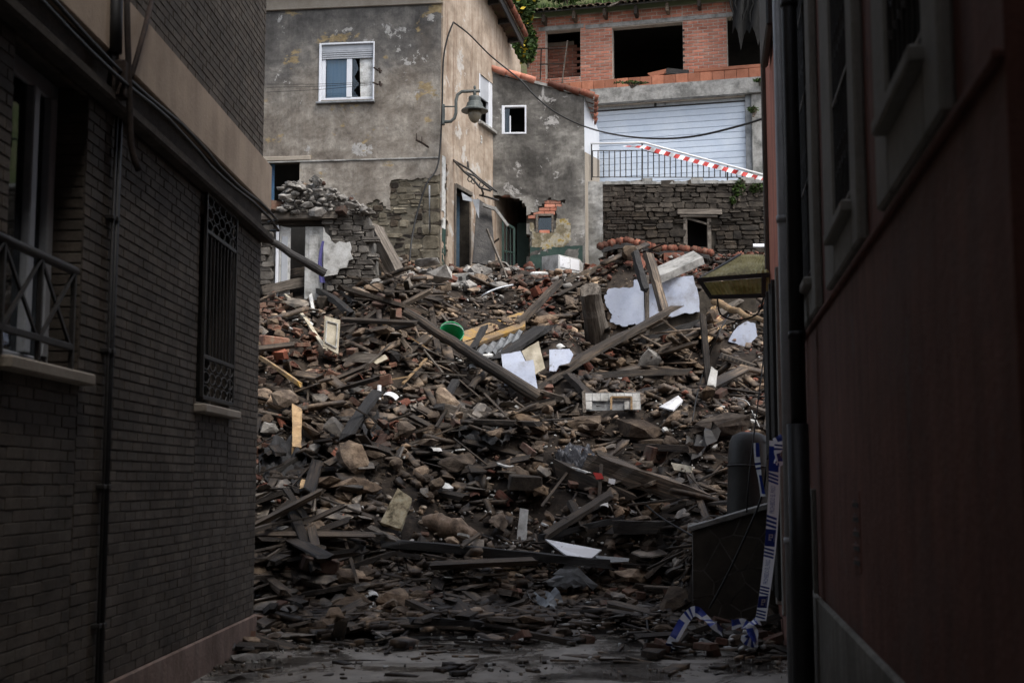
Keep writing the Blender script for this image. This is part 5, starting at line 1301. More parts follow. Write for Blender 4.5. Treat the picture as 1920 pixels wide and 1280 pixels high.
# ================================================================== STONE CLAD LOW WALL, right
YS = 14.25
cS = at(1299, 1000, YS)
FC = Fr((cS.x, cS.y), (1, -.12))
sw = thing('stone_clad_wall', 'dark low garden wall faced with crazy paving and a sloping top', 'wall', FC.M)
def cz(px, py): return FC.uz(px, py)
A_, B_, C2, D_ = cz(1299, 1160), cz(1480, 1160), cz(1480, 941), cz(1299, 996)
part('wall_core', MB().prism([(A_[0], -.1), (B_[0], -.1), C2, D_], -.006, .35), M['greyearth'], sw)
part('coping', MB().prism([(D_[0] - .05, D_[1]), (C2[0], C2[1]), (C2[0], C2[1] + .05), (D_[0] - .05, D_[1] + .05)], -.05, .4), M['concrete'], sw)
# crazy paving: cells of a jittered seed set
seeds = []
while len(seeds) < 44:
    p = (random.uniform(A_[0], B_[0]), random.uniform(-.05, C2[1]))
    if all((p[0] - q[0]) ** 2 + (p[1] - q[1]) ** 2 > .024 for q in seeds): seeds.append(p)
    elif random.random() < .0006: break
def cell(i):
    poly = [(A_[0], -.05), (B_[0], -.05), (C2[0], C2[1] - .01), (D_[0], D_[1] - .01)]; a = seeds[i]
    for j, b in enumerate(seeds):
        if j == i: continue
        mx, mz = (a[0] + b[0]) / 2, (a[1] + b[1]) / 2; nx, nz = b[0] - a[0], b[1] - a[1]; L = math.hypot(nx, nz); nx /= L; nz /= L; mx -= nx * .008; mz -= nz * .008
        out = []
        for k in range(len(poly)):
            p, q = poly[k], poly[(k + 1) % len(poly)]; dp = (p[0] - mx) * nx + (p[1] - mz) * nz; dq = (q[0] - mx) * nx + (q[1] - mz) * nz
            if dp <= 0: out.append(p)
            if dp * dq < 0: t = dp / (dp - dq); out.append((p[0] + (q[0] - p[0]) * t, p[1] + (q[1] - p[1]) * t))
        poly = out
        if len(poly) < 3: return None
    return poly
for i in range(len(seeds)):
    p = cell(i)
    if p: part('paving_stone', MB().prism(p, -.012 + random.uniform(-.006, .004), .02), M['clad'], sw)

# ================================================================== THE HEAP: shapes
def rock_mesh(name, m, flat=1.0, n=16, fine=None):
    if fine is None: fine = not m.name.endswith('loose')
    bm = bmesh.new()
    for k in range(n):
        v = Vector((random.gauss(0, 1), random.gauss(0, 1), random.gauss(0, 1))).normalized()
        p = 4.0; s_ = (abs(v.x) ** p + abs(v.y) ** p + abs(v.z) ** p) ** (-1 / p)      # towards a box
        v = v * s_ * random.uniform(.40, .52); v.z *= flat; bm.verts.new(v)
    r = bmesh.ops.convex_hull(bm, input=bm.verts); bmesh.ops.delete(bm, geom=[g_ for g_ in r['geom_interior'] if isinstance(g_, bmesh.types.BMVert)], context='VERTS')
    bmesh.ops.dissolve_limit(bm, angle_limit=.16, verts=bm.verts, edges=bm.edges); bmesh.ops.triangulate(bm, faces=[f for f in bm.faces if len(f.verts) > 5])
    if fine:
        bmesh.ops.triangulate(bm, faces=bm.faces); bmesh.ops.subdivide_edges(bm, edges=bm.edges, cuts=1, use_grid_fill=True); sd_ = random.random() * 50
        for v in bm.verts:
            d_ = noise.noise(v.co * 4 + Vector((sd_, 0, 0))) * .035 + noise.noise(v.co * 9 + Vector((sd_, 3, 0))) * .035; v.co += v.co.normalized() * d_
    me = bpy.data.meshes.new(name); bm.to_mesh(me); bm.free(); me.materials.append(m); return me
def brick_mesh(name, m, broken):
    mb = MB().cbox((-.5, -.5, -.5), (.5, .5, .5), .05, jit=.03)
    if broken:
        c = random.uniform(-.1, .3)
        mb.v = [(min(x, c + .16 * y + random.uniform(-.12, .12)) if x > c else x, y, z) for x, y, z in mb.v]
    return mb.mesh(name, m)
def plank_mesh(name, m, jag):
    mb = MB(); seg = 4; bend = random.uniform(-.03, .03); tw = random.uniform(-.15, .15)
    for i in range(seg + 1):
        t = i / seg
        for sx, sy in ((-1, -1), (0, -1.0), (1, -1), (1, 1), (0, 1.0), (-1, 1)):
            x = t - .5
            if i in (0, seg): x += random.uniform(-1, 1) * jag
            a = tw * (t - .5); y, z = sx * .5, sy * .5
            mb.v.append((x, y * (1 + random.uniform(-.06, .06)), z + bend * math.sin(t * 3.14) * 4 + y * a))
    for i in range(seg):
        for k in range(6): mb.f.append((i * 6 + k, i * 6 + (k + 1) % 6, i * 6 + 6 + (k + 1) % 6, i * 6 + 6 + k)); mb.m.append(0)
    mb.f += [(5, 4, 3, 2, 1, 0), tuple(seg * 6 + k for k in range(6))]; mb.m += [0, 0]
    return mb.mesh(name, m)
def shard_mesh(name, m, curve=0.0):
    n = random.randint(5, 7); P_ = []
    for k in range(n):
        t = 2 * math.pi * (k + random.uniform(-.3, .3)) / n; P_.append((math.cos(t) * random.uniform(.35, .6), math.sin(t) * random.uniform(.35, .6)))
    mb = MB(); f = lambda x, y: curve * (1 - 4 * y * y)
    mb.v = [(x, y, .5 + f(x, y)) for x, y in P_] + [(x * 1.03, y * 1.03, -.5 + f(x, y)) for x, y in P_]
    mb.f = [tuple(range(n)), tuple(range(2 * n - 1, n - 1, -1))] + [(i, (i + 1) % n, (i + 1) % n + n, i + n) for i in range(n)]; mb.m = [0] * len(mb.f)
    return mb.mesh(name, m)
def canal_mesh(name, m):
    mb = MB(); L = random.uniform(.35, .5)
    for i in range(6):
        t = math.pi * (i / 5); e = random.uniform(-.06, .06)
        for (r, z_) in ((.5, 0), (.42, 0)): mb.v += [(-L + e, r * math.cos(t), r * .8 * math.sin(t) - .2), (L + e * 2, r * .85 * math.cos(t), r * .7 * math.sin(t) - .2)]
    for i in range(5):
        a = i * 4; mb.f += [(a, a + 4, a + 5, a + 1), (a + 2, a + 3, a + 7, a + 6), (a, a + 2, a + 6, a + 4), (a + 1, a + 5, a + 7, a + 3)]
    mb.f += [(0, 1, 3, 2), (20, 22, 23, 21)]; mb.m = [0] * len(mb.f)
    return mb.mesh(name, m)
def variants(m, mi):
    return
KIN = {}
def kind(key, fn, m, mi, n):
    random.seed(hash(key) % 1000 if False else sum(map(ord, key)))
    KIN[key] = ([fn(m) for _ in range(n)], [fn(mi) for _ in range(n)])
kind('stone', lambda m: rock_mesh('rubble_stone', m, random.uniform(.5, .95), random.randint(18, 26)), M['stone'], M['stone_i'], 14)
kind('greystone', lambda m: rock_mesh('grey_stone', m, random.uniform(.5, .95), random.randint(14, 20)), M['greystone'], M['greystone_i'], 8)
kind('slab', lambda m: rock_mesh('flat_stone', m, random.uniform(.22, .4), random.randint(14, 20)), M['slate'], M['slate_i'], 10)
kind('brick', lambda m: brick_mesh('broken_brick', m, random.random() < .55), M['brick'], M['brick_i'], 8)
kind('plank', lambda m: plank_mesh('broken_plank', m, .05), M['wood'], M['wood_i'], 8)
kind('lath', lambda m: plank_mesh('wood_lath', m, .03), M['wood'], M['wood_i'], 6)
kind('shard', lambda m: shard_mesh('slate_shard', m), M['slate'], M['slate_i'], 8)
kind('tile', lambda m: canal_mesh('roof_tile', m) if random.random() < .6 else shard_mesh('roof_tile', m), M['tile'], M['tile_i'], 8)
kind('pale', lambda m: shard_mesh('plaster_shard', m), M['dirtywhite'], M['dirtywhite'], 6)
random.seed(11)
NAMES = dict(stone='rubble_stone', greystone='grey_stone', slab='flat_stone', brick='broken_brick', plank='broken_plank', lath='wood_lath', shard='slate_shard', tile='roof_tile', pale='plaster_shard')
CATS = dict(stone='stone', greystone='stone', slab='stone', brick='brick', plank='plank', lath='lath', shard='shard', tile='roof tile', pale='plaster piece')

def weights(px, py):
    """which kinds lie where on the heap, by the part of it"""
    if py < 565 and px < 1090 and px > 690: return dict(greystone=.50, brick=.10, tile=.08, plank=.12, stone=.12, lath=.04, pale=.04)
    if py < 520 and px >= 1090: return dict(tile=.55, brick=.12, greystone=.12, plank=.13, stone=.08)
    if px < 760 and py < 860: return dict(stone=.42, brick=.20, plank=.10, lath=.06, slab=.10, tile=.04, pale=.03, greystone=.04)
    if py < 740 and px < 960: return dict(lath=.38, plank=.34, stone=.08, slab=.05, brick=.05, pale=.04, shard=.06)
    if py < 760: return dict(plank=.44, lath=.22, stone=.12, tile=.07, slab=.06, brick=.05, pale=.03)
    if py < 1010: return dict(stone=.46, slab=.17, plank=.12, lath=.05, shard=.10, brick=.045, tile=.02, pale=.06)
    return dict(plank=.20, lath=.22, shard=.22, slab=.12, stone=.16, brick=.03, pale=.10)
KEYS = ['stone', 'greystone', 'slab', 'brick', 'plank', 'lath', 'shard', 'tile', 'pale']
def clumpy(w, x, y):
    """like lies by like: each kind gathers in its own patches"""
    return {k: v * max(.06, 1 + 4.2 * noise.noise(Vector((x * 1.05, y * 1.05, KEYS.index(k) * 7.3)))) for k, v in w.items()}
def sizes(key, f):
    U = random.uniform
    if key in ('stone', 'greystone'): s_ = min(.42, .15 * f * random.lognormvariate(0, .42)); return (s_ * U(.9, 1.7), s_ * U(.8, 1.2), s_ * U(.6, 1.0))
    if key == 'slab': s_ = min(.34, .18 * f * random.lognormvariate(0, .35)); return (s_ * U(1, 1.9), s_ * U(.7, 1.1), s_ * U(.6, 1.0))
    if key == 'brick': return (U(.20, .25), U(.10, .125), U(.055, .10))
    if key == 'plank': L = U(.35, 1.3) * f; return (L, U(.07, .17), U(.02, .07))
    if key == 'lath': L = U(.3, 1.2) * f; return (L, U(.02, .045), U(.012, .03))
    if key == 'shard': s_ = U(.10, .30) * f; return (s_ * U(.9, 1.7), s_, U(.010, .03))
    if key == 'tile': return (U(.22, .42), U(.16, .2), U(.16, .2)) if random.random() < .7 else (U(.1, .2), U(.1, .16), .1)
    return (U(.06, .22) * f, U(.05, .15) * f, U(.012, .04))
XL = lambda y: -3.02 + .0227 * (y - 13.2) if y < 13.3 else -5.6
def XR(y):
    if y < 14.4: return cR.x + (y - cR.y) * dR.x / dR.y - .05
    return 5.6
def place(key, x, y, f, lift=.0, tilt=None, yaw=None):
    """a location, rotation and size for one piece lying on the heap"""
    sx, sy, sz_ = sizes(key, f)
    if key == 'tile' and abs(sz_ - .1) < 1e-6: sz_ = .1
    n_ = hnormal(x, y)
    yw = random.uniform(-math.pi, math.pi) if yaw is None else yaw
    if tilt is None: tilt = .42 if y > 15.6 else .24
    if key in ('shard', 'slab', 'pale'): tilt *= .8
    if key in ('plank', 'lath'): tilt *= .75
    q = n_.lerp(Vector((0, 0, 1)), random.uniform(0, .9)).normalized().to_track_quat('Z', 'Y').to_matrix() @ Matrix.Rotation(yw, 3, 'Z') @ Matrix.Rotation(random.gauss(0, tilt), 3, 'X') @ Matrix.Rotation(random.gauss(0, tilt * .8), 3, 'Y')
    z_ = H(x, y) + sz_ * random.uniform(.0, .5) + lift
    return Vector((x, y, z_)), q, (sx, sy, sz_)
def region(px, py, x, y):
    """words for where on the heap a piece lies"""
    if y < 15.0: return 'on the wet street before the heap' if x < .9 else 'at the foot of the stone clad wall'
    if py > 1000: return 'in the flat litter at the foot of the heap'
    if py > 860: return 'low on the front slope of the heap' if px < 1120 else 'low in the heap by the stone clad wall'
    if px < 620 and py > 560: return 'in the bricky part of the heap beside the brown brick building'
    if py > 740: return 'midway up the middle of the heap' if px < 1150 else 'midway up the heap towards the orange house'
    if py > 560: return 'among the splintered laths around the green bucket' if px < 1000 else 'among the dark timbers before the white wall remnant'
    if px < 740: return 'at the foot of the ruined wall'
    if px < 1100: return 'high on the heap before the patched and cement houses'
    return 'on the heap crest under the stone terrace wall'
LOOK = dict(stone='brown grey stone lump', greystone='dusty grey stone lump', slab='flat grey brown stone', brick='broken red brown brick', plank='dark broken plank', lath='thin splintered wood lath', shard='thin dark slate shard', tile='broken clay roof tile', pale='small pale plaster flake')
LIMIT = dict(stone=280, greystone=120, slab=240, brick=230, plank=290, lath=270, shard=220, tile=170, pale=70)
def blocked(x, y, z):
    p = FU.M.inverted() @ Vector((x, y, z))
    if -3 < p.x < uz(712, 500)[0] and -.1 < p.y < .9: return True            # inside the ruined wall
    if vz(1096, 560)[0] + cV.x - 0 > 1e9: return True
    if 1.5 < x < 3.7 and 24.1 < y < 24.6 and z < 5.65: return True                     # white wall remnant
    q = FC.M.inverted() @ Vector((x, y, z))
    if q.x > -.15 and -.12 < q.y < .4: return True
    q = FH.M.inverted() @ Vector((x, y, z))
    if q.x < .1 and q.y > -.1: return True
    q = FS.M.inverted() @ Vector((x, y, z))
    if q.y > -.1 and q.x > -.1 and q.x < 5 and x < 0: return True
    if y > 30.6: return True
    return False
cand = []
KEEP = [(936, 636, 1078, 732), (1130, 515, 1316, 612), (1092, 730, 1204, 772), (1016, 1006, 1132, 1050), (710, 910, 776, 992), (602, 588, 642, 666), (815, 605, 872, 668), (862, 580, 990, 655), (786, 970, 908, 1014), (1362, 600, 1424, 655), (964, 948, 994, 1014),
        (984, 1056, 1124, 1142), (886, 620, 984, 670), (1305, 474, 1440, 560), (700, 720, 748, 760), (1010, 474, 1090, 514), (1232, 738, 1284, 770), (512, 412, 664, 522), (1255, 864, 1300, 890), (1040, 838, 1115, 882), (1345, 655, 1425, 700), (1150, 775, 1240, 836), (1300, 775, 1392, 816)]
def covers(px, py, r):
    return any(a - r < px < c + r and b - r * .6 < py < d + r * .8 for a, b, c, d in KEEP)
def emit(x, y, f, lift=0.0, force=None, tilt=None):
    px, py = project((x, y, H(x, y)))
    w = clumpy(weights(px, py), x, y); key = force or random.choices(list(w), list(w.values()))[0]
    loc, rot, s_ = place(key, x, y, f, lift, tilt)
    if key in ('plank', 'lath') and (w.get('plank', 0) + w.get('lath', 0)) > .5: s_ = (s_[0] * random.uniform(1.1, 1.9), s_[1], s_[2])
    if blocked(*loc): return
    if covers(px, py, .32 * max(s_) * F / y): return
    vis = (450 < px < 1500 and 380 < py < 1300)
    a = sorted(s_)[1:]; area = a[0] * a[1] * (F / y) ** 2
    cand.append((area if vis else -1, key, loc, rot, s_, px, py))
def sample(n, y0, y1, f, lift, force=None, dens=None):
    k = 0; tries = 0
    while k < n and tries < n * 20:
        tries += 1
        y = random.uniform(y0, y1); x = random.uniform(max(XL(y), -.215 * y - .6), min(XR(y), .2 * y + 1.0))
        if dens and random.random() > dens(x, y): continue
        emit(x, y, f, random.uniform(*lift), force); k += 1
sample(1500, 15.6, 30.2, 1.0, (0, .12))
sample(650, 15.6, 30.0, 1.45, (.04, .2))
sample(170, 16, 29.5, 2.1, (.0, .2))
sample(2300, 15.3, 30.4, .62, (-.03, .08))
sample(650, 13.1, 15.9, .85, (.0, .02), dens=lambda x, y: min(1, .10 + .9 * sst(14.0, 15.5, y + .6 * noise.noise(Vector((x, y, 3))) + .25 * abs(x - .1))))
sample(1500, 12.9, 15.9, .45, (.0, .012), dens=lambda x, y: min(1, .05 + .95 * sst(14.0, 15.4, y + .7 * noise.noise(Vector((x * 1.3, y, 3))) + .3 * abs(x - .1))))
# piles against the walls in the alley
for k in range(150):
    y = random.uniform(12.3, 14.6); emit(random.uniform(1.25 + .25 * (y - 12), XR(y)), y, .7, random.uniform(0, .10), random.choice(['slab', 'stone', 'shard', 'plank', 'brick', 'lath', 'pale']), .3)
for k in range(60):
    y = random.uniform(12.2, 14.2); emit(random.uniform(-3.0, -2.35), y, .8, random.uniform(0, .08), random.choice(['slab', 'stone', 'shard', 'plank', 'brick']), .3)
# tiles and stones high on the right under the terrace
for k in range(190):
    y = random.uniform(26.0, 30.2); x = random.uniform(3.0, 5.4) if y < 28.6 else random.uniform(2.2, 5.6)
    emit(x, y, 1.0, random.uniform(0, .35) * sst(2.6, 4.4, x), random.choice(['tile', 'tile', 'tile', 'brick', 'stone']), .5)
# rubble slumped on the ruined wall's top
for k in range(520):
    u = random.uniform(outl[0][0], uz(690, 400)[0]); z = random.uniform(zlo - .05, uz(592, 326)[1])
    if not inpoly(outl, u, z + .03): continue
    p = FU.P(u, random.uniform(-.16, .3), z)
    s_ = sizes('greystone', random.choice((.5, .7, 1.05)))
    q = Matrix.Rotation(random.uniform(0, 6), 3, 'Z') @ Matrix.Rotation(random.gauss(0, .5), 3, 'X')
    px, py = project(p); cand.append((s_[0] * s_[1] * (F / p.y) ** 2, random.choice(('greystone', 'greystone', 'stone', 'brick')) if k % 7 == 0 else 'greystone', p, q, s_, px, py))
for k in range(1100):
    y = random.uniform(17.2, 24.5); x = random.uniform(-.16 * y, XR(y)); px, py = project((x, y, H(x, y)))
    if not (540 < py < 750 and (600 < px < 1440)): continue
    emit(x, y, 1.0 + .5 * random.random(), random.uniform(.02, .3), random.choice(('plank', 'plank', 'lath')), .5)
for k in range(420):
    y = random.uniform(15.2, 20.0); x = random.uniform(XL(y), XR(y))
    emit(x, y, 1.3, random.uniform(.02, .25), random.choice(('plank', 'lath')), .45)

MARKS = [(622, 628, 'cream cupboard door'), (843, 620, 'green bucket'), (925, 615, 'ochre painted planks'), (975, 700, 'leaning white boards'), (1052, 675, 'broken cornered white board'), (1106, 600, 'thick weathered log'),
         (1172, 570, 'white wall remnant'), (1268, 560, 'white wall remnant'), (1375, 518, 'yellow awning'), (1395, 628, 'white wall piece'), (1150, 752, 'tiled window piece'), (1258, 755, 'white triangular board'), (1192, 806, 'big pale brown slab'),
         (1345, 798, 'large tan stone'), (1215, 905, 'stout dark beam'), (1402, 900, 'grey tank'), (1380, 1040, 'stone clad wall'), (1425, 1000, 'hanging police tape'), (1260, 1190, 'fallen police tape'), (1330, 1160, 'arch of the fallen tape'), (1400, 1185, 'crumpled tape tangle'), (1440, 1165, 'lower end of the hanging tape'), (1465, 1235, 'foot of the drainpipes'), (1310, 1235, 'street end of the fallen tape'), (510, 1200, 'dark square stone block'), (660, 350, 'loose stones left of the house corner'), (540, 360, 'blue post'), (810, 500, 'thin steel pole'), (960, 500, 'narrow green gate'), (742, 952, 'stained cream panel'),
         (846, 992, 'beige sack'), (930, 1035, 'charred black plank'), (1074, 1028, 'white flat sheet'), (980, 980, 'white marked card'), (1030, 1120, 'crumpled corrugated sheet'), (556, 805, 'rag covered stub'), (528, 697, 'orange brown lath'),
         (732, 748, 'white curved ceramic shard'), (880, 778, 'grey squared timber'), (880, 665, 'long dark round pole'), (744, 585, 'reddish brown post'), (560, 460, 'white shuttered doorway'), (595, 350, 'ruined wall top'), (735, 500, 'thick leaning timber'),
         (893, 490, 'mortared brickwork chunk'), (1050, 495, 'white metal cabinet'), (1200, 462, 'sagging roof remnant'), (1380, 465, 'right end of the roof tiles'), (1078, 858, 'patterned cloth'), (838, 1170, 'long flat dark pole'), (600, 1056, 'hollow brick block'),
         (480, 1160, 'brown building plinth'), (510, 930, 'corner of the brown brick building'), (1268, 490, 'tilted concrete slab'), (1386, 678, 'long hollow brick'), (640, 1020, 'large flat boulder')]
seen_labels = {}
def label_for(key, loc, rot, s_, px, py):
    m = min(MARKS, key=lambda q: (q[0] - px) ** 2 + (1.4 * (q[1] - py)) ** 2); dx, dy = px - m[0], py - m[1]; d = math.hypot(dx, dy)
    near = 'close ' if d < 45 else ''
    side = ('right of' if dx > 0 else 'left of') if abs(dx) > 1.3 * abs(dy) else ('below' if dy > 0 else 'above')
    if .55 < abs(dx) / (abs(dy) + 1e-3) < 1.3: side = ('lower right of' if dx > 0 else 'lower left of') if dy > 0 else ('upper right of' if dx > 0 else 'upper left of')
    L_ = max(s_); size = ('long ' if L_ > 1.25 else 'short ' if L_ < .65 else '') if key in ('plank', 'lath') else ('large ' if L_ > .45 else 'small ' if L_ < .24 else '')
    ax = rot @ Vector((1, 0, 0)); up = abs((rot @ Vector((0, 0, 1))).z)
    if key in ('plank', 'lath'): pose = 'steeply tilted' if abs(ax.z) > .5 else 'pointing away' if abs(ax.y) > .8 else 'lying crosswise' if abs(ax.x) > .8 else 'lying askew'
    else: pose = 'standing on edge' if up < .5 else 'tilted' if up < .85 else 'lying flat'
    f_ = lambda: f'{size}{LOOK[key]} {pose} {near}{side} the {m[2]}'
    if len(f_().split()) > 16: near = ''
    if len(f_().split()) > 16: size = ''
    if len(f_().split()) > 16: pose = pose.split()[-1]
    return f'{size}{LOOK[key]} {pose} {near}{side} the {m[2]}'
cand.sort(key=lambda c: -c[0])
used = {k: 0 for k in LIMIT}; rest = {k: [] for k in LIMIT}
for (area, key, loc, rot, s_, px, py) in cand:
    me_a, me_i = KIN[key]
    if area > 0 and used[key] < LIMIT[key]:
        used[key] += 1
        o = link(NAMES[key], random.choice(me_a)); o.matrix_basis = Matrix.Translation(loc) @ rot.to_4x4() @ Matrix.Diagonal((*s_, 1))
        o['label'] = label_for(key, loc, rot, s_, px, py); o['category'] = CATS[key]; o['kind'] = 'thing'; o['group'] = LOOK[key] + 's lying in the heap'
    else: rest[key].append((random.choice(me_i), loc, rot, s_))
# fine litter, far too many to count
def crumbs(n, y0, y1, f, dens=None, keys=None):
    k = 0
    while k < n:
        y = random.uniform(y0, y1); x = random.uniform(max(XL(y), -.215 * y - .5), min(XR(y), .2 * y + .9))
        if dens and random.random() > dens(x, y): continue
        px, py = project((x, y, H(x, y))); w = clumpy(weights(px, py), x, y); key = keys and random.choice(keys) or random.choices(list(w), list(w.values()))[0]
        loc, rot, s_ = place(key, x, y, f, random.uniform(0, .03) if y > 15.5 else 0, .5 if y > 15.5 else .12); k += 1
        if key in ('brick', 'tile'): s_ = tuple(q * f * 1.4 for q in s_)
        if blocked(*loc) or (max(s_) > .17 and covers(px, py, 2)): continue
        rest[key].append((random.choice(KIN[key][1]), loc, rot, s_))
crumbs(6500, 15.0, 30.4, .34)
crumbs(8000, 15.0, 30.4, .2)
crumbs(1300, 11.2, 15.4, .35, lambda x, y: min(1, .05 + .95 * sst(13.5, 15.1, y + .9 * noise.noise(Vector((x * 1.4, y * 1.4, 3))))), ['lath', 'lath', 'pale', 'plank', 'shard'])
crumbs(4200, 12.6, 15.6, .22, lambda x, y: min(1, .02 + .98 * sst(14.0, 15.2, y + .8 * noise.noise(Vector((x * 1.4, y * 1.4, 3))) + .28 * abs(x - .1))))
crumbs(520, 11.0, 13.8, .10, lambda x, y: .15 + .85 * max(0, noise.noise(Vector((x * 1.7, y * 1.7, 9)))) + .5 * (abs(x) > 2), ['slab', 'shard', 'stone', 'pale', 'lath'])
STUFF = dict(stone='stone_rubble', greystone='grey_rubble', slab='flat_stone_rubble', brick='brick_rubble', plank='timber_debris', lath='lath_debris', shard='slate_debris', tile='tile_debris', pale='plaster_debris')
for key, items in rest.items():
    if not items: continue
    cache = {}; V_, L_, S_, mats_ = [], [], [], None; off = 0
    for (me, loc, rot, s_) in items:
        if me.name not in cache:
            v = np.empty(len(me.vertices) * 3); me.vertices.foreach_get('co', v)
            lt = np.array([p.loop_total for p in me.polygons]); li = np.empty(len(me.loops), dtype=np.int64); me.loops.foreach_get('vertex_index', li)
            cache[me.name] = (v.reshape(-1, 3), lt, li)
        v, lt, li = cache[me.name]; R_m = np.array(rot) @ np.diag(s_)
        V_.append(v @ R_m.T + np.array(loc)); L_.append(li + off); S_.append(lt); off += len(v)
    V_, L_, S_ = np.concatenate(V_), np.concatenate(L_), np.concatenate(S_)
    me = bpy.data.meshes.new(STUFF[key]); me.vertices.add(len(V_)); me.vertices.foreach_set('co', V_.ravel())
    me.loops.add(len(L_)); me.loops.foreach_set('vertex_index', L_); me.polygons.add(len(S_))
    me.polygons.foreach_set('loop_start', np.concatenate([[0], np.cumsum(S_)[:-1]])); me.update(calc_edges=True); me.validate()
    me.materials.append(KIN[key][1][0].materials[0])
    tag(link(STUFF[key], me), LOOK[key] + ' pieces strewn through the heap', kind='stuff')

# ================================================================== THE HEAP: the pieces one can name
def L(px, py, lift=.0): return hit(px, py, lift)
def log(name, label, p0, p1, r0, r1, m='wood', cat='log', n=12, seg=8, wob=.02):
    A0, A1 = Vector(p0), Vector(p1); d = A1 - A0; p0, p1 = Vector((0, 0, 0)), Vector((d.length, 0, 0)); pts = []; rs = []
    for i in range(seg + 1):
        t = i / seg; p = p0.lerp(p1, t) + Vector((random.uniform(-wob, wob), random.uniform(-wob, wob), random.uniform(-wob, wob))); pts.append(p); rs.append((r0 + (r1 - r0) * t) * random.uniform(.94, 1.06))
    mb = MB().tube(pts, rs, n)
    for k in list(range(n)) + list(range(seg * n, seg * n + n)): x, y, z = mb.v[k]; mb.v[k] = (x + random.uniform(-.5, .5) * r0, y, z)
    o = link(name, mb.mesh(name, M[m])); x_ = d.normalized(); y_ = Vector((0, 0, 1)).cross(x_).normalized() if abs(x_.z) < .98 else Vector((0, 1, 0)); z_ = x_.cross(y_)
    o.matrix_basis = Matrix(((x_.x, y_.x, z_.x, A0.x), (x_.y, y_.y, z_.y, A0.y), (x_.z, y_.z, z_.z, A0.z), (0, 0, 0, 1)))
    return tag(o, label, cat)
def beam(label, p0, p1, w, h, m='wood', roll=0.0, name='timber_beam', cat='beam', jag=.6, seg=6):
    p0, p1 = Vector(p0), Vector(p1); d = p1 - p0; Ln = d.length
    mb = MB().beam((0, 0, 0), (Ln, 0, 0), w, h, roll, 9, jag * 1.5, .13, 0, random.uniform(-.018, .018) * Ln)
    o = link(name, mb.mesh(name, M[m])); x_ = d.normalized(); y_ = Vector((0, 0, 1)).cross(x_).normalized() if abs(x_.z) < .98 else Vector((0, 1, 0)); z_ = x_.cross(y_)
    o.matrix_basis = Matrix(((x_.x, y_.x, z_.x, p0.x), (x_.y, y_.y, z_.y, p0.y), (x_.z, y_.z, z_.z, p0.z), (0, 0, 0, 1)))
    return tag(o, label, cat)
log('wooden_pole', 'long dark round pole lying slantwise across the heap over the green bucket', L(758, 583, 1.0), L(1012, 748, .55), .075, .115)
log('wooden_pole', 'short round pole crossing the long dark pole near its lower end', L(880, 728, .55), L(958, 648, .5), .06, .045)
log('tree_log', 'thick weathered log standing tilted before the white wall remnant', at(1106, 545, 22.9), L(1124, 655, .2), .19, .24, 'greywood')
log('wooden_pole', 'broken black pole slanting down from the ruined doorway', at(484, 438, 22.4), at(608, 513, 22.9), .055, .085, 'char_and_hole')
log('branch', 'pale stripped branch running below the yellow awning', at(1340, 566, 18.5), at(1432, 604, 16.8), .055, .03, 'freshwood', 'branch')
beam('thick grey timber leaning from the house corner down into the heap', at(700, 424, 24.6), L(778, 572, .2), .22, .24, 'greywood')
beam('long grey plank running from the white wall remnant down to the left', at(1262, 578, 22.3), L(1020, 722, .15), .20, .07, 'wood')
beam('dark beam lying parallel below the long grey plank', L(1240, 600, .5), L(1060, 690, .35), .16, .12)
beam('short dark beam laid over the top of the long grey plank', at(1215, 475, 23.4), at(1246, 588, 22.8), .14, .13)
beam('dark slanting post in front of the white wall near the awning', at(1190, 470, 24.0), at(1210, 545, 23.6), .12, .12, 'char_and_hole')
beam('stout dark beam leaning on the low heap before the stone clad wall', L(1104, 868, .35), L(1312, 940, .5), .30, .26)
beam('brown beam lying just under the stout dark beam', L(1052, 880, .3), L(1180, 938, .25), .20, .2)
beam('long charred black plank bridging the foot of the heap', L(738, 1018, .35), L(1130, 1056, .4), .22, .10, 'char_and_hole')
beam('long level beam end behind the stone clad wall', L(1145, 987, .3), L(1342, 990, .3), .16, .16)
beam('dark board propped up slantwise by the low front beams', L(1028, 1000, .25), L(1142, 928, .35), .2, .06)
beam('thin black beam lying in front of the propped board', L(1010, 1008, .3), L(1168, 972, .3), .07, .07, 'char_and_hole')
beam('charred beam sloping from the purple curtain towards the left', L(582, 532, .5), L(622, 498, .4), .14, .14, 'char_and_hole')
beam('light edged dark beam lying by the ruined wall', L(600, 528, .4), L(668, 500, .3), .10, .10, 'char_and_hole')
beam('thick dark timber lying before the white shuttered doorway', L(500, 522, .4), L(578, 506, .4), .20, .17)
beam('pale edged sawn beam jutting out beside the brown brick building', L(478, 548, .5), L(572, 527, .5), .20, .17, 'greywood')
beam('black rafter of a fallen frame under the ruined wall', L(598, 545, .4), L(660, 590, .4), .12, .1, 'char_and_hole')
beam('second black rafter of the fallen frame under the ruined wall', L(630, 528, .4), L(664, 568, .4), .09, .09, 'char_and_hole')
beam('black cross rafter of the fallen frame, half buried', L(630, 572, .3), L(725, 552, .35), .12, .10, 'char_and_hole')
beam('long black beam falling through the splintered laths', L(660, 560, .35), L(742, 672, .3), .12, .12, 'char_and_hole')
beam('dark strut standing behind the green bucket', L(808, 580, .3), L(822, 668, .45), .10, .08)
beam('reddish brown post standing up in the splintered laths', at(744, 562, 21.9), L(748, 604, .2), .12, .10, 'brick', name='wooden_post', cat='post')
beam('black board standing on end near the yellow planks', L(908, 614, .6), L(885, 655, .6), .12, .05, 'char_and_hole')
beam('dark slanting board rising over the red brick patch', L(968, 610, .4), at(1050, 528, 24.4), .12, .10)
beam('wide dark board lying by the corrugated sheets', L(930, 672, .5), L(1020, 612, .5), .34, .08, 'char_and_hole')
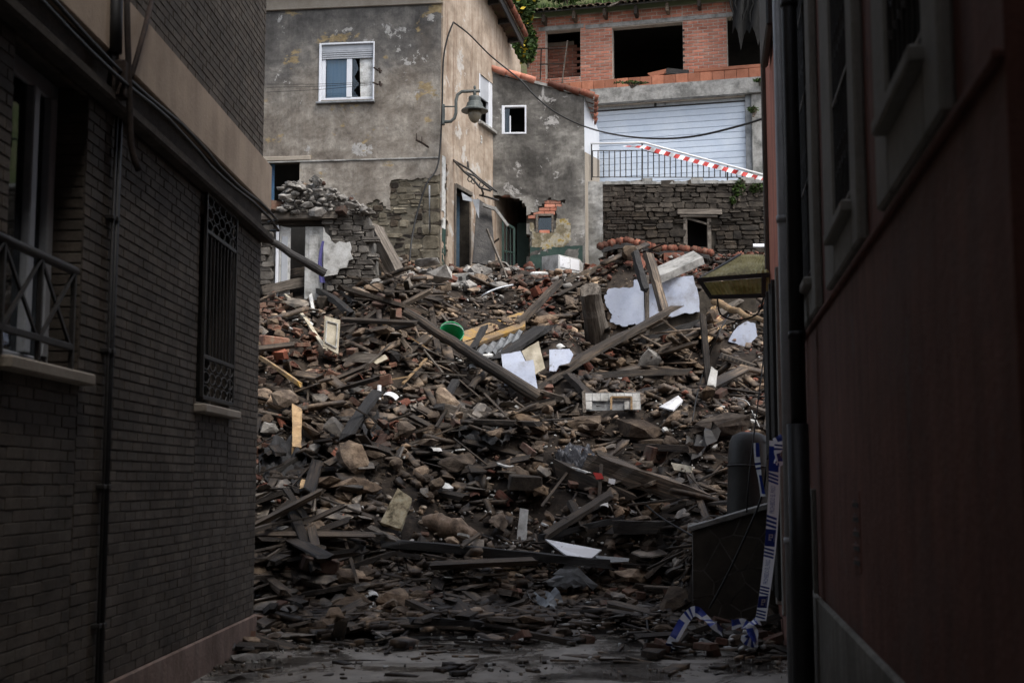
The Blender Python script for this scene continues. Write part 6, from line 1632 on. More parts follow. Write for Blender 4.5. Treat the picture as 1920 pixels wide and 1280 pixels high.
beam('dark post leaning across the blue tiled window frame', L(1064, 702, .5), L(1122, 764, .45), .12, .10)
beam('dark leaning beam beside the stack of white panels', L(1010, 735, .3), L(1096, 668, .4), .16, .13)
beam('long dark ledge timber across the hollow under the floor', L(1096, 706, .5), L(1288, 697, .4), .13, .11)
beam('grey squared timber lying midway in the heap', L(838, 770, .35), L(925, 786, .35), .24, .20, 'greywood')
beam('upright stub of wood with a rag over it beside the brown brick building', L(556, 842, .3), L(557, 768, .55), .13, .11, 'freshwood', name='wooden_post', cat='post')
beam('upright dark board behind the rag covered stub', L(575, 900, .3), L(556, 965, .35), .13, .05, 'freshwood')
beam('orange brown fresh broken lath lying on the bricks', L(492, 672, .5), L(565, 722, .5), .065, .055, 'yellowwood', name='wood_lath', cat='lath')
beam('long pale curved lath pointing up beside the cream door', L(536, 552, .6), L(610, 655, .5), .06, .03, 'cream', name='wood_lath', cat='lath')
beam('white painted stick standing upright among the bricks', L(582, 553, .5), L(588, 586, .5), .06, .05, 'dirtywhite', name='wood_lath', cat='lath')
beam('dark plank tilted up midway in the heap pointing right', L(652, 812, .35), L(702, 742, .5), .18, .06, 'char_and_hole')
beam('black stake standing before the grey squared timber', L(820, 770, .4), L(856, 712, .5), .13, .06, 'char_and_hole')
beam('long dark plank lying among the stones in the middle', L(958, 722, .35), L(1062, 750, .35), .12, .08)
beam('brown plank lying by the cloth heap in the middle right', L(1206, 838, .4), L(1308, 842, .35), .16, .1)
beam('brown plank end beside the grey tank', L(1345, 855, .35), L(1420, 880, .5), .13, .06)
beam('pale board edge lying on the low front slope', L(1055, 874, .4), L(1105, 888, .4), .08, .04, 'dirtywhite', name='board', cat='board')
beam('long dark pole lying flat at the foot of the heap', L(765, 1166, .12), L(912, 1174, .12), .13, .10, 'char_and_hole')
beam('flat dark plank in the litter left of the metal sheets', L(560, 1116, .15), L(660, 1096, .2), .13, .05)
beam('thin stick lying on the wet street', L(650, 1206, .05), L(800, 1198, .05), .03, .02, 'char_and_hole', name='wood_lath', cat='lath')
beam('light stick pointing up near the foot of the brown brick building', L(482, 1058, .2), L(530, 1026, .3), .05, .03, 'greywood', name='wood_lath', cat='lath')
beam('crooked dark beam pile edge before the cream stained panel', L(690, 995, .25), L(760, 1030, .3), .15, .13, 'greywood')
beam('slanting timber in the litter near the charred plank', L(622, 1076, .2), L(740, 1036, .25), .10, .06)
beam('splintered roof board bundle sloping before the white wall piece', L(1235, 655, .5), L(1392, 590, .5), .30, .08)
beam('grey weathered board above the splintered roof boards', L(1300, 620, .6), L(1388, 562, .6), .24, .06, 'greywood')
beam('dark beam lying on the splintered roof boards', L(1200, 640, .4), L(1345, 592, .6), .12, .12, 'char_and_hole')
beam('upright dark post below the splintered boards', at(1318, 590, 20.6), L(1330, 735, .3), .09, .09)
for k in range(12):
    t = k / 11; solo('splinter', MB().beam(L(1300 + 26 * t, 626 + 16 * t, .65), L(1340 + 20 * t, 570 + 40 * t, .75), .03, .02), M['freshwood'], 'pale splinter sticking out of the torn boards before the white wall', 'splinter', 'pale splinters before the white wall')
for k in range(14):
    a = random.uniform(-1, 1); px, py = random.uniform(700, 860), random.uniform(600, 715); ln = random.uniform(25, 60)
    solo('wood_lath', MB().beam(L(px - ln * math.cos(a), py - ln * math.sin(a) * .8, .45), L(px + ln * math.cos(a), py + ln * math.sin(a) * .8, .5), .045, .022), M['greywood' if k % 3 else 'freshwood'], f"{'greyish' if k % 3 else 'pale'} {'long' if ln > 42 else 'short'} lath {'leaning to the right' if a < -.25 else 'leaning to the left' if a > .25 else 'lying level'} in the tangle {'close to' if px > 790 else 'well left of'} the green bucket", 'lath', 'laths left of the green bucket')
# boards, panels
def quad(pts, lift=.4, pull=None):
    return [L(px, py, lift if not pull else pull[i]) for i, (px, py) in enumerate(pts)]
def facing(pts, Y, lean=.35):
    """corners of a panel leaning back: further away the higher it goes"""
    b = max(p[1] for p in pts); return [at(px, py, Y + (b - py) / F * Y * lean) for px, py in pts]
yb = lambda px, py, l=.35: hit(px, py, l).y
board('white_board', 'large blue white board leaning among other white panels, with nail marks', facing([(944, 682), (1000, 674), (1008, 728), (946, 722)], yb(975, 726)), .06, 'bluewhite', 'panel')
board('white_board', 'greyish white board behind the large blue white one', facing([(940, 664), (976, 658), (992, 690), (944, 700)], yb(970, 722, .2)), .06, 'bluewhite', 'panel')
board('white_board', 'cream white board leaning upright behind the white panels', facing([(978, 658), (1010, 639), (1022, 690), (998, 706), (988, 680)], yb(1000, 722, .1)), .03, 'cream', 'panel')
board('white_board', 'white board with a broken corner right of the stacked panels', facing([(1030, 655), (1068, 654), (1075, 664), (1066, 682), (1050, 684), (1042, 696), (1030, 695)], yb(1050, 696)), .06, 'bluewhite', 'panel')
board('white_sheet', 'white flat sheet lying on the charred plank at the heap foot', [L(1022, 1010, .42), L(1128, 1030, .42), L(1108, 1046, .5), L(1062, 1040, .5)], .02, 'ceramic', 'sheet')
board('stained_panel', 'cream panel with black and ochre stains leaning on the front slope', facing([(746, 914), (772, 934), (752, 991), (713, 978)], yb(740, 988), .6), .07, 'stain', 'panel')
cd = thing('cupboard_door', 'cream cupboard door with a moulded panel standing tilted in the bricks', 'door', None); c0 = L(622, 662, .45); cd.location = c0
cq = facing([(609, 592), (638, 600), (634, 664), (606, 648)], c0.y, .3); mb = MB(); nrm = Vector((.1, -1, .3)).normalized()
mb.add([p - c0 for p in cq] + [p - c0 - nrm * .05 for p in cq], [(0, 1, 2, 3), (7, 6, 5, 4)] + [(i, (i + 1) % 4, (i + 1) % 4 + 4, i + 4) for i in range(4)]); part('door_leaf', mb, M['cream'], cd)
ce = sum(cq, Vector()) / 4; iq = [ce + (p - ce) * .7 for p in cq]
for i in range(4): part('moulding', MB().beam(iq[i] - c0 + nrm * .012, iq[(i + 1) % 4] - c0 + nrm * .012, .022, .016, 0, 1, 0, 0), M['dirtywhite'], cd)
for k, (q, lab, m) in enumerate(([([(865, 622), (982, 583), (984, 598), (868, 641)]), 'upper old plank with ochre paint left at its end', 'yellowwood'], [([(868, 643), (985, 601), (984, 612), (870, 652)]), 'lower old plank with flaking ochre paint', 'yellowwood'])):
    board('plank', lab, [L(*p, .55) for p in q], .06, m, 'plank', 'ochre painted planks')
def corrugated(name, label, q, n, amp, m, rag=0.0):
    vs, fs = [], []; nr = (q[1] - q[0]).cross(q[3] - q[0]).normalized()
    for i in range(n * 2 + 1):
        t = i / (n * 2); off = nr * (amp if i % 2 else -amp)
        for s_ in range(4): 
            a = q[0].lerp(q[1], t).lerp(q[3].lerp(q[2], t), s_ / 3); vs.append(a + off + nr * .04 * math.sin(s_ * 1.3 + t * 4) + (q[3] - q[0]).normalized() * (random.uniform(-rag, rag) if s_ in (0, 3) else 0))
    for i in range(n * 2):
        for s_ in range(3): a = i * 4 + s_; fs.append((a, a + 4, a + 5, a + 1))
    return solo(name, MB().add(vs, fs), M[m], label, 'metal sheet')
corrugated('corrugated_sheet', 'grey corrugated sheet lying under the ochre painted planks', [L(900, 645, .5), L(980, 622, .55), L(955, 662, .55), L(888, 668, .55)][::-1], 5, .03, 'zinc')
corrugated('corrugated_sheet', 'bent corrugated sheet crumpled at the heap foot', [L(1018, 1092, .2), L(1060, 1060, .35), L(1122, 1096, .25), L(1050, 1106, .15)], 4, .035, 'zinc', .03)
corrugated('corrugated_sheet', 'short corrugated piece lying on the wet street edge', [L(985, 1108, .2), L(1040, 1110, .2), L(1062, 1138, .1), L(1008, 1142, .1)], 3, .035, 'zinc', .03)
corrugated('corrugated_sheet', 'rusted folded sheet metal under the arched dark roof piece', [L(1290, 820, .3), L(1340, 796, .5), L(1352, 806, .4), L(1275, 900, .2)], 3, .04, 'iron', .03)
# white appliance cabinet on the crest
wa = thing('white_cabinet', 'white metal cabinet lying on the heap crest before the cement house', 'cabinet'); c0 = at(1050, 512, 28.2); wa.location = c0
def Wp(px, py, Y): return at(px, py, Y) - c0
A1, A2, A3 = Wp(1016, 481, 28.5), Wp(1047, 477, 28.0), Wp(1087, 486, 28.4); B1, B2, B3 = Wp(1016, 512, 28.5), Wp(1047, 512, 28.0), Wp(1087, 511, 28.4); bk = Vector((.1, .55, 0))
part('body', MB().add([A1, A2, A3, A3 + bk, A1 + bk, B1, B2, B3, B3 + bk, B1 + bk], [(0, 1, 6, 5), (1, 2, 7, 6), (0, 4, 3, 2, 1), (2, 3, 8, 7), (4, 0, 5, 9), (5, 6, 7, 8, 9)]), M['dirtywhite'], wa)
n1 = Vector((.25, -1, 0)).normalized() * .012
m1, m2 = A2.lerp(A3, .06), A2.lerp(A3, .52); m3, m4 = A2.lerp(A3, .55), A2.lerp(A3, .97); l_ = lambda a, d: a + Vector((0, 0, d))
for (p, q) in ((m1, m2), (m3, m4)):
    part('door_panel', MB().add([l_(p, -.03) + n1, l_(q, -.03) + n1, l_(q, -.27) + n1, l_(p, -.27) + n1, l_(p, -.03), l_(q, -.03), l_(q, -.27), l_(p, -.27)], [(0, 1, 2, 3), (0, 1, 5, 4), (1, 2, 6, 5), (2, 3, 7, 6), (3, 0, 4, 7)]), M['white'], wa)
# green bucket
bk_ = thing('bucket', 'green plastic bucket lying open towards the street under the long pole', 'bucket'); c0 = L(843, 634, .85); bk_.location = c0
bk_.rotation_euler = (math.radians(62), .2, .15); R0 = .205
prof = [(R0, .20), (R0 * 1.07, .20), (R0 * 1.07, .17), (R0, .17), (R0 * .78, -.22), (R0 * .76, -.22), (R0 * .74, -.20), (R0 * .96, .19)]
mb = MB(); n = 28
for r, z_ in prof:
    for k in range(n): mb.v.append((r * math.cos(2 * math.pi * k / n), r * math.sin(2 * math.pi * k / n), z_))
for i in range(len(prof) - 1):
    for k in range(n): mb.f.append((i * n + k, i * n + (k + 1) % n, (i + 1) * n + (k + 1) % n, (i + 1) * n + k)); mb.m.append(0)
for k in range(n): mb.f.append((7 * n + k, 7 * n + (k + 1) % n, (k + 1) % n, k)); mb.m.append(0)
mb.f.append(tuple(6 * n + k for k in range(n))); mb.m.append(0)
part('body', mb, M['green'], bk_, True)
part('handle', MB().tube([(R0 * 1.08 * math.cos(t), R0 * .5 * math.sin(t) - .0, .19 + .10 * math.sin(t)) for t in np.linspace(0, math.pi, 10)], .006, 6), M['steel'], bk_, True)
# grey tank
tk = thing('water_tank', 'dented grey metal tank half buried by the orange house shutters', 'tank'); c0 = at(1402, 960, 14.9); tk.location = c0
prof = [(.02, .93), (.12, .92), (.2, .88), (.235, .80), (.24, .70), (.245, .55), (.245, .53), (.24, .52), (.24, 0.0), (.2, -.2)]
mb = lathe(Vector((0, 0, 0)), prof, 24); part('shell', mb, M['tank'], tk, True); part('seam_ring', MB().tube([(.248 * math.cos(t), .248 * math.sin(t), .52) for t in np.linspace(0, 2 * math.pi, 25)], .012, 6), M['iron'], tk)
tk.rotation_euler = (-.08, .06, 0)
# big stones named
def big(label, px, py, s_, rot, m='stone', lift=.15, name='stone_block', v=None):
    random.seed(px * 7 + py); bm_ = rock_mesh(name, M[m], .8, 22); o = link(name, bm_); o.location = L(px, py, lift); o.scale = s_; o.rotation_euler = rot; tag(o, label, 'stone'); return o
big('big pale brown stone slab in the middle right of the heap', 1192, 806, (.85, .45, .42), (.3, .35, -.3))
big('large tan stone hump lying before the orange house', 1345, 798, (.95, .6, .35), (.2, -.2, .2))
big('large grey block just below the big pale brown slab', 1228, 834, (.5, .35, .3), (.2, .1, -.2))
big('round dark boulder midway at the left of the heap', 515, 760, (.4, .35, .4), (.2, .3, .4))
big('big dark boulder behind the cream cupboard door', 612, 575, (.5, .4, .55), (.4, .2, .6), 'wallstone', .3)
big('tall grey boulder before the red tile scraps in the right hollow', 1216, 676, (.42, .35, .55), (.2, .4, .3), 'greystone', .3)
big('brown stone block low on the front slope beside the cream panel', 680, 912, (.52, .32, .26), (.2, .2, .1))
big('dark square stone block at the foot of the brown brick building', 492, 1216, (.32, .3, .26), (.1, .1, .5), 'wallstone', .05)
big('pale oblong stone lying by the plinth of the brown brick building', 470, 1236, (.55, .22, .16), (0, .05, 1.0), 'greystone', .02)
big('flat pale stone nearest the camera by the brick building plinth', 432, 1270, (.5, .3, .12), (0, 0, .7), 'greystone', .02)
big('grey round stone high on the heap under the patched house', 752, 478, (.5, .4, .34), (.3, .2, .1), 'greystone', .1)
big('pale grey stone pair high on the heap before the stone corner', 770, 505, (.34, .3, .28), (.1, .2, .8), 'greystone', .1)
big('large flat boulder lying flat on the litter at the heap foot left', 640, 1020, (.75, .4, .28), (.1, .1, .1), 'wallstone', .1)
# masonry chunk and big bricks
def chunk(label, px, py, s_, rot, m='brick', lift=.3, name='masonry_chunk', cat='masonry'):
    mb = MB().cbox((-.5, -.5, -.5), (.5, .5, .5), .06, jit=.05); o = link(name, mb.mesh(name, M[m])); o.location = L(px, py, lift); o.scale = s_; o.rotation_euler = rot; tag(o, label, cat); return o
chunk('mortared chunk of brickwork beside the blue doorway', 893, 490, (.62, .35, .3), (0, .04, .1), 'greystone', .1)
chunk('big brick block with a pale end face beside the brown brick building', 512, 645, (.42, .36, .26), (.1, .05, .5))
chunk('grey mortared brick lump lower than the orange lath', 632, 716, (.42, .3, .3), (.2, .35, .3))
chunk('red brick lump beside the grey mortared one', 712, 716, (.4, .2, .17), (.1, -.25, -.15))
chunk('tumbled brick with mortar standing at the middle right', 1228, 852, (.26, .22, .22), (.2, .2, .5))
chunk('hollow brick with dark holes below the rubble foot, lying flat', 600, 1056, (.44, .3, .16), (.15, .15, .4))
chunk('dark brown brick block low on the front slope', 985, 905, (.42, .26, .2), (.1, .08, .1), 'wallstone')
hb = thing('hollow_brick', 'long grey hollow brick slab with rows of holes by the orange house', 'hollow brick'); c0 = L(1386, 678, .5); hb.location = c0; hb.rotation_euler = (.15, .32, .05)
part('body', MB().cbox((-.33, -.12, -.05), (.33, .12, .05), .012), M['greywood'], hb)
for k in range(9): part('hole', MB().box((-.29 + k * .067, -.126, -.018), (-.25 + k * .067, -.119, .022)), M['char_and_hole'], hb)  # black blocks on the face stand for the shade in the holes
cb_ = thing('concrete_block', 'grey hollow concrete block high on the heap by the blue doorway', 'block'); c0 = at(869, 522, 26.4); cb_.location = c0; cb_.rotation_euler = (.1, -.12, .1)
part('body', MB().cbox((-.22, -.1, -.1), (.22, .1, .1), .01), M['concrete'], cb_)
for k in (-.11, .05): part('hole', MB().box((k, -.106, -.04), (k + .08, -.099, .04)), M['char_and_hole'], cb_)  # hole shade drawn as black blocks on the front
# roof remnant: dark arched roof piece with tiles under the terrace wall
ra = thing('roof_remnant', 'sagging dark roof remnant edged with red tiles under the terrace wall', 'roof'); c0 = at(1210, 500, 28.2); ra.location = c0
prof_ = [(1126, 466), (1150, 459), (1175, 455), (1205, 462), (1235, 470), (1265, 470), (1300, 472), (1330, 478)]
mb = MB(); vs, fs = [], []
for (px, py) in prof_: vs += [at(px, py, 27.6) - c0, at(px, py - 4, 30.0) - c0, at(px + 3, py + 8, 27.6) - c0]
for i in range(len(prof_) - 1): a = i * 3; fs += [(a, a + 3, a + 4, a + 1), (a, a + 2, a + 5, a + 3)]
mb.add(vs, fs); part('deck', mb, M['char_and_hole'], ra)
for k in range(22):
    t = k / 21 * (len(prof_) - 1); i = min(int(t), len(prof_) - 2); f_ = t - i; px, py = prof_[i][0] + (prof_[i + 1][0] - prof_[i][0]) * f_, prof_[i][1] + (prof_[i + 1][1] - prof_[i][1]) * f_
    p = at(px, py - 2, 27.65) - c0; part('roof_tile', MB().tube([p + Vector((random.uniform(-.03, .03), -.05, .02)), p + Vector((random.uniform(-.1, .1), .4, .05))], [.09, .07], 7), M['tile'], ra, True)
    if k % 5 == 2: part('rafter', MB().beam(p + Vector((0, .0, -.12)), p + Vector((.1, 1.4, -.4)), .09, .1), M['wood'], ra)
board('concrete_slab', 'tilted grey concrete slab lying over the white wall remnant', [at(1218, 506, 24.6), at(1300, 470, 24.9), at(1318, 482, 24.4), at(1232, 520, 24.0)], .14, 'concrete', 'slab')
beam('dark roof beam lying on the crest right of the cement house', at(1060, 528, 26.4), at(1130, 500, 26.8), .13, .12, 'wood')
beam('long black fallen rail along the heap crest', at(905, 545, 26.0), at(1025, 522, 26.2), .06, .05, 'char_and_hole')
board('white_scrap', 'small white board scrap high on the right tile heap', [at(1412, 457, 27), at(1433, 457, 27), at(1433, 461, 26.8), at(1412, 461, 26.8)], .03, 'white', 'scrap')
# sack
sk = MB(); n1_, n2_ = 18, 12
for i in range(n1_ + 1):
    t = i / n1_; r = (math.sin(math.pi * min(1, max(0.02, t * .93 + .06))) ** .55)
    for k in range(n2_):
        a = 2 * math.pi * k / n2_; w = 1 + (.28 * noise.noise(Vector((t * 9, math.cos(a) * 3, math.sin(a) * 3 + 7)))) + .14 * noise.noise(Vector((t * 5, math.cos(a) * 2, math.sin(a) * 2)))
        sk.v.append((-.5 + t, .26 * r * w * math.cos(a), .2 * r * w * math.sin(a) * (1 - .25 * t) + .03 * math.sin(t * 16 + a * 3) * r))
for i in range(n1_):
    for k in range(n2_): sk.f.append((i * n2_ + k, i * n2_ + (k + 1) % n2_, (i + 1) * n2_ + (k + 1) % n2_, (i + 1) * n2_ + k)); sk.m.append(0)
o = link('cement_sack', sk.mesh('cement_sack', M['sack'], True)); o.location = L(846, 992, .3); o.scale = (.78, .8, .9); o.rotation_euler = (.15, .28, -.05); tag(o, 'soiled beige sack slumped on the charred plank', 'sack')
# cloths
def cloth(name, label, cx, cy, w, h, m, lift=.28):
    mb = MB(); N = 16; sd_ = cx * .1
    for j in range(N + 1):
        for i in range(N + 1):
            px, py = cx + (i / N - .5) * w, cy + (j / N - .5) * h
            p = L(px, py, lift); mb.v.append(p + Vector((0, 0, .16 * noise.noise(Vector((i * .45 + sd_, j * .45, 1))) + .05 * math.sin(i * 1.3 + j * .8))))
    for j in range(N):
        for i in range(N):
            if (abs(i - N / 2 + .5) / (N / 2)) ** 2 + (abs(j - N / 2 + .5) / (N / 2)) ** 2 < 1.05 + .5 * noise.noise(Vector((i * .6, j * .6, sd_))): a = j * (N + 1) + i; mb.f.append((a, a + 1, a + N + 2, a + N + 1)); mb.m.append(0)
    return solo(name, mb, M[m], label, 'cloth', None, True)
cloth('patterned_cloth', 'dark cloth with a pale pattern crumpled in the middle of the heap', 1078, 858, 75, 45, 'patterncloth')
cloth('black_cloth', 'black cloth crumpled on stones left of the patterned one', 908, 812, 110, 34, 'cloth')
cloth('black_cloth', 'torn black sheet fallen against the brown brick building', 530, 868, 90, 90, 'cloth')
cloth('dark_rag', 'dark rag lying low under the grey squared timber', 700, 800, 60, 40, 'cloth')
# white bits
def curl(name, label, px, py, w, h, rot, m='ceramic', cat='ceramic piece', lift=.45):
    mb = MB(); N = 8
    for i in range(N + 1):
        a = -1.0 + 2.0 * i / N
        for s_ in (0, 1): mb.v += [(math.sin(a) * .5, s_ - .5, math.cos(a) * .35), (math.sin(a) * .45, s_ - .5, math.cos(a) * .30)]
    for i in range(N): a = i * 4; mb.f += [(a, a + 4, a + 6, a + 2), (a + 1, a + 3, a + 7, a + 5), (a, a + 1, a + 5, a + 4), (a + 2, a + 6, a + 7, a + 3)]; mb.m += [0] * 4
    mb.f += [(0, 2, 3, 1), (N * 4, N * 4 + 1, N * 4 + 3, N * 4 + 2)]; mb.m += [0, 0]
    o = link(name, mb.mesh(name, M[m], False)); o.location = L(px, py, lift); o.scale = (w, h, w); o.rotation_euler = rot; tag(o, label, cat); return o
curl('ceramic_shard', 'bright white curved ceramic shard lying on the bricks', 732, 748, .26, .12, (.5, .35, -.2))
curl('ceramic_shard', 'bright white upright ceramic sliver beside the curved shard', 711, 736, .07, .24, (1.2, 0, .1))
board('white_board', 'white triangular board corner poking out before the tan stone hump', [L(1236, 762, .4), L(1272, 741, .5), L(1280, 750, .45), L(1262, 768, .4)], .025, 'white', 'panel')
board('plaster_board', 'white upright plaster splinter in the right part of the heap', facing([(1322, 740), (1334, 686), (1346, 696), (1340, 742)], yb(1330, 740)), .05, 'dirtywhite', 'board')
board('white_card', 'white card with small dark marks low in the middle of the heap', facing([(975, 952), (991, 955), (987, 1012), (969, 1010)], yb(980, 1008), .4), .01, 'dirtywhite', 'card')
board('pale_board', 'pale pink board scrap lying by the rusted sheet', [L(1258, 866, .4), L(1298, 874, .4), L(1296, 886, .35), L(1264, 880, .35)], .02, 'cream', 'board')
board('white_scrap', 'small white square scrap under the stout dark beam', facing([(1142, 896), (1154, 898), (1152, 908), (1140, 905)], yb(1148, 905, .5)), .01, 'white', 'scrap')
board('red_scrap', 'bright red plastic scrap under the stout dark beam', facing([(1112, 885), (1128, 887), (1132, 897), (1118, 898)], yb(1120, 897, .5)), .02, 'redpaint', 'scrap')
board('metal_sheet', 'grey shiny sheet lying beside the white flat sheet', [L(1112, 1040, .35), L(1180, 1046, .3), L(1178, 1052, .3), L(1130, 1054, .35)], .02, 'zinc', 'sheet')
board('shutter_panel', 'flattened dark slatted shutter panel under the cream cupboard door', [L(640, 676, .4), L(668, 660, .5), L(716, 664, .5), L(690, 680, .4)], .03, 'greywood', 'panel')
board('fibre_board', 'pink white torn board scrap beside the slatted shutter', [L(696, 676, .4), L(722, 664, .45), L(728, 672, .45), L(706, 682, .4)], .02, 'cream', 'board')
for k, (px, py, lab) in enumerate(((886, 690, 'crumpled white foil scrap under the long pole'), (850, 690, 'white torn scrap left of the white panels'), (1132, 948, 'white plastic strip hanging from the propped board'), (1052, 652, 'silvery crumpled wrapper behind the broken cornered board'), (640, 886, 'small cream tile flake at the heap left'), (816, 845, 'small white stone flake in the middle of the heap'), (842, 1088, 'small white round lid on the litter'), (700, 1118, 'small white tube lying on the litter'), (1412, 638, 'white torn card by the white wall piece'))):
    curl('white_scrap', lab, px, py, .13, .16, (random.uniform(-.6, .6), random.uniform(-.5, .5), random.uniform(-1, 1)), 'dirtywhite', 'scrap', .3 if py < 1000 else .12)
# blue tiled window frame lying in the heap
tf = thing('tiled_window_piece', 'piece of white tiled wall with a wooden window frame lying in the middle', 'wall piece'); c0 = L(1148, 768, .3); tf.location = c0
def T_(px, py, d=0): return at(px, py, c0.y + (768 - py) / F * c0.y * .3 - d) - c0
part('backing', MB().add([T_(1095, 737, -.04), T_(1200, 735, -.04), T_(1202, 768, -.04), T_(1094, 770, -.04)], [(0, 1, 2, 3)]), M['zinc'], tf)
for k in range(7):
    px = 1096 + k * 15
    part('tile', MB().add([T_(px, 737), T_(px + 14, 737), T_(px + 14, 751), T_(px, 751)], [(0, 1, 2, 3)]), M['dirtywhite'], tf)
    if k in (0, 5, 6): part('tile', MB().add([T_(px, 752), T_(px + 14, 752), T_(px + 14, 767), T_(px, 767)], [(0, 1, 2, 3)]), M['dirtywhite'], tf)
for (p, q) in (((1146, 744), (1184, 744)), ((1184, 744), (1184, 768)), ((1146, 744), (1146, 768))): part('frame_bar', MB().beam(T_(*p, .02), T_(*q, .02), .03, .03, 0, 1, 0, 0), M['freshwood'], tf)
part('frame_bar', MB().beam(T_(1094, 732, .03), T_(1096, 775, .03), .05, .05), M['greywood'], tf)
# wires
wire('wire', 'long thin wire hanging from the splintered boards to the tan stone', [at(1366, 590, 20.3), at(1340, 640, 19.9), L(1318, 700, .9), L(1306, 745, .7), L(1298, 790, .4)], .011)
wire('wire', 'thin dark wire curling in the litter before the clad wall', [L(1200, 1130, .1), L(1212, 1160, .08), L(1214, 1195, .06), L(1205, 1222, .03)], .014)
wire('wire', 'long wire crossing low from the stout beam to the clad wall', [L(1205, 940, .5), L(1240, 970, .5), L(1300, 1005, .5)], .012)
wire('pipe', 'thin pale bent pipe along the crest of the heap', [at(903, 556, 25.4), at(915, 548, 25.4), at(935, 540, 25.6), at(962, 534, 25.8)], .022, None, 'steel', 'pipe')
wire('wire', 'pale curled wire strand near the tank', [L(1375, 745, .5), L(1400, 752, .6), L(1412, 775, .6), L(1424, 800, .6)], .006, None, 'dirtywhite')
wire('cable', 'coil of thin cable under the awning corner', [at(1345, 560, 14.3), at(1352, 590, 14.3), at(1385, 600, 14.25), at(1420, 588, 14.2), at(1432, 557, 14.1)], .010)
wire('root', 'pale twisted stick near the foot of the brown building', [L(590, 880, .3), L(598, 905, .35), L(592, 930, .4), L(588, 960, .3)], .018, None, 'greywood', 'stick')

# ================================================================== POLICE TAPE
pt = thing('police_tape', 'blue and white police tape hanging straight down from the drainpipe', 'tape')
top_, bot_ = at(1453, 826, 11.7), at(1425, 1162, 12.0); pt.location = bot_
TW = .105; axis = (bot_ - top_); TL = axis.length; axis = axis.normalized(); right = Vector((1, -.15, 0)); right = (right - axis * right.dot(axis)).normalized(); nor = right.cross(axis).normalized()
if nor.y > 0: nor = -nor
def tpt(s_, w, e=0.0):
    """s along the tape 0..1, w across -.5.. .5"""
    bowx = .035 * math.sin(s_ * 3.0) ; bowy = .05 * math.sin(s_ * 2.6 + .3); tw = .35 * math.sin(s_ * 5 + .6)
    c = top_ + axis * TL * s_ + right * bowx + nor * bowy; r_ = right * math.cos(tw) + nor * math.sin(tw); n_ = nor * math.cos(tw) - right * math.sin(tw)
    return c + r_ * (w * TW) + n_ * e - bot_
mb = MB(); N = 60
for i in range(N + 1): mb.v += [tuple(tpt(i / N, -.5)), tuple(tpt(i / N, .5))]
for i in range(N): mb.f.append((2 * i, 2 * i + 1, 2 * i + 3, 2 * i + 2)); mb.m.append(0)
part('film', mb, M['tapewhite'], pt)
def tpoly(poly):
    mb = MB()
    tri = geometry.tessellate_polygon([[Vector((a * 3, b, 0)) for a, b in poly]])
    return mb.add([tpt(s_, w, .0025) for s_, w in poly], [tuple(t) for t in tri])
def trect(s0, s1, w0, w1, sk=0.0, n=4):
    mb = MB(); vs = []
    for i in range(n + 1): t = i / n; w = w0 + (w1 - w0) * t; vs += [tpt(s0 + sk * t, w, .0025), tpt(s1 + sk * t, w, .0025)]
    k = len(vs); return mb.add(vs, [(2 * i, 2 * i + 1, 2 * i + 3, 2 * i + 2) for i in range(n)])
def sec(y): return (y - 826) / (1162 - 826)
blue = MB()
def addb(m): blue.add(m.v, m.f)
def block(y0, y1):
    n = 6
    for i in range(n): addb(trect(sec(y0) + (sec(y1) - sec(y0)) * i / n, sec(y0) + (sec(y1) - sec(y0)) * (i + 1) / n, -.5, .36, 0, 3))
block(836, 882)
for y0, y1 in ((884, 904), (962, 986), (1022, 1042), (1094, 1112), (1140, 1158)):
    for k in range(3): a = sec(y0 + (y1 - y0) * k / 3); b = sec(y0 + (y1 - y0) * (k + .55) / 3); addb(trect(a, b, -.5, .36, .012))
block(988, 1020); block(1114, 1137)
part('blue_print', blue, M['tapeblue'], pt)
emb = MB()
def eseg(s0, s1, w0, w1, e=.005):
    emb.add([tpt(s0, w0, e), tpt(s1, w0, e), tpt(s1, w1, e), tpt(s0, w1, e)], [(0, 1, 2, 3)])
for yc in (1003, 1126):
    for (a, b, c, d) in ((-6, -3.5, -.22, .14), (3.5, 6, -.22, .02), (-3.5, 3.5, -.22, -.12), (-3.5, 1, .04, .14), (-1.2, 1, -.12, .04), (-8, 8, .24, .27)):
        eseg(sec(yc + a), sec(yc + b), c, d)
part('emblem', emb, M['tapewhite'], pt)
def lettering(body, y0, y1, parent):
    fc = bpy.data.curves.new('lettering', 'FONT'); fc.body = body; fc.size = 1.0; fc.resolution_u = 2
    fo = bpy.data.objects.new('lettering', fc); COL.objects.link(fo); me = bpy.data.meshes.new_from_object(fo.evaluated_get(bpy.context.evaluated_depsgraph_get())); bpy.data.objects.remove(fo)
    xs = [v.co.x for v in me.vertices]; ys = [v.co.y for v in me.vertices]; a, b, c, d = min(xs), max(xs), min(ys), max(ys)
    for v in me.vertices:      # reads upwards along the tape
        s_ = sec(y1) + (sec(y0) - sec(y1)) * (v.co.x - a) / (b - a); w = .13 - .42 * (v.co.y - c) / (d - c); v.co = tpt(s_, w, .003)
    me.materials.append(M['tapeblue']); me.update(); o = link('lettering', me, parent)
lettering('PROHIBIDO EL PASO', 908, 958, pt); lettering('PROHIBIDO EL PASO', 1045, 1091, pt)
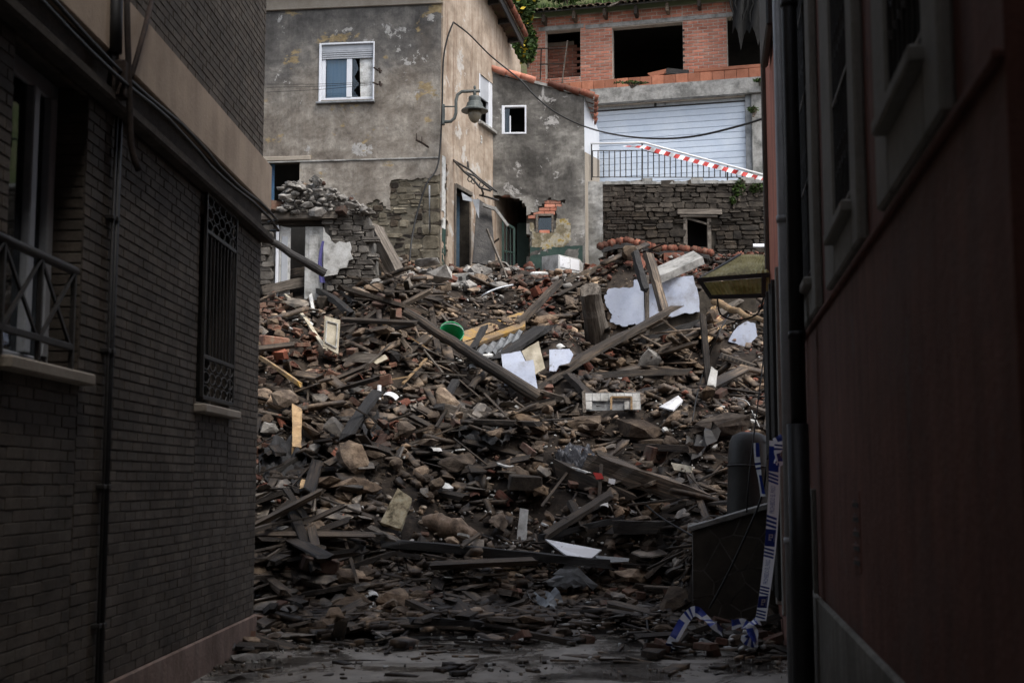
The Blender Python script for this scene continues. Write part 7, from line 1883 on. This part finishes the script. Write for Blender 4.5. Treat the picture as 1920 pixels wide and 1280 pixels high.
def ribbon(name, label, ctr, w, flip=0.0, group='fallen police tape'):
    mb = MB(); P = [Vector(p) for p in ctr]; out = []
    for i in range(len(P) - 1):
        a, b, c, d = P[max(i - 1, 0)], P[i], P[i + 1], P[min(i + 2, len(P) - 1)]
        for k in range(6): t = k / 6; out.append(.5 * ((2 * b) + (c - a) * t + (2 * a - 5 * b + 4 * c - d) * t * t + (3 * b - a - 3 * c + d) * t ** 3))
    out.append(P[-1])
    for i, p in enumerate(out):
        d = (out[min(i + 1, len(out) - 1)] - out[max(i - 1, 0)]).normalized(); s_ = d.cross(Vector((.2, -1, .35))).normalized(); tw = flip * math.sin(i * .35); s_ = s_ * math.cos(tw) + d.cross(s_) * math.sin(tw)
        for k in range(4): mb.v.append(tuple(p + s_ * w * (k / 3 - .5)))
    for i in range(len(out) - 1):
        for k in range(3):
            a = i * 4 + k; mb.f.append((a, a + 1, a + 5, a + 4)); q = i % 12
            mb.m.append(1 if (q < 5 and k < 2) or (q in (7, 9)) else 0)
    return solo(name, mb, [M['tapewhite'], M['tapeblue']], label, 'tape', group)
ribbon('police_tape', 'fallen blue and white tape arching over the litter to the street', [L(1228, 1228, .03), L(1248, 1222, .06), at(1264, 1196, 12.45), at(1285, 1160, 12.6), at(1303, 1145, 12.75), at(1322, 1158, 12.7), at(1345, 1176, 12.6), L(1358, 1188, .1)], .10, .35)
ribbon('police_tape', 'crumpled tangle of blue and white tape at the foot of the hanging tape', [at(1372, 1170, 12.3), at(1392, 1168, 12.2), at(1405, 1184, 12.1), at(1398, 1196, 12.1), at(1418, 1204, 12.0), at(1408, 1172, 12.0), at(1424, 1162, 12.0)], .10, 1.2)
ribbon('police_tape', 'second blue and white tape hanging in the shade by the tank', [at(1418, 830, 13.6), at(1420, 862, 13.6), at(1424, 890, 13.6), at(1431, 930, 13.5)], .06, .4)
ribbon('police_tape', 'bunched blue and white tape knotted on top at the drainpipe', [at(1456, 818, 11.6), at(1462, 830, 11.6), at(1458, 850, 11.65), at(1461, 866, 11.65), at(1452, 862, 11.65)], .09, .5)
board('white_plank', 'pale battered board standing behind the hanging tape', facing([(1438, 862), (1464, 858), (1462, 942), (1440, 946)], 13.2, .05), .04, 'greywood', 'board')

# added unseen buildings that keep sky light out of the alley
bb = thing('added_back_house', 'tall unseen house added behind the viewer to keep sky light out of the alley', 'house')
part('wall', MB().box((-9, -5.6, 0), (9, -5, 13)), M['red'], bb); part('roof', MB().box((-9, -6, 13), (9, -4.3, 13.3)), M['concrete'], bb)

nh = thing('added_side_house', 'plain grey rendered house added beside the viewer to fill the gap and darken the alley', 'house')  # added to close the open side, drawn near and tall against sky light
part('wall', MB().box((1.75, -4.95, 0), (8, 2.75, 13.4)), M['greyplinth'], nh); part('roof', MB().box((.95, -4.2, 13.4), (8, 2.75, 13.7)), M['concrete'], nh)
